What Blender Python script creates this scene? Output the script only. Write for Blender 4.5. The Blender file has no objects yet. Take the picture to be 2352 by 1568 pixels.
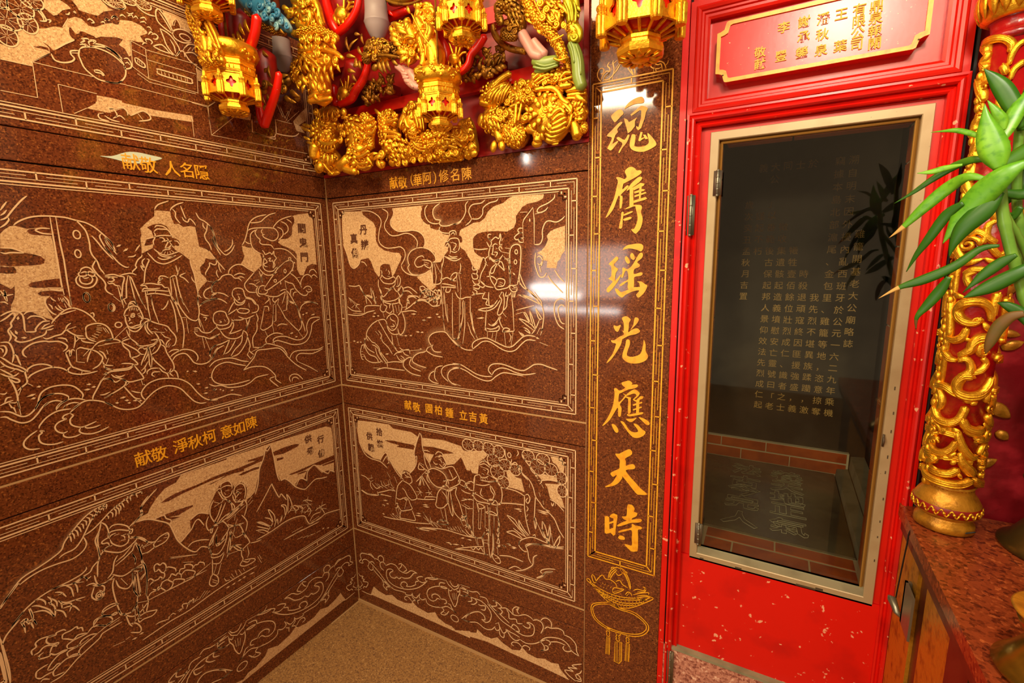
import bpy, bmesh, math, random
from mathutils import Vector, Matrix
from mathutils.geometry import tessellate_polygon
random.seed(7)
S = bpy.context.scene
COL = S.collection
# ------------------------------------------------------------------ camera
cam = bpy.data.cameras.new('camera'); cam.sensor_width = 36.0; cam.lens = 1090.745*36.0/2352.0
cam.clip_start = 0.02; cam.clip_end = 50
co = bpy.data.objects.new('camera', cam); COL.objects.link(co); S.camera = co
co.matrix_world = Matrix(((0.876060, -0.067985, 0.477385, 1.426190), (0.481876, 0.159842, -0.861537, -1.224413), (-0.017735, 0.984799, 0.172791, 1.400000), (0.000000, 0.000000, 0.000000, 1.000000)))
# ------------------------------------------------------------------ world and lamps
w = bpy.data.worlds.new('world'); S.world = w; w.use_nodes = True
w.node_tree.nodes['Background'].inputs[0].default_value = (1.0, .66, .36, 1)
w.node_tree.nodes['Background'].inputs[1].default_value = .42
def area(name, loc, to, sx, sy, watts, col, shape='RECTANGLE', spread=180):
    l = bpy.data.lights.new(name, 'AREA'); l.shape = shape; l.size = sx; l.size_y = sy; l.energy = watts; l.color = col
    l.spread = math.radians(spread)
    o = bpy.data.objects.new(name, l); COL.objects.link(o); o.location = loc
    o.rotation_euler = (Vector(to)-Vector(loc)).to_track_quat('-Z', 'Y').to_euler(); return o
area('door_lamp', (1.58, -1.15, 2.30), (1.45, .0, 1.2), .20, .20, 14, (1, .88, .70), 'DISK')
area('shrine_lamp', (.60, -.85, 2.50), (.35, -.1, 1.4), .5, .3, 14, (1, .77, .42))
area('hall_fill_left', (-.2, -3.0, 2.75), (.5, -.5, .9), 1.3, .14, 46, (1, .80, .52))  # added as general fill from the hall side, not a known tube
area('hall_fill_right', (1.9, -3.0, 2.75), (1.2, 0, .9), 1.3, .14, 30, (1, .80, .52))  # second added fill light, mainly brightens the left wall
area('hall_window', (-.42, -3.6, 1.24), (-.42, 0, 1.24), 1.05, .52, 13, (1, .84, .72))
area('hall_strip_upper', (-.72, -3.55, 1.08), (-.72, 0, 1.08), .50, .05, 4, (1, .95, .88))
area('hall_strip_middle', (-.68, -3.55, .99), (-.68, 0, .99), .62, .06, 4, (1, .95, .88))
area('hall_strip_low', (-.45, -3.55, .84), (-.45, 0, .84), 1.0, .035, 4, (1, .95, .88))
area('lantern_lamp', (-.46, -2.4, 2.2), (.8, 0, 1.67), .10, .10, 3.0, (1, .93, .8), 'DISK')
S.view_settings.view_transform = 'Standard'; S.view_settings.look = 'None'
S.view_settings.gamma = 1.0; S.view_settings.use_curve_mapping = False
S.view_settings.exposure = 0.0
S.cycles.max_bounces = 6; S.cycles.sample_clamp_indirect = 6
# ------------------------------------------------------------------ materials
def lin(h):
    h = h.lstrip('#'); v = [int(h[i:i+2], 16)/255 for i in (0, 2, 4)]
    return tuple((c/12.92 if c <= .04045 else ((c+.055)/1.055)**2.4) for c in v)+(1,)
M = {}
def mat(name, base, rough=.5, metal=0.0, spec=.5, bump=None, vary=None, coat=0.0):
    """bump=(scale, strength, distance); vary=[(scale, lo, hi, colour)...] blotches of another colour"""
    m = bpy.data.materials.new(name); m.use_nodes = True; nt = m.node_tree; b = nt.nodes['Principled BSDF']
    b.inputs['Base Color'].default_value = lin(base); b.inputs['Roughness'].default_value = rough
    b.inputs['Metallic'].default_value = metal; b.inputs['Specular IOR Level'].default_value = spec
    if coat: b.inputs['Coat Weight'].default_value = coat; b.inputs['Coat Roughness'].default_value = .12
    tc = nt.nodes.new('ShaderNodeTexCoord'); cur = None
    for sc, lo, hi, c in (vary or []):
        n = nt.nodes.new('ShaderNodeTexNoise'); n.inputs['Scale'].default_value = sc; n.inputs['Detail'].default_value = 4
        nt.links.new(tc.outputs['Object'], n.inputs['Vector'])
        r = nt.nodes.new('ShaderNodeMapRange'); r.inputs[1].default_value = lo; r.inputs[2].default_value = hi
        nt.links.new(n.outputs['Fac'], r.inputs[0])
        x = nt.nodes.new('ShaderNodeMix'); x.data_type = 'RGBA'; x.inputs[7].default_value = lin(c)
        if cur: nt.links.new(cur, x.inputs[6])
        else: x.inputs[6].default_value = lin(base)
        nt.links.new(r.outputs[0], x.inputs[0]); cur = x.outputs[2]
    if cur: nt.links.new(cur, b.inputs['Base Color'])
    if bump:
        n = nt.nodes.new('ShaderNodeTexNoise'); n.inputs['Scale'].default_value = bump[0]; n.inputs['Detail'].default_value = 5
        nt.links.new(tc.outputs['Object'], n.inputs['Vector'])
        u = nt.nodes.new('ShaderNodeBump'); u.inputs['Strength'].default_value = bump[1]; u.inputs['Distance'].default_value = bump[2]
        nt.links.new(n.outputs['Fac'], u.inputs['Height']); nt.links.new(u.outputs[0], b.inputs['Normal'])
    M[name] = m; return m
def granite(name, dark, mid, lite, black, rough=.075, coarse=330):
    m = bpy.data.materials.new(name); m.use_nodes = True; nt = m.node_tree; b = nt.nodes['Principled BSDF']
    tc = nt.nodes.new('ShaderNodeTexCoord')
    v = nt.nodes.new('ShaderNodeTexVoronoi'); v.inputs['Scale'].default_value = coarse; nt.links.new(tc.outputs['Object'], v.inputs['Vector'])
    sep = nt.nodes.new('ShaderNodeSeparateColor'); nt.links.new(v.outputs['Color'], sep.inputs[0])
    n = nt.nodes.new('ShaderNodeTexNoise'); n.inputs['Scale'].default_value = 150; n.inputs['Detail'].default_value = 6; n.inputs['Roughness'].default_value = .7
    nt.links.new(tc.outputs['Object'], n.inputs['Vector'])
    ad = nt.nodes.new('ShaderNodeMath'); ad.operation = 'MULTIPLY_ADD'; ad.inputs[1].default_value = .42; nt.links.new(sep.outputs[0], ad.inputs[0])
    mu = nt.nodes.new('ShaderNodeMath'); mu.operation = 'MULTIPLY'; mu.inputs[1].default_value = .62; nt.links.new(n.outputs['Fac'], mu.inputs[0])
    nt.links.new(mu.outputs[0], ad.inputs[2])
    r = nt.nodes.new('ShaderNodeValToRGB'); e = r.color_ramp.elements
    e[0].position = .18; e[0].color = lin(black); e[1].position = .8; e[1].color = lin(lite)
    for p, c in ((.33, dark), (.52, mid), (.66, mid)): q = e.new(p); q.color = lin(c)
    nt.links.new(ad.outputs[0], r.inputs[0]); nt.links.new(r.outputs[0], b.inputs['Base Color'])
    b.inputs['Roughness'].default_value = rough; b.inputs['Specular IOR Level'].default_value = .5
    M[name] = m; return m
granite('granite', '#4c2412', '#70391d', '#a8642f', '#24140e')
granite('pale_etch', '#b98a5c', '#d8ac78', '#f2d2a2', '#8c5f38', rough=.85, coarse=420)
granite('stone_wash', '#7a5230', '#a3753f', '#cda066', '#4c2f18', rough=.8, coarse=300)
granite('pink_wash', '#8a4a38', '#bf7f66', '#eec2a4', '#5c2b20', rough=.85, coarse=170)
granite('table_stone', '#5c2411', '#8a3c1c', '#b9602f', '#301008', rough=.22, coarse=160)
mat('line_etch', '#e6bd8c', .85, bump=(900, .3, .0006))
mat('mortar', '#b98f5c', .9, bump=(400, .4, .001))
mat('joint', '#1c0c06', .9)
mat('gilt_paint', '#f2ab1e', .42, spec=.6, bump=(160, .25, .001), vary=[(60, .5, .7, '#e08e10')])
mat('gold', '#f2b42a', .36, .86, bump=(230, .5, .0016), vary=[(70, .52, .72, '#c9821a')])
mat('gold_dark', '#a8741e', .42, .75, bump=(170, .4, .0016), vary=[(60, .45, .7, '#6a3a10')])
mat('yellow_gold', '#c9b21c', .36, .6, bump=(120, .35, .002), vary=[(40, .45, .7, '#a08a1a')])
mat('gold_flat', '#c98a22', .38, .55, bump=(110, .6, .002), vary=[(45, .5, .72, '#8a5614')])
mat('red', '#d01405', .28, spec=.5, bump=(60, .12, .001), vary=[(14, .55, .75, '#b30d05'), (170, .70, .74, '#e8b080')])
mat('red_door', '#c8180a', .30, spec=.5, bump=(45, .15, .001), vary=[(9, .52, .75, '#b80b06')])
mat('red_worn', '#d41105', .34, spec=.5, bump=(45, .15, .001), vary=[(9, .5, .75, '#b40a06'), (52, .668, .70, '#e9a27c')])
mat('deep_red', '#8e0d0a', .4, bump=(60, .2, .001), vary=[(20, .5, .7, '#5a0807')])
mat('maroon', '#7d1018', .35, bump=(55, .5, .002), vary=[(25, .5, .7, '#a02028')])
mat('column_red', '#9c0f12', .28, bump=(70, .5, .0025), vary=[(40, .5, .7, '#6d0a10')])
mat('pink', '#c98a78', .4, bump=(90, .2, .001))
mat('green', '#7f8f3a', .35, bump=(60, .2, .001))
mat('blue', '#2f6f93', .32, bump=(80, .3, .001), vary=[(30, .48, .62, '#88aeb0'), (24, .55, .7, '#1d4a6c')])
mat('lamp_grey', '#8f7d7b', .5)
mat('alu', '#b09871', .42, .25, bump=(30, .05, .001), vary=[(16, .52, .75, '#a58a62'), (240, .72, .74, '#2a1c12')])
mat('alu_dark', '#4a3a26', .5)
mat('brass_edge', '#b98a40', .35, .6)
mat('steel', '#8b8672', .35, .8)
mat('black_stone', '#2b2620', .14, spec=.6, vary=[(5, .45, .7, '#453d33'), (2.2, .5, .72, '#6a5e4a')])
mat('black_slab', '#47432f', .2, spec=.5, vary=[(5, .45, .65, '#6e6849'), (300, .6, .7, '#57523c')])
mat('old_gilt', '#d9ab5c', .6)
mat('char_dark', '#5c3018', .5)
mat('plaque_gilt', '#e6a414', .4, spec=.4, bump=(160, .2, .001))
mat('grey_etch', '#d6d0a8', .7)
mat('tile', '#cc5a20', .32, spec=.5, vary=[(18, .45, .7, '#a84012')])
mat('grout', '#d9c49a', .85)
mat('cement', '#938a6a', .85, vary=[(14, .45, .7, '#766d50')])
mat('niche_dark', '#1d1a16', .6)
mat('brass', '#a8842c', .26, .9, bump=(60, .15, .002), vary=[(20, .5, .7, '#7a5c1c')])
mat('brass_old', '#6f5a2c', .34, .85, vary=[(20, .45, .7, '#46381c')])
mat('red_ball', '#e80806', .18, spec=.5)
mat('leaf', '#5c9a1c', .36, spec=.4, vary=[(14, .45, .7, '#86bf2a'), (130, .5, .8, '#3a7a12')])
mat('leaf_dark', '#2c5c10', .38, spec=.35, vary=[(14, .45, .7, '#4d8216')])
mat('leaf_dry', '#c79a50', .6)
mat('leaf_brown', '#6a4a1a', .5, vary=[(20, .45, .65, '#3f4f14')])
mat('stem', '#6f9c34', .35, vary=[(26, .45, .7, '#4c7c22')])
mat('wood_red', '#5a2412', .35, vary=[(20, .4, .7, '#3c160a')])
mat('cable', '#120d0a', .5)
mat('highlight_pale', '#cfd8bf', .5)  # greenish white of a reflected light, put into the colour
def glass_mat():
    m = bpy.data.materials.new('glass'); m.use_nodes = True; nt = m.node_tree
    for n in list(nt.nodes): nt.nodes.remove(n)
    o = nt.nodes.new('ShaderNodeOutputMaterial'); x = nt.nodes.new('ShaderNodeMixShader'); t = nt.nodes.new('ShaderNodeBsdfTransparent')
    g = nt.nodes.new('ShaderNodeBsdfGlossy'); g.inputs['Roughness'].default_value = .03; f = nt.nodes.new('ShaderNodeFresnel'); f.inputs[0].default_value = 1.5
    t.inputs[0].default_value = (.93, .95, .92, 1)
    nt.links.new(f.outputs[0], x.inputs[0]); nt.links.new(t.outputs[0], x.inputs[1]); nt.links.new(g.outputs[0], x.inputs[2]); nt.links.new(x.outputs[0], o.inputs[0])
    M['glass'] = m
glass_mat()
def fade_mat(name, col):
    """stippled chisel shading: pale grains that thin out along the attribute 'fade' carved on the strip"""
    m = bpy.data.materials.new(name); m.use_nodes = True; nt = m.node_tree
    for n in list(nt.nodes): nt.nodes.remove(n)
    o = nt.nodes.new('ShaderNodeOutputMaterial'); x = nt.nodes.new('ShaderNodeMixShader'); t = nt.nodes.new('ShaderNodeBsdfTransparent')
    d = nt.nodes.new('ShaderNodeBsdfDiffuse'); d.inputs[0].default_value = lin(col)
    a = nt.nodes.new('ShaderNodeAttribute'); a.attribute_name = 'fade'; tc = nt.nodes.new('ShaderNodeTexCoord')
    n = nt.nodes.new('ShaderNodeTexNoise'); n.inputs['Scale'].default_value = 520; nt.links.new(tc.outputs['Object'], n.inputs['Vector'])
    mr = nt.nodes.new('ShaderNodeMapRange'); mr.inputs[1].default_value = .35; mr.inputs[2].default_value = .65; mr.inputs[3].default_value = .25; mr.inputs[4].default_value = 1.0
    nt.links.new(n.outputs['Fac'], mr.inputs[0])
    p = nt.nodes.new('ShaderNodeMath'); p.operation = 'MULTIPLY'; nt.links.new(a.outputs['Fac'], p.inputs[0]); nt.links.new(mr.outputs[0], p.inputs[1])
    q = nt.nodes.new('ShaderNodeMath'); q.operation = 'MULTIPLY'; q.inputs[1].default_value = .62; nt.links.new(p.outputs[0], q.inputs[0])
    nt.links.new(q.outputs[0], x.inputs[0]); nt.links.new(t.outputs[0], x.inputs[1]); nt.links.new(d.outputs[0], x.inputs[2]); nt.links.new(x.outputs[0], o.inputs[0])
    M[name] = m
fade_mat('shade_etch', '#c9966a')
# ------------------------------------------------------------------ object helpers
def tag(o, label=None, cat=None, group=None, kind=None):
    if label: o['label'] = label
    if cat: o['category'] = cat
    if group: o['group'] = group
    if kind: o['kind'] = kind
    return o
def empty(name, loc=(0, 0, 0), label=None, cat=None, group=None, kind=None):
    o = bpy.data.objects.new(name, None); COL.objects.link(o); o.location = loc; o.empty_display_size = .05
    return tag(o, label, cat, group, kind)
def link(name, me, m, parent=None, kind=None, label=None):
    o = bpy.data.objects.new(name, me); COL.objects.link(o)
    if m and not me.materials: me.materials.append(M[m])
    if parent is not None:
        o.parent = parent; o.matrix_parent_inverse = Matrix.Translation(-Vector(parent.location))
    if kind: o['kind'] = kind
    if label: o['label'] = label
    return o
class MB:
    def __init__(s): s.v = []; s.f = []; s.a = []
    def add(s, vs, fs):
        k = len(s.v); s.v += [tuple(p) for p in vs]; s.f += [tuple(i+k for i in f) for f in fs]
    def box(s, x0, x1, y0, y1, z0, z1):
        s.add([(x0,y0,z0),(x1,y0,z0),(x1,y1,z0),(x0,y1,z0),(x0,y0,z1),(x1,y0,z1),(x1,y1,z1),(x0,y1,z1)],
              [(0,3,2,1),(4,5,6,7),(0,1,5,4),(1,2,6,5),(2,3,7,6),(3,0,4,7)]); return s
    def tube(s, pts, rad, n=8, squash=None):
        """pts world points, rad per point; squash=(axis, factor) flattens the section along a world axis"""
        P = [Vector(p) for p in pts]; rings = []; T0 = (P[1]-P[0]).normalized()
        up = Vector((0,0,1)) if abs(T0.z) < .9 else Vector((0,1,0)); N = (up-T0*up.dot(T0)).normalized()
        for i, p in enumerate(P):
            T = (P[min(i+1, len(P)-1)]-P[max(i-1, 0)])
            T = T.normalized() if T.length > 1e-9 else T0
            N = (N-T*N.dot(T)); N = N.normalized() if N.length > 1e-6 else Vector((1,0,0)); B = T.cross(N)
            ring = []
            for k in range(n):
                a = 2*math.pi*k/n; d = (N*math.cos(a)+B*math.sin(a))*rad[i]
                if squash: ax = squash[0]; d = d-ax*d.dot(ax)*(1-squash[1])
                ring.append(p+d)
            rings.append((ring, T))
        vs = []; fs = []
        r0, T = rings[0]; vs.append(P[0]-T*rad[0]*.7)
        for r, _ in rings: vs += r
        vs.append(P[-1]+rings[-1][1]*rad[-1]*.7)
        for k in range(n):
            fs.append((0, 1+(k+1)%n, 1+k))
            for i in range(len(P)-1):
                a = 1+i*n+k; b = 1+i*n+(k+1)%n; fs.append((a, b, b+n, a+n))
            e = 1+(len(P)-1)*n; fs.append((e+k, e+(k+1)%n, len(vs)-1))
        s.add(vs, fs); return s
    def ell(s, c, r, mt=None, u=12, w=8):
        vs = [Vector((0,0,1))]; 
        for j in range(1, w):
            t = math.pi*j/w
            vs += [Vector((math.sin(t)*math.cos(2*math.pi*i/u), math.sin(t)*math.sin(2*math.pi*i/u), math.cos(t))) for i in range(u)]
        vs.append(Vector((0,0,-1))); fs = []
        for i in range(u):
            fs.append((0, 1+i, 1+(i+1)%u))
            for j in range(w-2): a = 1+j*u+i; b = 1+j*u+(i+1)%u; fs.append((a, a+u, b+u, b))
            e = 1+(w-2)*u; fs.append((e+i, len(vs)-1, e+(i+1)%u))
        out = []
        for p in vs:
            q = Vector((p.x*r[0], p.y*r[1], p.z*r[2]))
            if mt: q = mt @ q
            out.append(q+Vector(c))
        s.add(out, fs); return s
    def lathe(s, prof, c, n=24, mt=None, ph=0.0, flute=None):
        vs = []; fs = []
        for i, (r, z) in enumerate(prof):
            for k in range(n):
                a = 2*math.pi*(k/n)+ph; rr = r*(1+(flute[1]*math.cos(flute[0]*a) if flute else 0))
                q = Vector((rr*math.cos(a), rr*math.sin(a), z))
                if mt: q = mt @ q
                vs.append(q+Vector(c))
        for i in range(len(prof)-1):
            for k in range(n): a = i*n+k; b = i*n+(k+1)%n; fs.append((a, b, b+n, a+n))
        fs.append(tuple(range(n-1, -1, -1))); fs.append(tuple(range((len(prof)-1)*n, len(prof)*n)))
        s.add(vs, fs); return s
    def build(s, name, m, parent=None, smooth=True, kind=None, label=None, remesh=0, sm=0):
        me = bpy.data.meshes.new(name); me.from_pydata(s.v, [], s.f); me.validate()
        if s.a:
            at = me.attributes.new('fade', 'FLOAT', 'POINT'); at.data.foreach_set('value', s.a)
        bm = bmesh.new(); bm.from_mesh(me)
        if not s.a and len(s.f) < 200000: bmesh.ops.recalc_face_normals(bm, faces=bm.faces)
        bm.to_mesh(me); bm.free()
        if remesh:
            o = bpy.data.objects.new('t', me); COL.objects.link(o)
            q = o.modifiers.new('r', 'REMESH'); q.mode = 'VOXEL'; q.voxel_size = remesh; q.use_smooth_shade = True
            if sm: z = o.modifiers.new('s', 'SMOOTH'); z.iterations = sm; z.factor = .5
            dg = bpy.context.evaluated_depsgraph_get(); me2 = bpy.data.meshes.new_from_object(o.evaluated_get(dg))
            bpy.data.objects.remove(o); bpy.data.meshes.remove(me); me = me2; me.name = name
        if smooth and len(me.polygons): me.polygons.foreach_set('use_smooth', [True]*len(me.polygons))
        return link(name, me, m, parent, kind, label)
def cr(P, n=4, closed=False):
    """Catmull-Rom through the points, any dimension"""
    if len(P) < 3: return list(P)
    out = []; N = len(P)
    g = (lambda i: P[i % N]) if closed else (lambda i: P[max(0, min(N-1, i))])
    for i in range(N if closed else N-1):
        a, b, c, d = g(i-1), g(i), g(i+1), g(i+2)
        for k in range(n):
            t = k/n; t2 = t*t; t3 = t2*t
            out.append(tuple(.5*(2*b[j]+(c[j]-a[j])*t+(2*a[j]-5*b[j]+4*c[j]-d[j])*t2+(3*b[j]-a[j]-3*c[j]+d[j])*t3) for j in range(len(b))))
    if not closed: out.append(tuple(P[-1]))
    return out
# wall frames: (u, v, height above the face) -> world
FB = lambda u, v, h=0: (u, -h, v)          # back wall, face at y = 0, u runs along +x
FL = lambda u, v, h=0: (h, -u, v)          # left wall, face at x = 0, u runs towards the viewer (-y)
def ribbon(mb, pts, w, F, h, taper=True):
    n = len(pts)
    if n < 2: return
    vs = []; L = [0]
    for i in range(1, n): L.append(L[-1]+math.hypot(pts[i][0]-pts[i-1][0], pts[i][1]-pts[i-1][1]))
    tot = L[-1] or 1e-6
    for i, (u, v) in enumerate(pts):
        a = pts[max(0, i-1)]; b = pts[min(n-1, i+1)]; dx, dy = b[0]-a[0], b[1]-a[1]; l = math.hypot(dx, dy) or 1e-9
        k = 1.0
        if taper: e = min(L[i], tot-L[i]); k = .45+.55*min(1, e/min(.007, tot*.5))
        nx, ny = -dy/l*w*.5*k, dx/l*w*.5*k
        vs += [F(u+nx, v+ny, h), F(u-nx, v-ny, h)]
    mb.add(vs, [(2*i, 2*i+1, 2*i+3, 2*i+2) for i in range(n-1)])
def strip(mb, pts, d, F, h):
    """shading strip: from the line (fade 1) to the line moved sideways by d (fade 0)"""
    n = len(pts); vs = []; 
    for i, (u, v) in enumerate(pts):
        a = pts[max(0, i-1)]; b = pts[min(n-1, i+1)]; dx, dy = b[0]-a[0], b[1]-a[1]; l = math.hypot(dx, dy) or 1e-9
        nx, ny = dy/l*d, -dx/l*d
        vs += [F(u, v, h), F(u+nx*.45, v+ny*.45, h), F(u+nx, v+ny, h)]; e = min(i, n-1-i); k = min(1, .25+e/3)
        mb.a += [1.0*k, .42*k, 0.0]
    mb.add(vs, [q for i in range(n-1) for q in ((3*i, 3*i+1, 3*i+4, 3*i+3), (3*i+1, 3*i+2, 3*i+5, 3*i+4))])
def fill(mb, pts, F, h, thick=0):
    tr = tessellate_polygon([[Vector((p[0], p[1], 0)) for p in pts]])
    vs = [F(p[0], p[1], h) for p in pts]; mb.add(vs, [tuple(t) for t in tr])
    if thick:
        n = len(pts); vs = [F(p[0], p[1], h) for p in pts]+[F(p[0], p[1], h-thick) for p in pts]
        mb.add(vs, [(i, (i+1) % n, n+(i+1) % n, n+i) for i in range(n)])
U = 2000.0
def pairs(tok):
    x = y = 0; out = []
    for i, q in enumerate(tok):
        a, b = q.split(','); x += int(a); y += int(b); out.append((x/U, y/U))
    return out
def engrave(data, F, parent, w=.0031, line='line_etch', mirror=None):
    """reads a drawing of etched lines (l smooth, p straight, o ring, w pine wheel, d dash) and surfaces (F/G pale, K/J polished)"""
    ln, pl, dk, sh = MB(), MB(), MB(), MB(); k = 0
    mu = (lambda p: p) if mirror is None else (lambda p: (mirror-p[0], p[1]))
    for row in data.strip().split('\n'):
        t = row.split(); c = t[0][0]
        if c in 'ow':
            u, v, a, b = [int(q)/U for q in row[1:].split(',')]
            ring = [(u+a*math.cos(2*math.pi*i/22), v+b*math.sin(2*math.pi*i/22)) for i in range(23)]
            ribbon(ln, [mu(q) for q in ring], w*.9, F, .0012, False)
            if c == 'w':
                for i in range(8):
                    an = math.pi*i/4+.2; ribbon(ln, [mu((u+a*.12*math.cos(an), v+b*.12*math.sin(an))), mu((u+a*.9*math.cos(an), v+b*.9*math.sin(an)))], w*.6, F, .0012)
                k += 1; fill(dk, [mu(q) for q in ring[:-1]], F, .00062+.000002*k)
            continue
        P = [mu(q) for q in pairs(t[1:])]
        if c == 'l': Q = cr(P, 4)
        elif c == 'p': Q = P
        elif c == 'd':
            (a, b), (e, f) = P[0], P[-1]; dx, dy = e-a, f-b; l = math.hypot(dx, dy) or 1e-6; nx, ny = -dy/l*w*.8, dx/l*w*.8
            ln.add([F(a, b, .0012), F(a+dx*.6+nx, b+dy*.6+ny, .0012), F(e, f, .0012), F(a+dx*.6-nx, b+dy*.6-ny, .0012)], [(0, 1, 2, 3)]); continue
        else:
            Q = cr(P, 3, True) if c in 'GJ' else P; k += 1
            if c in 'FG': fill(pl, Q, F, .0004+.000002*k)
            else: fill(dk, Q, F, .0006+.000002*k)
            continue
        m = t[0][1:]
        if m.startswith('s'):
            d = int(m[1:])/U*(-1 if mirror is not None else 1); strip(sh, Q, d, F, .0009)
        ribbon(ln, Q, w, F, .0012)
    if pl.v: pl.build('pale_ground', 'pale_etch', parent, False, 'stuff')
    if dk.v: dk.build('polished_shapes', 'granite', parent, False, 'stuff')
    if sh.v: sh.build('chiselled_shading', 'shade_etch', parent, False, 'stuff')
    ln.build('etched_lines', line, parent, False, 'stuff')
def fret(F, parent, u0, u1, v0, v1, nh, nv, eh, ev, line='line_etch', w=.0033, st=.0077, thin=True, corner=True, h=.0014):
    mb = MB(); O = [0, st, 2*st, 3*st]
    def side(A, dirv, inn, L, n, e):
        # A start corner, dirv unit along, inn unit inward
        at = lambda t, o: (A[0]+dirv[0]*t+inn[0]*o, A[1]+dirv[1]*t+inn[1]*o)
        s = (L-2*e)/max(1, n-1) if n > 1 else L; D = [(e+i*s if n > 1 else L/2, i % 2 == 0) for i in range(n)]
        ribbon(mb, [at(0, 0), at(L, 0)], w, F, h, False); ribbon(mb, [at(O[3], O[3]), at(L-O[3], O[3])], w*1.1, F, h, False)
        g = .19*s if n > 1 else L*.1
        for typ, o, a0, a1 in ((True, O[1], O[1], L-O[1]), (False, O[2], O[2]*1.9, L-O[2]*1.9)):
            cur = a0
            for t, up in D:
                if up == typ:
                    ribbon(mb, [at(cur, o), at(t-g, o)], w*.95, F, h); ribbon(mb, [at(t, O[0 if typ else 1]), at(t, O[2 if typ else 3])], w*.95, F, h, False); cur = t+g
            if a1 > cur: ribbon(mb, [at(cur, o), at(a1, o)], w*.95, F, h)
        ribbon(mb, [at(O[1], O[1]), at(O[3], O[3])], w*.9, F, h, False)
        if thin:
            q = .0295; ribbon(mb, [at(q+.022, q), at(L-q-.022, q)], w*.6, F, h, False)
            for sg, T in ((1, q), (-1, L-q)):
                f = lambda a, b: at(T+sg*a, q+b)
                ribbon(mb, [f(.022, 0), f(.022, .011), f(.011, .011)], w*.55, F, h, False); ribbon(mb, [f(0, .022), f(.011, .022), f(.011, .011)], w*.55, F, h, False)
                c = at(T+sg*.006, q+.006); 
                ribbon(mb, [(c[0]-.002, c[1]), (c[0]+.002, c[1])], .004, F, h, False)
                ribbon(mb, [f(.0145, 0), f(.0145, .0065)], .004, F, h, False)
    W, H = u1-u0, v1-v0
    side((u0, v0), (1, 0), (0, 1), W, nh, eh); side((u0, v1), (1, 0), (0, -1), W, nh, eh)
    side((u0, v0), (0, 1), (1, 0), H, nv, ev); side((u1, v0), (0, 1), (-1, 0), H, nv, ev)
    mb.build('fret_border', line, parent, False, 'stuff')
# lettering: the bundled sans fallback glyphs, one mesh per character
GL = {}
def glyph(ch, ext=.03, outline=False):
    key = (ch, ext, outline)
    if key in GL: return GL[key]
    cu = bpy.data.curves.new('t', 'FONT'); cu.body = ch; cu.size = 1.0; cu.resolution_u = 2
    if outline: cu.fill_mode = 'NONE'; cu.bevel_depth = .0075; cu.bevel_resolution = 0; cu.offset = .022
    else: cu.extrude = ext; cu.offset = {.05: .014, .021: .02, .02: .0}.get(ext, .004)
    cu.align_x = 'CENTER'
    o = bpy.data.objects.new('t', cu); COL.objects.link(o); dg = bpy.context.evaluated_depsgraph_get(); dg.update()
    me = bpy.data.meshes.new_from_object(o.evaluated_get(dg)); bpy.data.objects.remove(o); bpy.data.curves.remove(cu)
    if len(me.vertices):
        xs = [v.co.x for v in me.vertices]; ys = [v.co.y for v in me.vertices]; cx = 0 if ch in '，、「」﹁' else (min(xs)+max(xs))/2; cy = .38 if ch in '，、一二﹁」' else (min(ys)+max(ys))/2
        for v in me.vertices: v.co.x -= cx; v.co.y -= cy
    me.name = 'character'; GL[key] = me; return me
def put_char(ch, name, m, parent, origin, right, up, size, ext=.03, sx=1.0, rise=0.0, outline=False):
    me = glyph(ch, ext, outline)
    if m not in [q.name for q in me.materials if q]:
        if me.materials: me = me.copy(); me.materials.clear()
        me.materials.append(M[m])
    r = Vector(right); u = Vector(up); r2 = (r+u*rise)
    n = r.cross(u).normalized(); o = bpy.data.objects.new(name, me); COL.objects.link(o)
    mt = Matrix((r2*size*sx, u*size, n*size)).transposed().to_4x4(); mt.translation = Vector(origin)
    o.parent = parent; o.matrix_parent_inverse = Matrix.Translation(-Vector(parent.location)); o.matrix_basis = mt
    return o
# ------------------------------------------------------------------ the setting
def slab(name, F, u0, u1, v0, v1, parent, m='granite', th=.02, kind=None, lift=0.0):
    mb = MB(); b = .0012
    o = [(u0, v0), (u1, v0), (u1, v1), (u0, v1)]; i = [(u0+b, v0+b), (u1-b, v0+b), (u1-b, v1-b), (u0+b, v1-b)]
    vs = [F(p[0], p[1], lift) for p in i]+[F(p[0], p[1], lift-b) for p in o]+[F(p[0], p[1], lift-th) for p in o]
    fs = [(0, 1, 2, 3), (8, 9, 10, 11)]
    for k in range(4): n = (k+1) % 4; fs += [(k, n, 4+n, 4+k), (4+k, 4+n, 8+n, 8+k)]
    mb.add(vs, fs); return mb.build(name, m, parent, False, kind)
fl = MB(); FX = [-.1, .3, .7, 1.2, 2.6]; 
fl.add([(-.1, .3, .004), (2.6, .3, .03), (2.6, -3.9, .06), (-.1, -3.9, .09), (-.1, .3, -.1), (2.6, .3, -.1), (2.6, -3.9, -.1), (-.1, -3.9, -.1)],
       [(0, 3, 2, 1), (4, 5, 6, 7), (0, 1, 5, 4), (1, 2, 6, 5), (2, 3, 7, 6), (3, 0, 4, 7)])
fl.build('floor', 'stone_wash', None, False, 'structure')
MB().box(-.12, -.0205, -1.6, .3, -.05, 2.7).build('wall_left', 'joint', None, False, 'structure')
MB().box(-.0205, 1.2150, .0205, .12, -.05, 1.69).build('wall_back', 'joint', None, False, 'structure')
MB().box(-.0205, 1.2150, .0105, .12, 1.6895, 2.7).build('wall_back_upper', 'deep_red', None, False, 'structure')
MB().box(-.1, 2.6, -3.9, .3, 2.85, 2.95).build('ceiling', 'wood_red', None, False, 'structure')
mo = MB()
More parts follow.
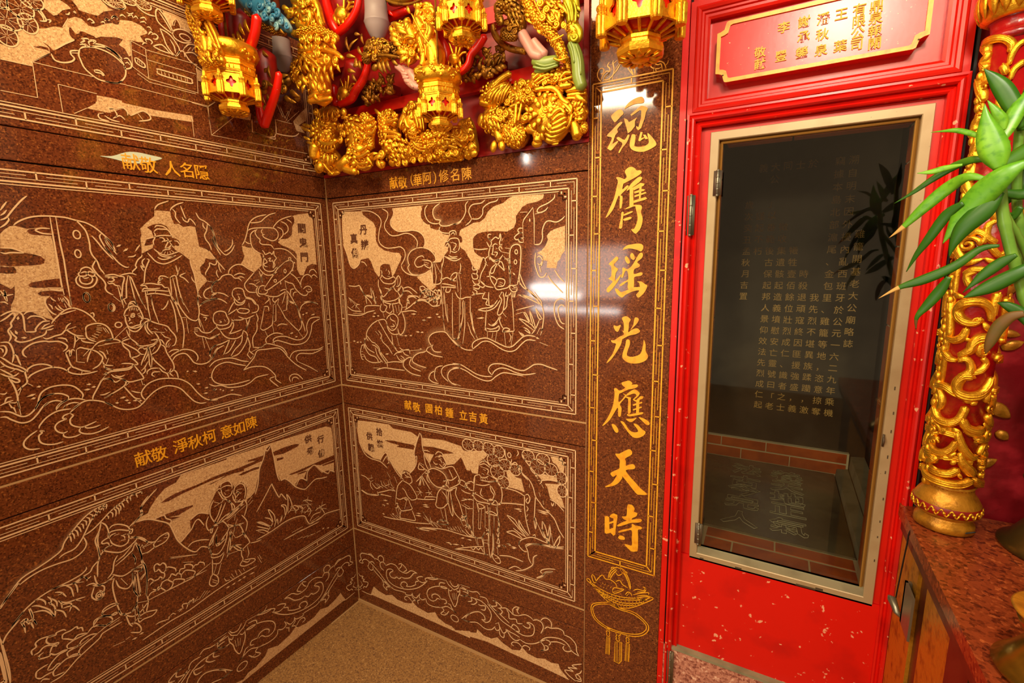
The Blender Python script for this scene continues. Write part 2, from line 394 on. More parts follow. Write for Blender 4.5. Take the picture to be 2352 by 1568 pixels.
for F, u1 in ((FB, .983), (FL, 1.034)):
    for v in (.9355, .3375):
        a = F(0.0, v-.0022, .0006); b = F(u1, v+.0022, -.02)
        mo.box(min(a[0], b[0]), max(a[0], b[0]), min(a[1], b[1]), max(a[1], b[1]), a[2], b[2])
mo.box(-.002, .0025, -.0025, .002, .012, 1.69); mo.box(.9826, .9846, -.0004, .01, .012, 1.69)
mo.build('trim_1', 'mortar', None, False, 'structure', None)
mo = MB(); mo.box(-.004, .006, -1.034, .0, .004, .012); mo.box(.0, .985, -.006, .004, .006, .02); mo.build('baseboard_back', 'mortar', None, False, 'structure')
def caption(parent, F, chars, size, m='gilt_paint', name='gilt_character', sx=.95, rise=.0, ext=.03, h=.0008):
    """chars: list of (character, u, v); u, v in wall metres"""
    right = (1, 0, 0) if F is FB else (0, 1, 0)
    for ch, u, v in chars: put_char(ch, name, m, parent, F(u, v, h), right, (0, 0, 1), size, ext, sx, rise)
def panel(name, label, F, u0, u1, v0, v1, data, nh, nv, eh, ev, fr, group=None):
    r = empty(name, F((u0+u1)/2, v0, 0), label, 'engraved panel')
    slab('slab', F, u0, u1, v0, v1, r); engrave(data, F, r); fret(F, r, *fr, nh, nv, eh, ev); return r
T_ = {}
T_['L1'] = r'''
F 1588,3703 -24,-2 -27,15 -9,24 -3,35 -11,14 -19,-11 -18,4 -18,25 -26,10 -34,21 -29,5 -7,16 -18,29 -26,19 -25,1 -22,-20 -26,4 -34,24 -40,20 -28,6 -9,3 7,-56 27,-13 61,-18 20,-14 7,6 35,2 32,-17 11,-30 35,-26 37,-35 27,-28 60,-49 5,-21 36,-3 61,-1
F 1421,3933 -58,24 -26,-11 -8,-10 31,-18 22,-28 15,-8 16,12 12,9
F 1321,3975 -113,47 -28,-23 -16,-3 40,-22 24,-27 26,-4 45,-1 8,17
F 1283,3587 -59,4 -41,-2 5,-38 57,-32 85,0 -37,30 -7,14
w1503,3869,42,41
w1555,3807,51,40
w1488,3815,32,38
w1562,3741,34,39
w1463,3911,39,30
w1563,3875,21,32
w1159,4033,45,24
l 1459,3881 -18,5 -14,-24 -1,-13 21,-8
l 1450,3885 -15,-21 -2,-15
l 1421,3856 -12,2 7,-13
l 1494,3667 -60,49
p 1596,3642 -97,4
p 1496,3663 3,-144
p 1614,3518 -115,2
p 1496,3663 -214,4
p 1421,3596 0,-116
p 1421,3596 -139,-2
l 1335,3805 35,-26 42,-39
l 1496,3663 -62,53
l 1380,3484 -50,35
K 1483,3727 -26,12 -22,1 -3,-12 9,2 22,-2
K 1448,3757 -15,-5 -12,-13 -12,-9 -12,-10 19,-3 13,1 1,24
l 1427,3719 -9,-23 -27,-2 -30,13 -15,18 10,14 -2,15 -28,11
l 1353,3746 -23,7
l 1320,3774 8,-26 -4,-21 -10,-31 -27,-24 -30,-12 -59,5 -28,17
l 1320,3774 -19,15 -42,11 -47,-4 -35,-16 -18,-18
l 1280,3796 -33,14 -42,3 -35,-24 -13,-8
l 1267,3815 -42,6 -41,-13 -28,-21
l 1278,3698 -4,-8 -21,1 -7,-7 -3,7 14,11 21,-4
J 1345,3855 -13,-12 -12,-18 7,-14 14,1 8,14
J 1312,3847 -20,8 -29,-10 6,-11 31,-2
l 1314,3802 -17,14 9,5 -21,8 -9,-6
l 1318,3792 -14,7 -14,-6
l 1299,3804 -14,-7
l 1275,3829 -20,2 1,-9
l 1279,3802 3,14 -17,11 -8,-14
l 1274,3910 -11,10 -14,-9 11,-7
l 1222,3921 -12,7 -4,-7
l 1206,3939 -14,8 -4,-7
l 1178,3953 -10,15 -14,3 -5,-7
l 1352,3905 -10,3 -6,11
l 1323,3927 -9,-2 4,7
l 1370,3846 -25,45
l 1283,3510 7,-14 -9,-13 -31,-2
l 1286,3506 -19,7
l 1242,3538 -34,8
F 1207,3921 -34,16 -22,2 -9,24 -52,14 -39,-6 -22,-17 -2,-9 36,-25 -15,-23 25,-8 38,-4 4,-72 9,-6 13,29 24,10 -21,31 25,1 50,-16
F 942,4085 -48,3 -66,-7 -38,-26 32,-32 39,12 9,30 20,-2 19,-45 27,41
F 809,3852 -77,-18 -10,-43 81,-2
F 1252,3590 -80,-10 -137,2 -173,14 4,-33 198,-14 35,11 57,-33 19,27 51,-13 36,-26
J 1142,3963 9,-24 22,-2 -25,21
K 780,3882 -18,-29 25,6
l 1062,4058 -27,-17 -29,-4 -25,4
w1149,4034,40,22
w1095,4065,33,16
w1028,4075,34,21
p 995,4098 -197,4
p 1016,4095 -203,-2
p 1044,4087 -216,-6
l 1205,3933 -6,12 -16,0
l 1176,3953 -13,17 -13,-1 4,-10
l 1140,3979 -12,11 -13,-7
l 1108,4009 -13,-3 -16,12
l 1105,3993 -16,12 -7,-13
l 1079,3997 -10,10 -7,-10
l 1052,4004 -19,11 -8,-10
l 1055,3985 -19,10 -9,-6
l 1026,3974 -12,4 -8,-12
l 1025,3940 -14,18 -9,-7
l 1009,3946 -16,9 -12,-9 9,-15 15,-3
l 1036,3902 4,11 -18,6 -11,-8 7,-13
l 1059,3881 -10,13 -12,1
p 1108,3882 8,-119
p 1108,3882 -61,-15
p 1116,3763 -66,-36
p 1047,3867 3,-140
l 1108,3843 -57,-12
l 1101,3808 -12,1 -27,-16 -1,-16 15,-1 22,11 3,21
p 1090,3802 -1,-12
p 1082,3799 -1,-12
p 1074,3795 -2,-12
p 1099,3737 -50,-26
p 1047,3863 -248,9
p 1044,3817 -231,3
p 803,3871 11,-145
p 1050,3727 -239,-3
p 1049,3711 -223,5
l 1003,3782 -7,6 -144,0 -13,-10 12,-15 142,0 12,16
p 987,3781 -1,-16
p 972,3781 -2,-15
p 952,3781 -1,-15
p 933,3782 -1,-15
p 913,3783 -1,-16
p 893,3783 -1,-16
p 873,3782 -2,-14
p 863,3784 -2,-16
p 1188,3668 -421,0
p 767,3668 -41,32
p 767,3668 3,-83
p 862,3596 -3,-31
J 975,4043 0,22 -14,17 -20,-19 -20,-37 -16,-26 8,-16 36,19 24,10
l 907,3986 42,17 25,22 2,37 -15,20 -25,-23 -21,-37 -13,-28
l 959,4068 -21,-29 -26,-42
l 966,3990 -11,-34 -13,-41 -35,-34 -24,35 15,34 29,29 39,11
l 924,3954 -16,-27 -3,-32
J 903,4013 0,26 -20,27 -15,-7 -6,-30 -39,-13 -38,-26 31,-32 55,2 37,19
l 901,4027 -2,20 -19,20 -14,-20 -4,-22
l 884,4059 11,-30
l 907,3986 -9,20 -36,19 -40,-2 -32,-22
l 907,3986 -11,-19 -39,-6 -43,18
o846,3991,27,15
l 1010,3892 -43,21 -35,-27 -25,-5
l 1010,3892 -33,-8 -44,-1
l 904,3882 -20,27 -21,7 -4,-26
l 853,3939 -24,25 -35,5 -13,-5
l 866,3918 -13,25
p 841,3926 -17,23
p 819,3934 -17,26
l 857,3911 -43,15 -33,-24 -15,-51 35,11 39,21 17,28
l 794,3969 -25,-25
l 1149,3789 -18,6 -11,-21 6,-20 24,-11 0,16
l 1146,3769 -12,7 -7,-10
l 1222,3813 -31,-7 -25,-22 -17,-37 5,-39 27,-35 24,-10 37,-2
l 1221,3819 -36,-11 -29,-27
l 1240,3520 3,17 -17,4 -13,-21 7,-14
l 1209,3546 -23,12 -18,-15 0,-18
l 1232,3497 -30,19 -20,-14
l 1156,3527 -58,36 -28,-16 3,-20 50,-18
p 1124,3547 -20,-27
l 1264,3502 -25,-13 -33,-2
p 853,3665 -82,-3
p 771,3662 -46,37
p 771,3662 -4,-147
p 767,3515 -142,127
p 767,3515 -635,10
l 511,3658 4,-61 -13,-14 -134,3 -16,108
l 513,3584 -135,-14 -14,17
l 348,3692 -118,1
l 358,3609 -67,0 -70,10 -38,26
l 295,3721 41,81
l 279,3714 27,61
l 279,3718 -31,50
l 272,3705 -43,82
l 264,3700 -97,87
p 863,3590 1,-103
F 625,3642 -105,7 -9,42 69,-29
F 220,3710 -60,65 -56,50 9,-84 64,-43 -41,-43 63,1
K 100,3862 -14,4 12,-110 14,-3
'''
T_['L2'] = r'''
F 1698,2938 -15,18 -18,14 -15,4 -20,-7 -17,-5 -36,6 -40,-2 -1,-35 -2,-66 -3,-49 1,-70 0,-33 -1,-46 19,8 26,-4 17,-18 5,-22 -4,-24 -10,-33 -11,-22 18,13 22,14 18,11 14,13 21,5 18,-1 13,-14 7,-5 6,16 1,22 -4,15 -13,26 -5,25 -3,27 13,-11 17,16 12,10
l 1653,2975 -17,16 -30,17 -36,10 -41,3 -22,-1 -30,-2 -36,-10 -35,-9 -30,-19 -24,-25 -20,-24 -14,-20 -5,-21
p 1530,3019 1,-93 0,-110 1,-99 -3,-47
p 1510,3017 1,-116 -3,-71 2,-101 0,-106
K 1614,2953 -8,8 -24,4 -45,1 -3,-26 0,-6 33,2 26,1 16,5
l 1537,2966 31,1 18,-9 -9,-8 -15,-6 -29,-2
K 1707,2880 -29,0 -19,-6 -22,-13 -32,-8 -20,-8 -12,-14 4,-16 13,-6 31,-3 55,-2 13,-1 15,4 13,0
l 1709,2862 -14,-5 -18,4 -40,-2
l 1707,2880 -29,0 -19,-6 -22,-13
K 1717,2805 -12,-4 -29,0 -5,-13 2,-14 27,-1 22,4
K 1642,2723 -10,9 -32,6 -34,5 -36,3 -2,-41 53,2 42,2 16,4
p 1581,2707 -52,-5
l 1576,2701 -18,-7 -27,-6
K 1619,2683 -12,8 -30,2 -46,-6 -2,-17 21,5 26,-4 10,-1 19,1
l 1593,3101 18,-17 28,-35 22,-31 7,-10 10,-8 12,-6
l 1660,3071 13,-19 11,-18
l 1665,3037 10,-14 12,-10
l 1666,3007 -2,-10 13,-19 18,-15
l 1440,3007 -16,-21 -13,-24 -5,-26 -2,-40 2,-20 -4,-24 -11,-22 -6,-15 -5,-28 -9,-17 -5,-12
l 1390,2827 17,-29 -3,-17 -11,-24 -19,-28 -6,-22 4,-17 -7,-18 -21,-16
l 1391,2940 -17,-27 -22,-40 -31,-45
l 1352,2951 9,-14 -6,-27 -15,-34 -20,-29
l 1341,2928 -5,-24 -21,-34
o1446,2943,13,19
o1454,2856,11,18
o1449,2653,12,23
l 1456,2774 -5,12 -19,8 -15,-7 -9,-16 -4,-10 4,-10 13,2 11,9 -4,8 -9,2 -15,-11
l 1456,2774 8,-8 -1,-11 -12,-3 -14,3 -4,14 10,3 14,-6
l 1466,2755 11,-15 -1,-20 -13,-16 -20,-7 -23,5 -16,18 -6,20 5,12
l 1461,2751 3,-15 -6,-15 -18,-6 -17,6 -8,16 4,12
l 1452,2747 -10,-5 -14,4
l 1732,2704 -6,-16 9,-2
l 1719,2703 0,-21 -2,-25
K 1728,2731 -11,-10 -9,-16 -8,-3 -13,17 4,-40 13,-23 6,-24 7,13 23,2
l 1723,2706 -5,-12 5,-15 -4,-22
l 1734,2689 -12,-7 -27,4
l 1739,2656 -13,-1 -9,-10
F 1110,3077 -37,1 -38,-1 0,-28 -11,-37 -22,3 -21,-16 -35,7 -27,-4 -4,-43 -4,-64 -34,-11 -21,-20 -24,-35 25,-6 27,8 9,-24 29,-28 -2,-32 -21,-25 -9,-19 38,-33 21,-27 4,41 4,56 10,48 3,34 36,33 33,23 2,16 -32,23 16,19 15,3 11,38 11,22 26,12 31,-4 34,-20 -16,-14 -6,-32 31,-9 17,-34 -30,5 -15,15 8,-33 28,-15 26,-14 -3,36 -1,40 -7,18 1,32 -39,38 -33,28
J 1154,2987 -17,12 -21,8 -31,0 -22,-16 -5,-14 70,-11 4,15
l 1127,2968 -15,14 -20,1 -27,-1 -13,-13 -10,-30
l 1121,2989 -11,11 -27,-2 -16,-9 -6,-5
l 1127,2943 -38,8 -45,-2
l 1128,2966 -5,-14 6,-19 8,-15 -2,-18
l 1172,2929 -27,8 -17,4
J 1178,2898 -14,16 -21,13 -13,-1 5,-15 21,-11
l 1106,2938 -15,0 -9,-11 11,-8 4,-2
l 1086,2919 -14,5 -10,-4 -14,4
l 1070,2939 -5,-12 5,-15 13,-23 -13,-3 -12,11 -11,4
l 1059,2916 -8,-15 -9,-15
J 1040,2928 -18,4 -11,-11 6,-23 19,7
l 1037,2924 -17,-3 -6,-15
l 1139,2881 -18,-18 -19,-11 -20,-4 -29,8 -19,7 -15,4
l 1087,2886 -13,-4 -18,4
l 1100,2871 -19,7 -20,0
p 1097,2867 14,-8
p 1086,2867 9,-15
p 1076,2865 2,-17
p 1065,2869 -5,-17
p 1058,2875 -16,-16
l 1123,2859 -16,-15 -27,-6 -32,4
l 1128,2839 -19,-12 -28,2 -45,19
l 1171,2861 -14,-20 -17,-23 -18,-11 -24,-4 -33,11 -34,18 -24,16
l 1196,2852 4,-11 18,-16 14,-27 -3,-11 18,-18 3,-10
l 1185,2832 11,-9 5,-15 -7,-22 15,10 -9,-28
l 1178,2830 -10,-6 11,-23 14,-33 13,-62
l 970,2822 -3,-34 -10,-48 -2,-56 -4,-45 10,-68
l 1045,2794 -3,-31 -3,-8 8,-17
l 1026,2784 13,-29
l 1001,2752 31,-15 -20,-14 -21,-27
l 1366,2752 -35,4 -23,-9 -20,-8 11,-36 11,-53 3,-21
l 1367,2746 -17,-1 -35,-3
l 1356,2738 -15,3 -10,-11 10,-8 14,2
l 1359,2721 -5,-9 -15,1 -10,-10 -17,-4
p 1321,2698 -5,-47 -4,-47
p 1312,2699 -2,-20
l 1305,2750 -22,6 -28,3 -21,-10
p 1271,2749 13,-46 8,-65 13,-6 -8,-26
p 1266,2745 -6,-77 -6,-69
l 1271,2749 -13,-15 -10,-44 -12,-49 -14,-45
l 1089,2728 18,10 20,1 9,-16 -18,4 19,-12 5,-13 -14,7
l 1206,2706 16,-11 -19,-1 -11,-15
l 1205,2702 -30,2 -32,-8 -17,-2 -12,-15 -17,-1
l 1221,2666 -11,14 -18,-3 -26,-2 -31,2
l 1221,2664 -15,3 -46,0 -64,-10
l 1206,2648 -37,3 -40,-7 -40,-13
p 1196,2668 2,-15
p 1157,2665 7,-15
p 1207,2665 -1,-17 0,-54
p 1183,2644 2,-52
l 1097,2678 -4,-25 -9,-40 -14,-16 -4,-13
l 1082,2730 -21,10 -10,-8 -2,-43 -7,-59 -11,-52
p 1082,2730 1,-54 2,-39
p 1069,2729 -7,-70 1,-78
l 1109,3081 -8,15 -19,16 -45,19
l 1036,3081 -11,17 -27,19 -34,13
l 1024,3091 -13,-18 3,-23 -12,-22 -9,-11
l 981,3111 -7,-28 -8,-30 -6,-9
l 981,3052 -8,-18 -18,-7 -12,18 -18,-16 -9,-19
l 907,3081 -15,-31 -26,-14 -25,-23 -19,-39 -3,-41 -12,-32
l 875,3028 1,-20 -12,-16
l 852,3021 9,-37 13,-24 -3,-24 -17,-28 -8,-32
l 825,2953 8,-16 -11,-32 -12,-25
l 832,2829 -6,-23 14,-14 27,12 2,-18 25,-36 2,-16
l 890,2701 -34,-6
l 974,2729 -4,-16 -12,-19
l 831,2704 31,-21 13,-24 -7,-26
l 874,2667 32,-15 15,-23 -7,-21 -18,-6
l 840,2631 34,-14 8,-16
l 948,2570 -34,17 -37,9 -32,2
l 947,2643 2,-16 -14,-18
l 1198,2901 11,-13 14,-20
d 1302,2889 -23,11
d 1277,2866 -25,16
l 1259,2840 -25,3 -11,9
l 1341,2936 -20,-21 -9,-25 -5,-22
l 1342,2931 -13,-34 -26,-45
l 1347,2892 -21,-40 -26,-42 -25,-20 -15,1
F 298,3101 -49,15 -81,13 -9,-24 -24,-3 -1,-69 -2,-128 2,-126 41,6 37,-14 25,-39 11,-24 29,4 18,37 -3,58 -5,43 17,24 52,23 41,14 21,18 -18,19 -56,6 -33,24 -5,48 -23,34 -2,23
F 663,2905 -38,-13 -30,1 -41,-33 -11,-36 5,-41 21,-17 34,-24 32,26 47,27 -16,21 -12,26 8,30
F 860,2872 -21,-29 -8,-19 19,-1 15,4
l 860,2872 -17,-29 -28,-39 -32,-43
l 415,3114 47,-15 37,-25 27,-21 44,-9 26,-1
l 482,3098 60,-15 45,-27 23,-36 14,-43 19,-44 19,-26
l 446,3017 -17,21 -34,29 -50,22 -44,12
J 301,3101 -20,-18 19,-29 4,-38 10,-38 35,-24 43,-1 -19,28 -33,10 -5,43 29,30
l 341,3080 -26,-13 -12,-13
l 385,3061 -31,-10 -18,-22 5,-28 32,-22
l 415,3025 -30,-12 -10,-23 10,-23 29,-24
l 618,2994 -34,15 -68,7 -70,1 -24,-13 -10,-24 11,-28 33,-15 38,11 21,10 6,16 -15,0
l 517,3009 11,-16 -10,-17
l 553,3006 17,-19 -9,-26 -19,-19 4,-16 -18,-13 -54,-3 -16,-18 -4,-7
l 566,3001 31,-23 8,-31 -4,-44 -20,-30 -37,-18
l 643,2933 -16,-13 -21,-4
l 454,2885 -55,3 -46,-14 -35,-29 -25,-29
l 535,2878 -11,-14 -8,-13 -32,11 -13,-11 -15,20 0,-25 -13,-19 18,-22 -3,-24 17,-18
l 537,2837 -18,-18 -8,-18 21,-9 -3,-14 -19,-5
l 535,2855 -6,-31 11,-36 -4,-28 -28,-16 -36,3 -17,16 -27,8
l 504,2823 -21,5 12,-18 -20,-1
l 474,2818 -7,-27 8,-23
l 569,2766 -21,-28 -27,-17 -36,1 -38,17
p 550,2638 -51,57 -59,67 -58,41
l 382,2803 -33,9 -24,-10 -2,-28 24,-38 53,-39 78,-45 54,-27 18,11
o389,2742,8,12
o467,2682,9,9
o345,2822,9,9
d 317,2802 -10,-12
d 338,2740 -12,10
d 428,2678 3,-24
p 464,2754 -31,18
l 603,2742 35,-32 36,-38 -5,-31 -21,-19 -42,-5
l 587,2654 18,-26 -11,-33 -14,-5
l 578,2649 12,-18 -2,-22 -34,-7 -20,7 -7,14
l 583,2649 -25,8 -19,-6
l 647,2673 -28,-4 -17,-14 -14,-6
p 574,2685 31,-19
p 612,2691 -34,3
l 571,2748 -6,-27 -9,-46
l 549,2734 12,-23 -6,-32
l 353,2727 -36,-26 -29,-40 -13,-36
l 401,2681 -30,-16 -32,-11 -18,-35 -41,-40 -34,-8 -20,16
l 264,2615 -31,18 -29,-7 -9,-26 31,-8 16,16
p 224,2612 -23,-6
p 397,2676 -5,-53
l 441,2612 -28,10 -21,-4
p 401,2609 13,-37 20,-41
p 393,2614 -6,-44 8,-52
l 390,2613 -21,-30 -32,-61
l 391,2556 -27,-27 -32,-8
l 550,2597 -39,-13 -46,-3 -32,12 -32,16
l 532,2581 -9,-14 33,-25
p 518,2566 0,-36
l 492,2578 7,-18 -14,-15 -28,21
p 480,2544 12,-16
p 454,2566 15,-41
l 332,2622 28,-6 6,-33
l 315,2599 25,-4 6,-23
l 279,2636 -4,34 -26,33 -31,11 -22,-11 -10,-17
l 307,2693 -29,4
l 203,2721 -11,20 -30,4 -22,-26
l 191,2696 -26,14 -28,-22
l 268,2526 -47,0 -58,-20
l 766,2737 -9,25 -34,25 -40,4 -38,-23 -42,-26
l 816,2802 -1,-30 -9,-25
l 828,2764 7,-20 -9,-26
l 875,2654 -16,33 -40,23 -15,16 -31,9 -25,-5 -16,-18 -26,-3 -16,-18
l 735,2727 -37,12 -35,-10
l 710,2716 -23,1 -17,-10
l 881,2698 -23,-3
l 875,2654 -2,-16 -12,-5
l 881,2605 -11,20 -29,6 -33,-9 -27,-19
l 894,2594 -25,6 -36,-7 -24,-15 -15,-14
l 718,2940 4,-30 25,-29 27,-13
l 709,2906 22,-34 33,-23 19,10 22,29 12,33 6,41 9,36 10,15
l 826,2953 6,-20 -12,-37 -22,-49
l 752,2638 -16,12 -27,0 -21,-12 -6,-31 -7,-14 -23,-7 -22,-15 -20,-32
l 752,2638 6,-26 -11,-22 -19,-24 -22,-6 -20,16
l 731,2615 -22,-2
l 723,2605 -6,-22 14,-3
l 1747,2598 -23,13 -19,4 -15,-5 -11,-17 0,-33 2,-25 -1,-13
l 1751,2575 -20,13 -22,18 -7,-8 6,-15 12,-18 0,-15 13,-17 -5,-26 9,-20
l 1680,2521 -30,-3 -4,12 -14,18 -16,11 -21,-1
l 1630,2525 -20,4 -26,9
p 1630,2525 -17,17 -17,6
l 1612,2519 -15,1 -10,4
l 1727,2535 -6,-19 -9,-16 5,-10 -15,-11 -28,2 -24,9 -23,7 -11,9 -5,16
d 1693,2592 4,-17
d 1712,2533 -5,-20
d 1699,2498 -20,-3
l 1675,2596 -11,10 -17,3 -21,-2
l 1667,2576 -14,10 -19,-1 -16,-8 -13,-16
l 1591,2546 -13,18 -20,19 -23,19 -29,6 -23,-10 -19,-14 -17,-19 -9,-15 -9,-18
p 1558,2581 -29,9 -32,8
l 1446,2574 -10,4 -3,-12 3,-9
l 1546,2513 -8,16 -15,11
p 1544,2511 -37,10
l 1627,2488 -12,-8 -29,9 -23,5 -18,16 -16,-16 -19,-15 -24,-5
l 1579,2478 -16,-3 -12,-7 -3,-12
l 1692,2410 9,13 -2,19 -22,19 -24,9 -30,1 -13,-5 -30,-3 -19,-12 -10,-15 5,-13 13,-9
l 1592,2663 7,-22 -6,-26 -11,-21 -14,-12
l 1577,2665 -4,-10 -11,-11
l 1588,2634 -8,-11 -2,-13
l 1568,2622 -8,-14 -12,-9
l 1557,2627 -8,-17 -11,-8
p 1552,2660 -3,-14
p 1545,2659 -5,-20
p 1538,2655 -4,-23
l 1537,2645 -8,-34
l 1531,2665 -12,-21 -2,-24 -9,-12
p 1509,2663 0,-43
p 1535,2658 -17,-44
o1450,2652,12,22
o1359,2596,13,19
l 1474,2496 -3,17 -15,10 -29,3 -24,-8 -18,-20 -9,-30 -1,-26 8,5
l 1474,2496 1,-27 -10,-16 -23,-14
p 1429,2514 -17,0
p 1432,2504 -21,-3
p 1434,2496 -22,-5
p 1435,2487 -16,-8
p 1445,2478 -18,-10
p 1454,2472 -20,-17
p 1464,2463 -18,-13
p 1407,2504 -10,-26
p 1399,2500 -13,-29
p 1518,2480 1,-25 10,-33
l 1513,2479 -9,-13 -26,-7
l 1497,2458 -9,-12 -37,-13
p 1505,2463 12,-12
l 1453,2419 -19,15 -26,6 -32,-1
p 1439,2417 -61,4
l 1453,2419 13,-13 21,7 18,8 14,-6
l 1560,2407 -14,8 1,-27 -9,25 -6,3 -4,-8
l 1561,2407 -5,-31 -8,-36 -16,-14 -23,-16 -26,-9
p 1521,2414 6,-58
p 1525,2356 -27,-9
p 1475,2404 25,-25
l 1466,2404 16,-32 7,-24
l 1466,2404 -18,-12 -14,-19 -6,-19 18,-29 28,-15
l 1437,2393 -15,-15 -8,-30
p 1407,2393 -3,-22
l 1430,2340 -6,-19 -33,-11
p 1405,2350 13,-27
l 1548,2340 12,-8 4,-13 -16,-14 -28,-10 -36,-1 -28,3
p 1512,2311 6,-13
l 1699,2345 -3,13 -20,12 -26,1 -21,-8 -18,-15
l 1704,2314 -15,16 -26,12 -32,7 -25,-2 -24,-10 -18,-18
l 1763,2488 -23,-4 -8,-20 -2,-29 4,-21 6,-18
l 1766,2473 -13,-2 -4,-17 6,-17 9,-11
l 1767,2464 -6,-8 0,-12
l 1730,2432 -8,-11 -3,-23 -4,-20
l 1772,2427 -13,-15 -17,-22 -24,-18 -14,-16 3,-12 -2,-30 3,-16 15,-12 18,-15
l 1775,2409 -12,-21 -22,-18 -13,-6 -16,-14 -8,3
p 1763,2386 15,-3
p 1737,2363 15,-6
l 1780,2376 -19,-20 -16,-17
l 1726,2348 15,-10 20,2 21,17
l 1761,2337 -12,-6 -17,-11 -2,-11 13,1 11,15
l 1761,2335 -9,-29 -6,-34 -1,-29 2,-23 -2,-32
p 1708,2298 -17,-17
p 1725,2286 17,-38
l 1795,2272 -13,-5 -8,6
l 1787,2230 -9,18 -15,1
l 1802,2221 -16,7 -26,6
d 1719,2237 -34,6
d 1706,2224 -18,2
d 1681,2272 -17,1
d 1508,2242 -20,-3
d 1521,2218 -27,-2
d 1491,2224 -19,-1
l 1686,2200 -15,39 -27,19 -31,4 -30,-4 -27,-12 -18,-22 -12,-26 6,-19
l 1699,2174 -21,34 -25,17 -25,3 -27,-7 -21,-18 1,-12
l 1670,2178 -22,15 -23,2 -21,-10
l 1626,2155 -10,15 -17,11 -22,7 -28,-4 -28,-15
l 1606,2149 -12,14 -25,6 -23,-7
l 1574,2137 -24,17 -29,10 -27,-4 -32,-14 -26,-20 -18,-17
l 1493,2160 -4,20 -22,35 -22,34 -21,3 -16,-8 -7,-14
p 1451,2247 -26,23
l 1463,2179 -17,-3 -24,7
p 1449,2159 -37,12
l 1426,2325 0,-17 -32,-19
p 1423,2284 13,-8 -21,-1
o1362,2597,11,18
o1343,2508,14,13
l 1315,2552 -11,23 -18,16 -19,4 -18,-7 -7,-16 -7,-27 0,-19 11,-13 5,-15 17,-3 23,-6 14,9 6,26 -1,18 5,10
l 1292,2592 -12,21 -16,4 -11,-14 -4,-12
l 1288,2599 -13,9 -12,-8
p 1287,2588 0,-17
p 1279,2590 0,-16
p 1271,2590 2,-15
p 1263,2587 4,-14
p 1256,2584 3,-14
p 1247,2580 8,-14
p 1243,2557 14,-6
p 1242,2546 13,-2
l 1285,2554 -13,3 -5,-8
o1278,2544,8,5
p 1310,2552 -14,-2
l 1295,2541 -3,-15 8,-5
l 1297,2508 -8,4 -6,-4
l 1253,2536 -10,2 -4,-19
l 1308,2495 -12,-21 -21,-10 -21,12 -19,24 -21,12 -13,-5
l 1297,2486 -24,-4 -24,8 -18,17
l 1234,2528 -18,-6 -18,-15 -29,-16 -39,-18 -14,-24 -18,-30 -4,-25 11,-26 15,-6
p 1308,2495 59,-52
p 1314,2479 -6,-29 -7,-19
p 1302,2475 0,-26
l 1301,2431 -19,-22 -13,-19
l 1228,2499 3,-22 -9,-28 -9,-9
l 1215,2505 6,-26 -13,-28 -8,-11
p 1208,2454 -63,-13
p 1192,2471 -18,-12
p 1142,2463 -10,-16
p 1162,2440 -14,-22 -26,-14
l 1192,2448 -11,-21 -3,-16 19,-1 17,-1
l 1180,2410 19,-19 31,-6 33,2 20,15
l 1180,2408 -16,-7 -10,-25
l 1181,2404 23,-23 25,-8 20,-4 5,12
l 1177,2407 -5,-24 23,-35 25,-13
p 1199,2372 16,-21
l 1145,2359 2,16 -13,18 -14,7
p 1141,2362 -9,18
p 1137,2357 -11,14
l 1170,2379 -15,-15 -6,-32 -13,-35 -11,-30 0,-28 13,-14 22,-5
l 1221,2329 -10,-29 -26,-37 -19,-26
p 1231,2381 14,-35 22,-39 8,-21
p 1228,2377 8,-37 21,-34
p 1230,2377 7,-91 -4,-20
p 1225,2373 -4,-59 8,-45
p 1241,2302 17,-27 19,-17
l 1259,2271 2,-19 15,-12
l 1253,2235 -2,15 -21,11 -33,-5
l 1222,2216 11,11 -10,13 -30,-5
l 1195,2258 -13,-23 -19,-16 -7,-26
l 1139,2242 10,-22 -15,-24
l 1129,2235 -15,-23 -3,-34
l 1408,2440 -29,1 -23,-7 -16,-16 -28,-23 -28,-25 -16,-24 -15,-5
p 1411,2423 -65,-2
p 1338,2433 -23,11
l 1346,2421 -26,9 -15,1
l 1341,2415 -7,-20 -16,-21 -3,-19 -1,-16 -16,-22 -10,-21 19,1
l 1314,2336 -25,0 -21,10
l 1278,2367 -11,11 -16,-3
l 1357,2313 -27,-4 -23,-11 23,-12 40,1 41,6 15,16
l 1307,2295 21,-17 43,2 41,2 20,-18
l 1304,2292 -10,-21 -15,-30 -7,-23 13,-3 23,-2 29,1 28,22
l 1405,2269 -12,-17 -26,-14 -16,-18 6,-18 26,-16 32,-14 32,-14
l 1389,2260 -17,-11 -22,4
l 1434,2250 -23,-3 -18,-21 -22,9
p 1354,2198 -17,12
l 1361,2195 -17,-34 -21,-36 -24,-11
p 1321,2120 -22,-33
p 1285,2215 -5,-32
p 1276,2188 -8,-12
l 1334,2166 -21,-13 -18,-7
d 1388,2140 -29,2
d 1370,2124 -21,-3
d 1336,2113 -24,-2
d 1410,2123 -17,-4
d 1360,2108 -17,-2
d 1310,2105 -16,-1
l 1449,2139 -21,-19 -32,-30 -38,-16 -38,-1 -28,16 -26,24 -37,26 -43,13 -38,-6 -41,-26 -31,-46 -29,-42 -33,-22 -31,-4
l 1278,2100 13,24 0,23 -20,26 -28,17 -42,7 -48,-7 -52,-18 -44,-38 -32,-56 -34,-44 -38,-23 -36,-6
l 1140,2330 -21,10 -25,-2 -9,-12
l 1135,2305 -20,14 -38,14 -30,-2 -32,-16 -18,-28 1,-21 9,-11
l 1127,2283 -18,21 -30,9 -25,-7 -19,-28 -16,-28 -33,-16 -40,3 -32,26 -16,31 -18,19
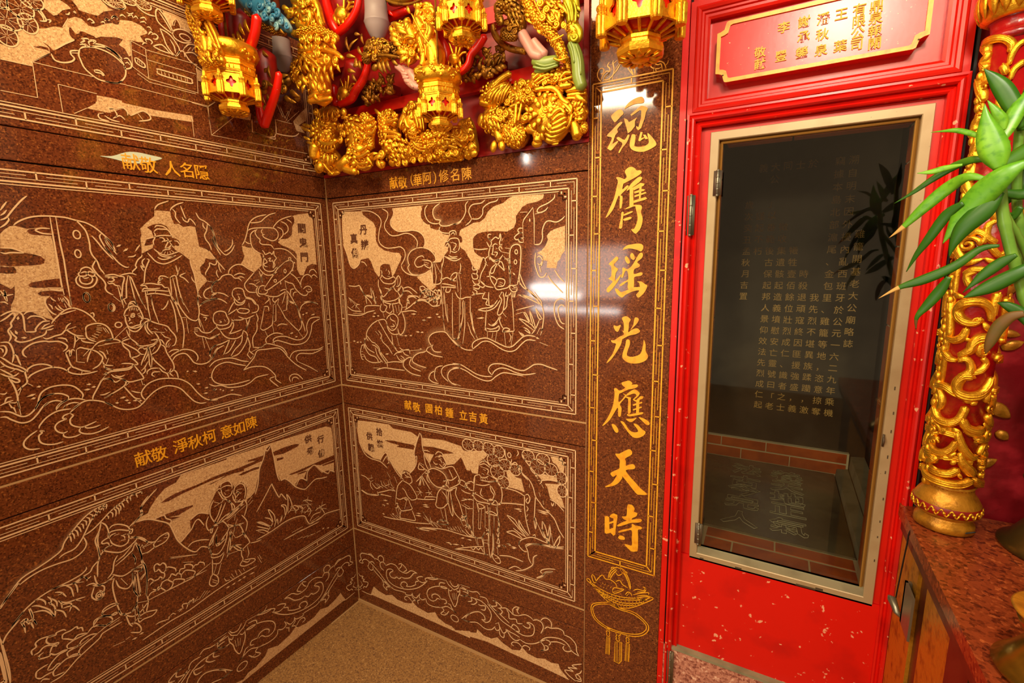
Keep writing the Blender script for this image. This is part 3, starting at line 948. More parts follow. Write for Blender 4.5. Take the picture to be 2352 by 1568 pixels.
l 926,2261 3,26 -18,31 -34,14
p 1200,2639 5,-60 -4,-72
p 1184,2638 -4,-69 -14,-74
p 1235,2642 -22,-73
p 1261,2644 -10,-49
p 1311,2648 -1,-60
p 1345,2650 -26,-30
l 1095,2612 -11,-52 -3,-60 3,-67
l 1085,2630 -17,-60 -9,-45 -5,-16 -5,-49 3,-48 16,-71
l 1061,2628 -2,-39 -20,-50 -25,-39 -32,-16 -17,14
p 1046,2627 -36,-93
p 1029,2502 -1,-82
p 1054,2511 -26,-3
l 1106,2609 10,-23 20,-21 10,3
l 955,2620 1,-49 1,-41 8,-36 -5,-50
p 961,2494 -18,-78
l 953,2559 -22,22 -38,14 -49,4
p 959,2389 -6,-68
p 944,2379 -19,-76
l 995,2444 -23,-3 -13,-22 -26,-12 -29,4 -36,25
l 999,2424 -18,-25 -30,-11 -38,-18 -39,15
p 996,2436 -19,-6
p 997,2428 -19,-7
l 939,2499 -17,-6 10,-15
l 954,2522 -22,-13 -23,-5
d 1067,2207 -14,2
d 1035,2205 -26,-10
d 1025,2126 -23,-4
d 984,2091 -24,0
d 942,2069 -29,0
d 994,2063 -28,-4
l 884,2496 -11,19 -28,9 -31,-10 -9,-27 -9,-26 11,-19 36,-3 31,12 12,21 -2,24
l 874,2451 -12,-30 -32,-4 -33,7 -15,19 -19,22
l 852,2468 -11,-9 12,-3
l 823,2473 -6,-13
l 794,2510 -25,39 -19,22
l 751,2596 -4,-33 -19,-14 -31,5 -16,24
l 680,2586 -38,-11 -19,-28 -21,-14 9,-34 41,-8
p 662,2555 -1,-29
l 735,2520 -18,7 -42,-9 -11,-13 23,-11 42,9 13,26
l 796,2498 -35,17 -18,10
l 779,2471 -8,-38 21,-38 10,-11 -34,3 -44,11
l 767,2462 -41,-5 -27,5
l 736,2479 -45,-18 -55,15
l 855,2412 -20,-36 -30,-21 -41,-6 -36,15 -12,28
l 621,2487 -9,-35 11,-21
l 691,2461 -4,-39 12,-32 -35,72
l 623,2431 6,-51 33,-47 2,-61
l 806,2347 21,-38 26,-45
l 769,2341 45,-59 30,-15
l 724,2368 14,-49 42,-35 30,-36
l 716,2392 -22,-28 14,-50 51,-59 47,-12
l 695,2355 -11,-62 9,-33 -28,-31
p 693,2260 16,-23 -19,-30 -20,18
l 922,2373 -40,10 -25,9
p 902,2410 -26,17
l 934,2271 -11,30 -26,24 -40,6 -51,16
l 938,2244 -26,23 -28,36 -42,17
l 942,2208 -34,26 -48,7 -57,-7 -56,-28 -42,-13
l 725,2171 50,19 63,26 58,-9 31,-31 8,-35 -19,-33 -53,-26 -74,-9 -79,3
l 950,2145 -12,1
l 955,2109 -29,-19 -39,-6 -46,-24 -75,-10 -54,9 -48,24 -80,0
l 746,2145 -39,31 -40,36 -27,39 -61,-2 -76,-5 -38,-25 -44,-64 -57,-59 -66,-48
l 746,2145 -54,10 -72,-11 -44,-27 -39,-50 -1,-28 -36,-36
l 538,2058 40,-9 -56,-64
l 668,2277 -53,-9 -40,16 -46,-13 -66,-34 -30,-52
p 571,2283 110,-34
l 571,2283 6,28 -26,22 -50,11 -53,-17
l 519,2274 6,28 -31,14 -59,-5 -80,-36 -54,1 -37,33 0,48 -27,45 -41,10 -51,-6
l 533,2281 -36,12 -58,-23 -59,-24 -76,-3 -47,27 -28,54 -17,46 -66,26
l 421,2155 -24,33 -44,11 -98,-13 -69,-7 -48,12
l 361,2124 8,30 -35,22 -99,-18 -90,19
p 361,2124 -93,-58 -64,-49
l 429,1995 7,30 -23,19 -42,-10 -39,-43
l 418,1997 -8,22 -26,-1 -20,-19
l 567,2521 -29,1 -5,-31
p 563,2516 22,-72 21,-59
l 605,2390 -21,-16 -45,16 -21,19 -12,61
p 499,2532 12,-106
p 480,2530 12,-106 15,-7
p 465,2529 -44,-96 -27,-31
l 394,2402 -47,-52 -20,-13 -26,35 8,76 20,68
p 395,2577 10,-91 31,-5
l 388,2549 -59,-38 -18,-81 -21,-50 -11,-59
p 337,2339 -37,-58
p 575,2368 -14,-38
p 519,2400 -4,-54
l 486,2387 -31,11 -44,-12
l 307,2467 -20,36 -46,19 -56,-5 -33,-17
d 266,2447 -23,2
d 294,2440 -22,2
d 223,2429 -40,6
d 402,2325 -31,2
d 364,2296 -22,0
d 940,2069 -20,3
d 902,2061 -12,0
d 887,2051 -12,-1
d 839,2041 -21,-2
l 966,2014 -62,-1 -66,4 -65,-26
l 1806,2196 -29,-10 -32,-30 -25,1 -26,24 -17,27 -22,16 -30,4
l 1809,2171 -17,-3 -16,-18 -27,-22 -28,0 -26,22 -23,29 -23,17
l 1629,2150 -2,12 -16,16 -29,10
l 1698,2085 -5,14 -27,28 -40,18 -48,-3
l 1605,2150 -13,15
l 1584,2125 -25,21 -19,9
l 1584,2121 -9,-13 13,-15 0,-24 -19,-18 -25,-8 -50,11
l 1544,2043 -13,-11 -26,-4 -25,4
l 1555,2044 8,-17 -14,-17 -32,-11 -35,3 -33,10
l 1584,2123 22,-5 7,-12 -12,-6 29,-8 15,-18 -6,-23 -19,-14 -16,4
l 1619,2037 2,-14 -14,-12 -25,-4 -22,5
l 1705,2078 28,-16 20,-20 2,-22 -16,-19 -31,-7
l 1681,2067 15,6 -5,-11 12,-10 0,-28 -17,-18 -29,-10 -31,1
p 1773,2226 -16,-5 -9,2
p 1775,2224 -6,-21 -6,-2 -4,-25
p 1747,2227 -1,-64
'''
T_['L3'] = r'''
ls20 1929,1341 -38,50 -43,44 -57,17 -48,16 -38,20 -17,33 -36,39 -43,38 -41,22 -54,9
l 1859,1410 -37,16 -46,8 -52,-3 -53,-7 -40,16 -18,29 6,38
l 1718,1455 -22,10 -38,4 -28,27 -17,26 -32,52 -30,29 -36,17
l 1615,1514 -34,12 -37,25 -38,29 -44,23 -61,21 -44,-2
l 1672,1546 -7,-13 0,-25
l 1662,1557 -10,-18 0,-22
l 1649,1563 -11,-15 -1,-26
l 1635,1573 -8,-13 -3,-24
l 1621,1578 -8,-8 0,-22
l 1610,1590 -11,-10 2,-21
l 1596,1600 -11,-14 3,-17
l 1582,1610 -11,-14 2,-22
l 1568,1620 -12,-10 0,-22
l 1551,1625 -9,-9 0,-22
l 1534,1629 -9,-8 3,-21
l 1520,1632 -9,-9 6,-20
l 1518,1568 -5,-7 1,-13
l 1506,1580 -12,-11 3,-21
l 1491,1591 -12,-15 5,-30
l 1483,1600 -16,-22 2,-26
l 1472,1604 -14,-16 2,-22
l 1457,1610 -9,-13 -4,-21
l 1442,1621 -13,-11 -5,-21
l 1426,1627 -13,-11 -1,-19
l 1408,1628 -21,-6 -5,-21
l 1371,1629 -10,-5 -1,-14
l 1334,1588 32,-32 12,-32 -5,-21 24,-16 25,-15 16,-10
F 1406,1482 -28,9 -32,3 5,-36
l 1864,1281 19,-19 28,-25
l 1911,1236 -47,45 -41,24 -48,14 -47,2 -37,2 -38,6 -21,13 -2,13
l 1769,1323 -41,-6 -34,-14 -45,10 -30,8 -13,19 -29,22
l 1693,1307 -24,-7 -20,13 -17,-20 -14,5
l 1643,1309 -8,-14 2,-12
l 1754,1301 -21,-15 -14,-32
l 1745,1281 -17,-3
l 1712,1306 -15,-23 -3,-46
l 1682,1300 -6,-22 1,-31
p 1688,1303 -39,-16
l 1823,1305 -17,-3 -14,-22 0,-18
l 1781,1298 -11,-25 9,-20
l 1769,1280 -14,-27 1,-25
l 1749,1254 -9,-20 1,-26
l 1836,1286 -20,-11 -34,-46 -11,-43 -7,47 18,35
l 1835,1255 -37,-18 -27,-51
l 1842,1282 -3,-36 1,-25
l 1766,1218 -26,-28 -7,-36
l 1744,1246 -21,-20 -30,-8 -40,-10
l 1738,1206 -35,-12 -20,-41
l 1741,1226 -34,-16 11,-36
p 1693,1218 -22,-20
l 1882,1235 -18,8 -2,-22
l 1879,1234 -7,-23 -2,-6
l 1859,1226 -19,-5 -7,-31
l 1518,1496 -15,10 -27,-7 -32,-29 -7,-28 10,-22
l 1527,1455 -10,22 -37,-7 -37,-24 -18,-1 7,-20 14,4
l 1525,1445 -9,14 -21,2
l 1520,1452 17,0 18,-7 -2,-11 -19,-6 -5,-17
l 1522,1439 -7,-27 -30,-31 -29,2 -11,26 4,22
l 1477,1437 -13,-12 -1,-15
p 1467,1436 -14,-4
p 1481,1411 -21,-7
l 1503,1451 -21,-2
l 1545,1546 -17,-26 -5,-39 7,-24
l 1545,1546 12,-38 22,-41 -4,-47 0,-45 12,-38 8,-59
l 1558,1500 12,-38 2,-89
l 1561,1403 -33,-29 -39,-24 -37,7 -32,19 -9,10
l 1558,1401 -35,7
l 1575,1375 -31,31 -27,-2
p 1420,1372 20,-41 40,-23 41,-17
p 1437,1358 41,-33 37,-14
l 1449,1402 -39,-12 -27,-25 -15,-33
p 1413,1315 -18,23 -5,-27
p 1368,1332 29,-12
p 1375,1278 30,8
l 1415,1354 -9,-43 0,-58 -10,-45 4,-87 13,-70
l 1443,1314 -10,-35 7,-25
l 1504,1341 18,-26 13,-48 24,-22
l 1537,1254 -38,-34 -44,5 -47,10
l 1643,1260 -25,-3 -24,-25 -40,1 -23,13
l 1619,1248 -18,-16 -26,-4
p 1567,1232 -34,-3
l 1606,1294 -2,-37 -9,-29
l 1533,1229 11,-31 1,-56 -9,-92 -10,-31 -27,-15 -23,3 -19,35
l 1528,1216 -8,-44 -32,-31 -25,22 -7,53
p 1507,1212 -22,-53
l 1447,1225 -29,-4 -5,-22 22,4
p 1456,1216 7,-111 -17,-41 -10,22 -1,117
p 1447,1201 5,-123
l 1408,1235 -8,-54 27,-32
l 1614,1236 9,-21 7,-23 -13,-27 -19,-5 -16,17 16,30
o1602,1179,13,19
o1602,1179,6,7
l 1594,1232 -17,-21 8,-32
l 1531,1085 56,2 19,-14 -15,-16 -32,-19 -22,3
l 1572,1048 46,15 22,-20
l 1634,1038 -36,-32 -29,11
l 1526,1019 -38,-43 -38,1 -40,32
p 1459,1024 1,-69 34,-24
l 1513,1004 -7,-54 -11,-28
l 1536,1050 -3,-31 -21,-6
p 1586,992 -43,6
F 1431,1451 -26,32 -53,2 -15,29 -36,41 -47,37 -59,11 -30,32 -362,-15 22,-182 36,8 26,-14 11,39 21,18 39,0 19,-32 15,-1 27,-44 22,-30 9,-40 54,27 50,-17 5,-61 25,-18 37,-26 24,68 16,70 33,37 34,25 33,20 45,10
K 1284,1521 -29,12 -46,9 -72,0 -69,1 -58,6 -75,0 -122,-10 3,-28 121,19 89,2 72,-4 81,-4 66,-11
K 1036,1516 -67,3 -47,12 1,-8 91,-12
K 847,1499 -30,8 2,-20
K 1321,1447 -36,0 -82,-4 -73,-9 -2,-9 52,-9 27,-6 49,14 -60,-31 45,1 14,-5 39,33
l 1321,1447 -42,0 -10,-24 -22,-23 9,-18
p 1247,1400 -51,-7
ls-9 1406,1473 -51,-10 -49,-35 -45,-43 -17,-63 -13,-53 -37,-70 -42,-48 -36,11 -40,-28
l 1187,1199 -29,16 -48,-12 -40,-22
l 1221,1247 -37,26 -30,23 -25,35 -21,1 -22,-49
l 1154,1352 -50,17 -54,-31
l 1291,1609 37,-27 46,-42 -3,-23 15,-22 32,-26
p 1277,1192 -133,-62
l 1437,1408 -30,-25 -36,-42 -33,-19 -27,15 -37,2 -3,-25 21,-19 32,-4 24,-1 31,-8 25,8
p 1287,1331 -15,-1
p 1295,1320 -18,-6
l 1332,1318 13,-7 -3,-24
l 1327,1315 -19,-3
p 1386,1320 -36,1
l 1422,1370 -9,-35 -5,-47 -4,-21
l 1411,1327 -5,19
l 1444,1317 -5,-29
J 1042,1350 -5,38 -27,44 -27,36 -17,17 -40,11 -27,-33 -1,-59 -19,25 -53,1 28,-236 93,6 104,130
l 968,1469 -10,20 -39,0 -19,-34 3,-24
l 964,1464 -34,0 -29,-17
l 964,1464 1,-37 -19,-34 -31,2 -15,27
l 992,1456 -16,9 -14,-15
l 986,1445 -15,-7
l 942,1433 -23,-3
l 950,1428 -6,-19
l 985,1452 -17,-48 -16,-25
l 1016,1410 23,-37 6,-46 -16,-50 -20,-22
p 1017,1399 -30,-24
p 1018,1366 -47,10
l 972,1372 -17,17 -14,-15 -13,-23
l 973,1365 30,-60 22,-29 -16,-25
l 950,1362 39,-64 27,-36
l 926,1367 -10,-47 4,-32
l 904,1390 -4,-36 -17,-21 -26,9
l 894,1402 -7,-37 9,-12
l 884,1393 -16,-3 -14,-15
p 874,1410 -32,-7
l 1009,1255 -41,24 -48,9 -50,18 -32,19
l 1001,1255 -47,8 -57,22 -56,15
l 1056,1324 14,-25 4,-30 -11,-31 -32,16 -22,-3
l 1057,1227 -18,23 -29,-7
l 1040,1242 11,-27 9,14
l 1009,1251 -30,0 -25,-47 3,-24 35,-31 34,-31
l 1011,1235 28,-43 20,-39 20,-13 -8,-29 -2,-43
l 1025,1184 7,-54 -48,15
p 1044,1178 10,-44
l 950,1168 -1,-52 16,-68 20,-36
p 942,1172 -24,-65
l 955,1196 -47,-8 -52,-11
p 912,1224 -12,37
l 918,1107 -32,-1 -22,6
l 955,1068 -31,-10 -47,-62
F 910,1637 -84,-7 -202,-6 -183,-12 -263,-17 -47,-26 -6,-67 3,-151 13,-127 60,31 49,4 63,85 60,-22 27,-41 70,-30 66,80 41,8 27,71 8,148 14,53 41,-23 52,-120 42,-123 60,-38 46,-14 15,162 47,30
K 921,1548 -84,-4 -90,1 -56,5 -7,-21 75,-3 80,-3 85,0
K 785,1569 -59,-5 -56,-3 2,-18 57,3 53,13
K 855,1498 -58,7 -82,-1 2,-18 55,4 63,-1
l 797,1505 -46,4 -36,-10
K 612,1558 -81,3 -83,-6 -37,-13 18,-14 54,-5 53,-4 70,12
K 589,1505 -50,-10 6,-12 46,4
K 518,1358 -115,-3 -91,-1 -184,-3 4,-37 124,7 57,23 93,-8 86,11
K 455,1336 -71,-5 -11,-11 67,5
K 244,1316 -112,-7 2,-16 99,13
ls-13 768,1206 -76,87 -45,52 -8,-18 -35,-95 -17,17 -35,-62
ls-15 764,1327 -27,64 -19,86 -35,61 -21,53 -13,-10 -28,28
l 621,1609 -10,-81 -10,-130 -14,-55
J 772,1331 -35,60 -19,86 -35,61 -21,53 -13,-10 -28,28 -10,-81 -10,-130 -23,-69 -32,11 -65,-85 -61,-48 45,-104 228,94 128,110
ls-12 577,1339 -31,1 -38,-42 -37,-52 -62,-46 -35,7 -61,26 -59,-15 -48,-10
J 475,1253 -42,38 -53,-29 -18,55 -49,27 -63,-85 -49,-4 -60,-36 12,-112 173,110 83,-17
ls-13 383,1232 -7,60 -14,30 -49,22 -33,-29 -32,-40 -51,-44 -20,14 -42,-29
l 470,1251 -37,40 -47,-32 -3,-27
J 884,1438 -35,3 -24,-20 -14,-34 16,-58 28,-14 40,29 3,46
l 898,1390 -13,40 -36,11 -23,-25 -4,-43 13,-40
l 841,1437 -15,12 -6,-21 -20,-19 18,-1
l 880,1400 -15,-16 19,-19
p 869,1381 -21,-1
p 894,1352 -16,-8
p 879,1409 -15,-17
l 942,1375 -42,-66 55,-36
l 896,1335 -42,-11 -17,0 -13,-43 25,-62
l 842,1318 34,-30 55,-27 26,-5
p 832,1285 127,-46
p 817,1296 -34,26
p 815,1277 -34,20
l 865,1236 -29,-62 16,-57
p 914,1188 -21,35
p 871,1183 12,-22
l 961,1222 -47,-34 -33,-18 -23,-98
p 915,1179 26,-69
p 941,1175 8,-61
l 711,1039 -44,45 23,101 -38,-59 0,-49
l 719,1141 -36,-28 -15,-38
l 776,1138 -43,-38 -53,-48 61,67 35,19
l 775,1108 -57,-45 -27,-20
l 787,1086 -49,-23 -35,-38
l 775,1074 -44,-39
l 661,1042 -25,46 -5,-43
l 609,1054 -15,43 26,-47
l 587,1063 -25,38 0,50 34,17 -22,-31 1,-60
l 553,1086 -36,33 9,66 22,41 -6,-44 10,-86
l 518,1109 -22,10 -29,-35 34,-14
p 541,1100 -73,-26
l 528,1124 -30,-30 -6,-39
l 465,1103 -30,-35 15,-35
p 475,1109 -39,-51
p 459,1049 -47,18
l 428,1022 -35,14 -4,30
p 449,1096 -88,-33
l 429,1118 -33,-6 -43,-32
p 382,1132 16,-40
p 418,1122 -51,-67
l 400,1072 -28,-57 26,-30
p 438,1038 -78,-29
l 338,998 -49,8 -49,-3
p 324,1013 -86,-49
p 267,1039 26,-75
l 299,1022 -30,-59 -10,-27
l 391,939 -38,34 -60,-9
l 380,933 -72,6
l 352,918 -55,10
ls-21 790,1021 -107,3 -103,14 -85,-8 -65,-26 -18,-43 -19,-37 -34,-8
ls-16 393,924 -83,-6 -63,12 -126,-30
l 604,915 -152,-8 -139,-10
p 538,933 -88,-1
p 530,908 -55,1
p 583,917 -131,-5
p 502,861 -44,-4
p 459,847 -46,-4
p 426,834 -47,1
p 391,831 -47,-5
p 356,827 -48,-4
d 295,827 -24,-2
d 253,812 -24,-8
l 1948,1209 -3,-71 -2,-85 5,-67
l 1957,1149 -1,-76 2,-77
l 1928,1351 -33,32 -30,31 -8,2
l 1946,1177 -16,32 -31,29 -19,15
l 1881,1235 -9,-10 0,-47
l 1878,1236 -9,-6 -11,10 -1,-27 -10,0
l 1858,1221 -9,-10 -5,-31
l 1847,1213 -10,0 -5,-23
l 1847,1282 -5,-35 0,-22
l 1866,1058 0,22 -17,7 0,19 -19,8 -35,-11 -15,-5
l 1862,1054 -18,1 -15,11 -18,-2 -31,-22
l 1780,1042 -4,9 25,12 13,22 -8,18 -26,-8 -4,9 -24,-3 -9,-11
l 1847,1033 -1,-12 -32,-11 -2,10
l 1846,1021 0,16 -16,6
l 1812,1020 -14,28 -15,-11
l 1812,1024 -18,-23 -27,-2 -16,-5
l 1761,1059 -6,20 -27,-1 -23,4 -4,-13 -14,-6 -2,-23
l 1761,1059 -17,-14 -20,-19 -19,10 -33,-14
l 1750,998 -2,18 -29,6 -40,-3 -9,1
l 1750,998 -26,-14 -23,2
l 1670,1020 -23,16 -34,-17 -16,-17
l 1711,978 -15,21 -33,4 -28,-14
l 1702,979 -31,9
l 1753,955 0,24 -29,2 -22,-2
l 1751,953 -17,-2 -18,-11 -7,-14
ls-6 1717,933 -13,31 -69,25
l 1829,879 -46,2 -49,32 -25,13 -76,32 -20,18 -80,3
p 1635,989 -38,13 -59,8
l 1830,947 -10,16 -18,17 -23,12 -28,-2
l 1828,945 -15,-5 -18,10 -15,-6
l 1813,900 -1,24 -26,17 -29,9 -38,-15
l 1813,900 -21,-6 -16,-2
l 1870,942 -6,27 -30,6 -10,-1
l 1870,942 -13,-15 -21,1 -21,-2
l 1859,909 -11,6 -19,-17
l 1644,1038 -7,25 -24,2 -29,-17 -15,-24 8,-16 25,2
l 1606,1073 -10,23 -32,6 -24,-10
l 1606,1073 -28,-25 -25,-1 -12,-9
l 1584,1048 -18,-5
p 1585,876 -50,-10
p 1531,871 -20,2
p 1287,1188 -143,-59
p 1287,1188 -25,-8
p 1220,1125 -51,-28
p 1416,1017 -99,-5 -129,-8 -110,30
p 1218,1019 -54,-12 -57,-3
l 1360,1152 -1,34 -15,8 -12,-16 -15,4 -12,-21 3,-25 12,-10
l 1363,1154 -14,0 -8,4 -11,-25 -12,-13 2,-21 16,-7
l 1309,1128 -9,17 -20,-13 -17,-20 -1,-19
l 1309,1074 -16,8 -9,12 -19,-22 -9,8 -16,-19 2,-22
l 1250,1072 -11,21 -22,-5 -2,17 -23,-9 -17,-21 7,-19
l 1240,1056 -21,15 -22,-10 -29,-27 11,-18
l 1173,1060 -9,13 -16,-5 -9,8 -23,-18 -1,-20
l 1402,1118 -15,12 -12,-13 -5,-16
l 1392,1094 -8,7 -14,4 -22,-1 -8,8 -15,-23
l 1382,1065 -26,-22 -17,24 -8,8 -22,-1 -12,-17 -13,-18 10,-20 15,-4
l 1284,1039 -9,13 -29,-15 -20,-18 8,-8
l 1407,1033 -16,16 -28,-2 -9,12 -24,-34 -6,-13
l 1463,813 -56,5 -88,7 -92,-3 -125,18 -135,9 -159,-4
l 1395,855 -21,1 -35,-12
p 1345,849 -13,-6 -10,16
p 1334,854 -27,8 -13,-15
p 1284,859 -15,3
l 1278,850 -16,7 11,3
l 1255,852 0,28 -26,-13 11,-26
l 1234,861 -22,17 11,-21
l 1222,862 -26,15 7,-24
p 1200,850 -28,24
p 1191,854 -33,1
p 1167,851 -37,33
p 1151,849 -33,27
p 1125,856 -22,9
p 1017,891 -11,-26 -22,-5
p 982,879 -15,-25
p 971,892 -14,-35
p 947,902 -9,-42
p 925,893 -15,-40
p 897,885 -7,-24
d 1016,821 -27,-3
d 980,817 -28,2
d 943,818 -29,1
d 910,819 -25,2
d 866,817 -39,-5
d 1508,851 -26,-5
d 1474,855 -23,-2
l 1424,1363 -13,-50 -5,-45 4,-24 -13,-34 3,-76 15,-86
l 1443,1315 -8,-38 4,-28
p 1461,1229 -53,1
l 1462,1225 -53,-3
l 1450,1218 -34,-22 -6,22
p 1445,1206 18,-90 -13,-52 -10,1 -1,129
l 1431,1155 -22,19
l 1453,1066 9,-38 30,-30
p 1460,1036 -44,-19
l 1412,1046 -2,-37 17,-54
p 1437,1011 0,-53
l 1463,1020 -6,-60 2,-12
p 1470,1017 10,-80
l 1465,952 -35,5 -39,-15 -12,-9 22,-15 40,8 21,-3 4,21
l 1499,943 -24,-18 -15,-38 9,-20 37,28
l 1472,949 -22,-12
l 1082,1137 -27,42 -25,33
l 1074,1132 -4,-40 -31,-24 -27,8 -32,41 -20,57
l 1024,1190 9,-72 -55,17
l 1071,1083 -5,-23 -42,-15 -28,12
l 1067,1051 11,-90 10,-13 14,-40 -22,-29 -27,6 -1,40 26,36
p 1046,1009 24,-53
p 1021,999 25,-59 13,-1
l 997,1048 32,-44 41,20
p 1082,925 -26,-28
p 1084,911 -23,-25
l 982,1024 -41,40 -53,-21
l 938,1162 26,-64 17,-60
p 982,1029 -72,-13
l 941,1064 -40,-53 -49,12 -16,11 18,51 23,44
l 890,1024 6,-47 -6,-34 22,-27 -35,-27 -59,-1 8,21 56,24
p 853,1013 -4,-54 13,-23
l 896,936 -31,-29 -20,8
l 832,1022 -38,-12 -36,-5
p 796,906 -20,-59
p 785,910 -12,-38
'''
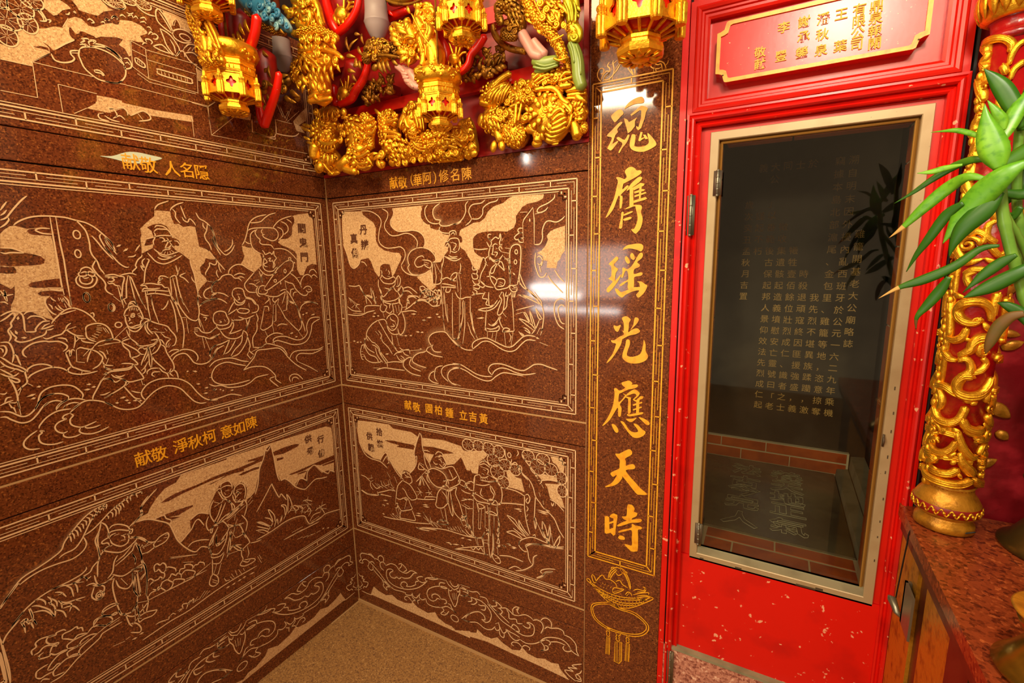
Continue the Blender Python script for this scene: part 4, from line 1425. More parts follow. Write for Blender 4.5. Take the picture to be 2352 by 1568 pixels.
T_['B1'] = r'''
F 154,3142 184,-8 10,-25 42,-25 48,-29 21,-37 -7,-54 2,-36 19,-32 47,-29 72,-15 59,-5 19,-23 -10,-27 -27,-35 -28,-45 -26,-27 -8,45 -10,37 -36,5 -32,-9 -21,-32 -4,-37 -13,-10 -35,37 -16,38 -10,28 -23,26 -39,-5 -34,-6 -12,-14 -25,-28 -35,-17 -38,27 -21,58 -15,48 -16,38 -1,95 7,84
F 615,3137 261,0 -24,-40 -2,-33 20,-27 53,-23 -1,-17 27,-8 42,-7 25,-26 51,-10 -6,-21 -27,-24 -6,-20 25,-5 -1,-25 -33,-29 -28,-37 -44,-2 7,28 -9,29 -42,23 -43,9 15,34 -5,39 -37,31 -67,13 -80,-3 -58,11 -33,32 3,35 25,25 3,30
F 791,2690 47,14 57,30 21,-17 7,-70 27,-13 -29,-22 -28,-9 -26,26 -33,22
l 332,3137 88,-9 71,-36 21,-41 -23,-52 -11,-54 15,-36 53,-27 73,1 47,3 34,-23 3,-40 -21,-35 -19,-22
l 526,3139 46,-25 -3,-35 -28,-38 3,-36 45,-41 60,-3 70,11 56,-15 37,-40 -8,-43
l 615,3133 10,-22 -8,-26 -23,-29 6,-36 51,-32 69,-3 58,3 55,-14 36,-34 3,-42 -18,-26
ls-14 663,2766 15,-31 45,-27 69,-9 69,13 45,22
ls30 804,2874 -47,-17 -31,-38 3,-40 10,-9
ls-20 739,2770 -18,-18 10,-26 27,-20 57,-3
l 804,2874 45,3 54,-14 42,-35 8,-34 -27,-13
l 861,2812 -16,13 -40,-12 -24,-30 15,-27 34,0 29,13
l 844,2799 55,-5 21,-17 -13,-30 -38,13 -10,18
p 860,2786 38,-9
p 859,2773 33,-9
l 926,2781 65,4
l 907,2743 8,-52 3,-44
l 931,2777 -9,-52 1,-78
p 942,2777 11,-86 -8,-44
p 952,2777 35,-61
p 1001,2776 -8,-42
l 918,2647 32,-4 33,9 18,30
l 1019,2822 -7,-38 -19,-50 4,-35 -13,-34
l 1019,2822 51,-26 41,-5 40,16
l 1030,2818 41,-13 51,-1
l 1056,2826 26,-13 41,3
l 1058,2871 2,38 17,16 41,2 20,-13 3,-41 -12,-24
l 1072,2937 -4,25 21,10 26,-4 4,-24
l 1078,2949 21,12 9,-17
J 1066,2925 6,16 47,3 38,-10 -2,-36 -68,18
l 1029,2901 16,8 15,-4 -27,-25
l 1065,2892 8,-33 -6,-25
l 1096,2899 20,-8 -6,-17 -16,-16 15,-4
l 1075,2900 21,3
l 1073,2850 31,-9 20,8
l 1141,2775 4,-25 -11,-34
J 882,3137 -18,-20 -13,-32 9,-34 42,-32 64,1 21,-5 15,-17 77,-20 79,0 7,160
l 909,3138 -23,-26 3,-42 25,-35 42,-14 34,0
ls-37 1005,3141 -44,-22 -14,-32 16,-38 41,-10 -11,-16 20,-18 47,-2 31,7 41,2 28,11
J 918,3014 48,2 36,-22 -11,-12 -48,8
l 1002,3002 -11,-20 25,-18 52,-6
J 472,2736 8,27 33,14 36,-4 20,-24 0,-32 -21,-28 -66,19
l 478,2735 11,-13 -9,-33 -13,-9
l 535,2744 -8,-13
l 546,2735 11,-18 -7,-14
p 536,2694 25,-4
l 483,2717 16,-28 42,-13 50,14 17,-14
l 467,2680 35,-32 73,-4 33,27
l 453,2671 -4,-47 22,-37 2,-47 16,-38
l 505,2615 43,-8 38,14
l 527,2583 59,42 20,19
l 600,2644 8,23 20,27 12,0 12,-27 -17,-36 -25,-5
p 627,2690 -1,-55
l 586,2621 22,-27 24,5 21,32
l 653,2631 16,-23 -9,-36 -32,-28 3,-37
l 467,2539 49,-17 75,11 38,20
l 669,2613 48,10 40,-18 33,-22
l 674,2595 41,1 34,-22
l 782,2547 -28,13 -36,-5 -19,-19 16,-27
l 756,2510 49,33 56,-3 32,-25
l 814,2602 2,22 28,5 16,-18 -24,-16 -22,7
l 842,2589 6,18 29,5 9,-27 -29,-18 -15,22
l 811,2557 8,27 22,0 10,-26
l 887,2590 12,13 21,-8 -7,-27 -28,0 2,22
l 857,2558 17,14 22,-13 -13,-27 -22,8
l 920,2586 17,22 22,-13 -7,-22
l 896,2559 23,9 15,-17
l 934,2556 18,17 33,1
l 953,2595 12,14 19,-4
l 889,2532 28,14 10,-21
l 938,2525 24,27 21,-4
p 988,2643 -1,-125
l 994,2648 48,-4 62,-12
l 987,2626 54,1 63,-3
p 1009,2622 -6,-104
l 1030,2622 -7,-25 27,0 12,22
l 1065,2691 22,21 26,4 -6,-25 -32,-21 -10,21
l 1113,2716 34,-4
p 1112,2691 6,-93
p 1128,2708 15,-92
l 984,2665 49,22 42,-17 31,-4
l 158,2625 68,-4 41,5 29,-43 23,-38 8,-48
l 320,2560 46,-4 42,-37
p 371,2609 8,-53 33,-56
p 156,2537 71,-43
l 149,2541 24,-38
l 395,2595 5,-24
l 297,2793 32,-5 24,-26
l 136,2919 32,-77 20,-67 38,-27 49,26 17,33
F 1149,2976 66,22 30,14 48,2 34,21 25,38 38,24 64,15 36,23 27,10 103,-1 92,-3 -5,-22 -37,-15 -59,-7 -35,-16 -17,-25 -23,-21 0,-34 -14,-29 -45,-21 -64,6 -84,0 -58,-10 -30,-26 -2,-49 9,-32 24,-17 38,-16 -16,-32 -16,-41 -34,8 -18,25 -9,25 -19,25 -19,33 -29,17 -9,24 -4,33 6,32
F 1727,2918 20,22 29,13 60,15 0,-133 -20,-22 -8,-22 -16,-14 -8,-37 -58,4 4,37 -25,4 -4,23 -34,19 26,11 25,25 17,33
l 1216,3140 -21,-22 -1,-40 -27,-42 -41,-22 -31,-5
l 1335,3139 -29,-17 -57,-4 -25,-18 -6,-27 18,-37
l 1423,3140 -14,-14 -47,-8 -42,-24 -6,-35 -30,-25 -48,1
l 1236,3035 -15,-18 -31,-18
J 1522,2949 -45,0 -91,7 -85,-2 -45,-18 -15,-23 3,-49 9,-28 52,-29 76,-2 121,60
l 1244,2860 43,-6 58,4
l 1328,2778 -4,20 24,16
l 1333,2782 -15,-32 -26,-40 -11,-37
l 1371,2940 -19,0 -5,-15 23,-32 -11,-32 -10,-35 8,-36
l 1347,2933 14,-28 14,3 24,15 22,-9 10,27 4,-27 -10,-23 9,-24 9,-16
l 1337,2898 18,-29 14,0
l 1439,2898 10,15
l 1444,2883 -24,-23 18,-24
l 1374,2869 19,15 18,-4
l 1383,2876 -6,-39 -5,-12 19,-4
l 1401,2860 10,-4
l 1387,2837 23,-4 -15,-24
l 1358,2810 23,-20 37,3 29,27
l 1348,2814 23,-24 19,-9 42,16
p 1442,2836 50,-9
p 1461,2859 41,-5
l 1390,2781 19,12 14,-12 -15,-16 -18,9
l 1399,2769 -34,-27 -5,-28 19,4 15,32 14,15
l 1408,2769 32,-28 14,-12 -13,44 -18,12
l 1455,2796 37,0 -14,-8 17,-31 -10,-47
p 1451,2812 40,-40
l 1330,2693 39,1 32,-24 -15,-33 18,-20 38,5 42,16 10,56 -12,63
l 1281,2673 19,-20 29,-17 47,-7
l 1286,2669 28,-20
l 1386,2637 -27,40 -9,49
p 1319,2774 23,-16
ls-16 1488,2646 6,64 -2,109 10,39 18,16 27,2 17,-20 -1,-69 -10,-77 -15,-63
o1535,2835,9,12
o1529,2778,9,12
d 1508,2718 18,-16
l 1538,2647 -18,-4 -27,-1 -5,-16 18,-19 27,4 5,20
p 1507,2639 13,-8 18,4
p 1502,2623 31,-1
p 1510,2607 -5,-32 14,0 10,32
p 1553,2694 3,-47
l 1401,2670 14,12 33,-4 9,-16 -15,-24 -37,-1
p 1419,2662 24,-8
p 1419,2650 19,-8
l 1557,2710 22,-55 34,-46 52,-38
l 1543,2678 35,-46 48,-23 47,-46
l 1542,2588 44,-3 53,-15
l 1230,2759 4,-25 30,0 -6,-24 -30,4
l 1223,2710 9,-29 30,0 5,20 -19,9
l 1227,2673 19,-25 30,4 -4,25
l 1230,2635 26,9 24,-8 -11,-17 -39,8
l 1280,2636 24,-8 15,17
l 1230,2619 29,-17 -16,-16 -19,16
l 1300,2799 10,8 14,-9
J 1554,3056 -13,-25 3,-38 -18,-37 21,-46 104,11 18,103 -50,62 -34,-9
p 1563,3054 47,-1
p 1579,2992 9,22 57,61 7,-65 -1,-134
p 1579,2992 3,-106
d 1623,3019 2,-22
l 1583,2965 -26,1 -9,-14 17,-12 18,6
l 1579,2939 -22,1 -32,-22 13,-15 27,6 22,7
l 1582,2909 -26,-3 0,-15 26,-5
l 1776,3136 -4,-21 -36,-23 -50,-18 -16,-21 16,-8 33,9 17,17
l 1657,3039 46,5
l 1651,2873 34,2 17,30 0,44 17,39 25,10 40,-9 32,12 20,17
l 1659,2827 -5,-56 12,-46 17,-31 26,0 17,23
l 1667,2801 17,7 17,-23 -9,-30 -21,15
l 1734,2702 16,-26 42,-41 32,-30
l 1775,2732 25,-37 32,-30
l 1701,2785 -17,-37 8,-31
l 1474,2800 13,-12
l 268,2614 48,-57 42,-37 18,-24
l 303,2557 26,0 76,-27 10,-33
p 374,2615 27,-56 14,-62
l 426,2550 -13,-5
p 158,2534 94,-81
l 131,2474 52,-28 88,-2
l 213,2466 16,25 27,1
l 171,2465 30,21
p 181,2426 109,4
ls-9 127,2416 80,-4 69,8 55,21 67,13
l 297,2430 11,49 67,10 77,0
l 451,2616 21,-46 24,-14 67,62
l 459,2560 10,-28 48,-22 62,-3 50,11
l 466,2504 -16,-39 24,-18 26,10
l 474,2447 10,-38
l 485,2499 30,-13 -15,-29 36,-17 27,20
l 632,2564 3,-46 16,-27 -15,-38 -26,-24
l 636,2619 -14,-28 22,-27 26,28 2,27
p 644,2481 49,11
l 539,2473 2,23 25,6 8,-61
p 591,2498 14,-55
p 621,2499 3,-46
ls12 424,2387 -61,-32 -52,-52 -11,-50 18,-19
l 424,2387 58,8 23,-28 4,-33 29,-32 36,-7 38,7
l 424,2387 40,-56 46,-64 45,-55
l 501,2396 28,29 44,12 35,-27 -3,-38 -21,-34 -32,-16 -31,13 -22,37
l 541,2416 4,-18 37,-13
l 556,2370 17,-18 -38,-2
l 541,2340 18,-8
l 581,2380 11,-23
ls-22 648,2454 20,-55 -4,-56 -27,-40 -25,-1 -9,37
p 391,2308 30,-28
l 418,2314 29,-32 -16,-30
l 302,2273 49,-46 32,-3
l 445,2262 11,-28 48,-36 34,-45
l 555,2212 35,-36 38,13
l 543,2288 7,-67 29,-26
l 586,2291 19,-75
p 617,2293 31,-3
l 550,2144 27,21 37,8 26,12
l 605,2206 35,-16 49,8 10,-32
l 634,2189 16,-27 36,-7
p 665,2192 36,-2
l 575,2151 23,-32 36,-7 8,20 -29,17
p 611,2130 24,-13
ls-12 279,2252 0,-70 36,-48 59,-15 24,-28 -8,-15
l 293,2253 -17,-31 30,-48 64,-25
l 261,2130 23,-39 53,-15 66,6 28,12
l 349,2207 32,-8 25,-18 16,-38 47,-55
l 376,2219 37,-27 21,-58 47,-55 4,-24
l 406,2181 53,-55 36,-36
l 380,2189 15,-58 48,-46
l 239,2189 29,12 -3,-31
l 246,2189 -18,-42 9,-50 20,-8
p 235,2148 21,2
p 233,2127 25,2
p 238,2108 21,6
l 462,2082 84,18 88,3
p 346,2036 67,5
ls11 378,2024 74,23 90,0 100,0
d 468,2147 38,6
p 701,2190 107,17
d 785,2213 21,-8
p 832,2406 23,1
d 856,2424 46,4
d 931,2451 27,-1
d 815,2406 40,1
d 946,2434 28,-1
d 725,2443 46,2
d 383,2434 26,3
d 368,2412 33,1
d 414,2419 26,-2
d 758,2325 35,-1
d 798,2322 29,4
d 654,2292 30,0
d 702,2296 24,0
d 159,2220 28,2
d 193,2211 28,7
d 228,2218 21,0
l 673,2468 49,25 49,33 58,11 45,-12 43,-24 55,9
l 636,2453 96,13 46,-7
l 703,2556 24,10 58,-3 22,-13
l 718,2511 -10,27 -23,-65
p 867,2604 34,-3
l 812,2621 21,-22 34,5
l 808,2559 13,27 29,14 22,-9 -7,-31 -34,-1
l 855,2582 24,23 21,-13 -13,-40 -23,-5
l 910,2579 23,13 15,-21 -12,-27 -33,8
l 886,2538 13,27 22,1 9,-22
l 918,2526 12,18 22,-8 -7,-27 -28,-5
l 936,2540 28,18 16,-13 -7,-31
l 950,2597 27,5 4,-31 -28,-9
p 989,2624 8,-272
p 1006,2624 12,-174 13,-52
p 1027,2520 4,-122
l 991,2449 11,-106
p 1073,2591 -9,-191 0,-97
l 1064,2303 27,-7 22,19 17,88
p 1137,2626 -5,-171
ls-40 890,2237 -21,26 2,32 36,29 56,13 44,-2 31,-29 41,-38 44,-23
ls-21 967,2202 -56,0 -21,26 12,19
l 861,2225 30,16
ls-10 861,2230 -18,-25 22,-16 44,-15 67,-4
ls-32 835,2084 -69,12 -46,19 1,24 26,26 36,17 36,8 23,11
ls-18 785,2022 -83,10 -59,33 -10,28 14,25 38,23 30,2
l 709,2138 -21,-40 29,-26 70,-17
ls-17 933,1986 -46,4 -33,20 7,29 25,22 29,7
l 922,1999 -21,26 9,57 29,21 34,8
l 1012,2009 -43,32 -9,36 24,30 56,19 78,7
ls-20 1077,1993 -33,6 -31,28 2,37 34,31 68,16
l 1053,2135 64,-3 62,-26 61,-25 61,-7 50,6
ls-20 1111,1991 -64,11
l 1052,2103 43,8 63,-16 61,-29 71,-19 50,5 40,31 49,27 58,1 83,-6
ls-11 1351,2088 -24,24 6,27 30,20 58,5 57,-11 47,-13 46,-2 36,19 36,24 45,6 43,-10 60,-14
l 1351,2088 20,29 40,21 48,0 56,-16 64,-8 73,16
ls-11 1215,2242 -4,25 16,23 42,20 49,8 49,-14 48,-18 47,-13 37,7 38,32 37,31 36,10 44,-5
l 1215,2242 32,24 41,28 49,4 49,-22 47,-22 47,-7 42,14 42,40 37,25 53,-1
l 1061,2292 51,-41 52,-18 51,2
l 1680,2317 52,-16
d 1680,2337 -26,7
p 1126,2556 -12,-252
l 1072,2297 26,2 18,41 31,105 3,77 6,26
p 1166,2540 -6,-154 -21,-115
p 1208,2575 -4,-102 16,-101 33,-63
p 1214,2474 7,-85 23,-68
p 1181,2412 23,-67 29,-41
l 1096,2598 20,-34 30,-8 31,10 41,1
l 1218,2579 40,9 50,5
l 1318,2602 -21,-38 34,-7 -11,-29 24,-8
l 1342,2602 2,-82 39,10
l 1403,2555 -40,-42 -58,-11 -40,-10 10,-3 49,-3 58,23 39,46
p 1324,2495 -6,-42 -8,-85 15,-7
p 1413,2579 19,25
l 1437,2604 -20,-25 14,-24 -20,-49 -11,-33 14,-8 25,26 11,65 -9,48
p 1434,2482 27,-27
l 1465,2605 -6,-25 28,9 10,16
p 1497,2605 11,-104 3,-121
p 1519,2606 -5,-32 -9,7
l 1478,2589 -10,-41 -5,-32 -24,-25
l 1414,2457 -15,-26 -29,-26 -20,-5
ls-9 1336,2412 5,-9 29,-5 29,21
l 1424,2457 -10,-25 13,-32 14,-16
l 1320,2360 -9,34
l 1320,2381 30,-6 38,10 20,14 -1,-25 -29,-10 -48,-3
l 1431,2363 10,21 23,5 19,-11 -47,-15
l 1431,2363 70,8 14,9
p 1325,2361 -1,-39
p 1364,2354 -6,-34
p 1393,2364 -12,-59
p 1445,2359 8,-78
p 1478,2361 13,-24 -10,-33
p 1506,2371 -16,-92
d 1248,2437 60,7
p 1526,2474 46,14
p 1527,2498 67,18 53,14
l 1544,2450 40,-10 44,-22 26,-30
p 1544,2450 49,-34 53,-33
l 1576,2488 26,-39 18,-23 -26,54 -18,8
l 1616,2505 22,-54 17,-55
l 1616,2505 8,-47 13,-39
l 1656,2514 25,-38 17,-23
l 1656,2510 17,-50 17,-7
l 1575,2399 26,-10 18,-23 -36,18
l 1543,2373 22,-23 13,1 -22,15
l 1681,2453 -26,-57 -27,-34
p 1681,2401 -18,-37
l 1672,2440 26,17
l 1699,2524 8,-55 -14,-95
l 1622,2607 43,-45 34,-38
p 1648,2608 43,-54 8,-30
l 1560,2590 53,-22 69,-29
p 1551,2586 44,-18
ls-6 1833,2566 -25,7 -29,-20 -8,-42 8,-46 21,-42 33,-21
l 1837,2528 -21,11 -20,-20 4,-46 16,-34 21,-6
p 1681,2401 17,-3 -13,-40
'''
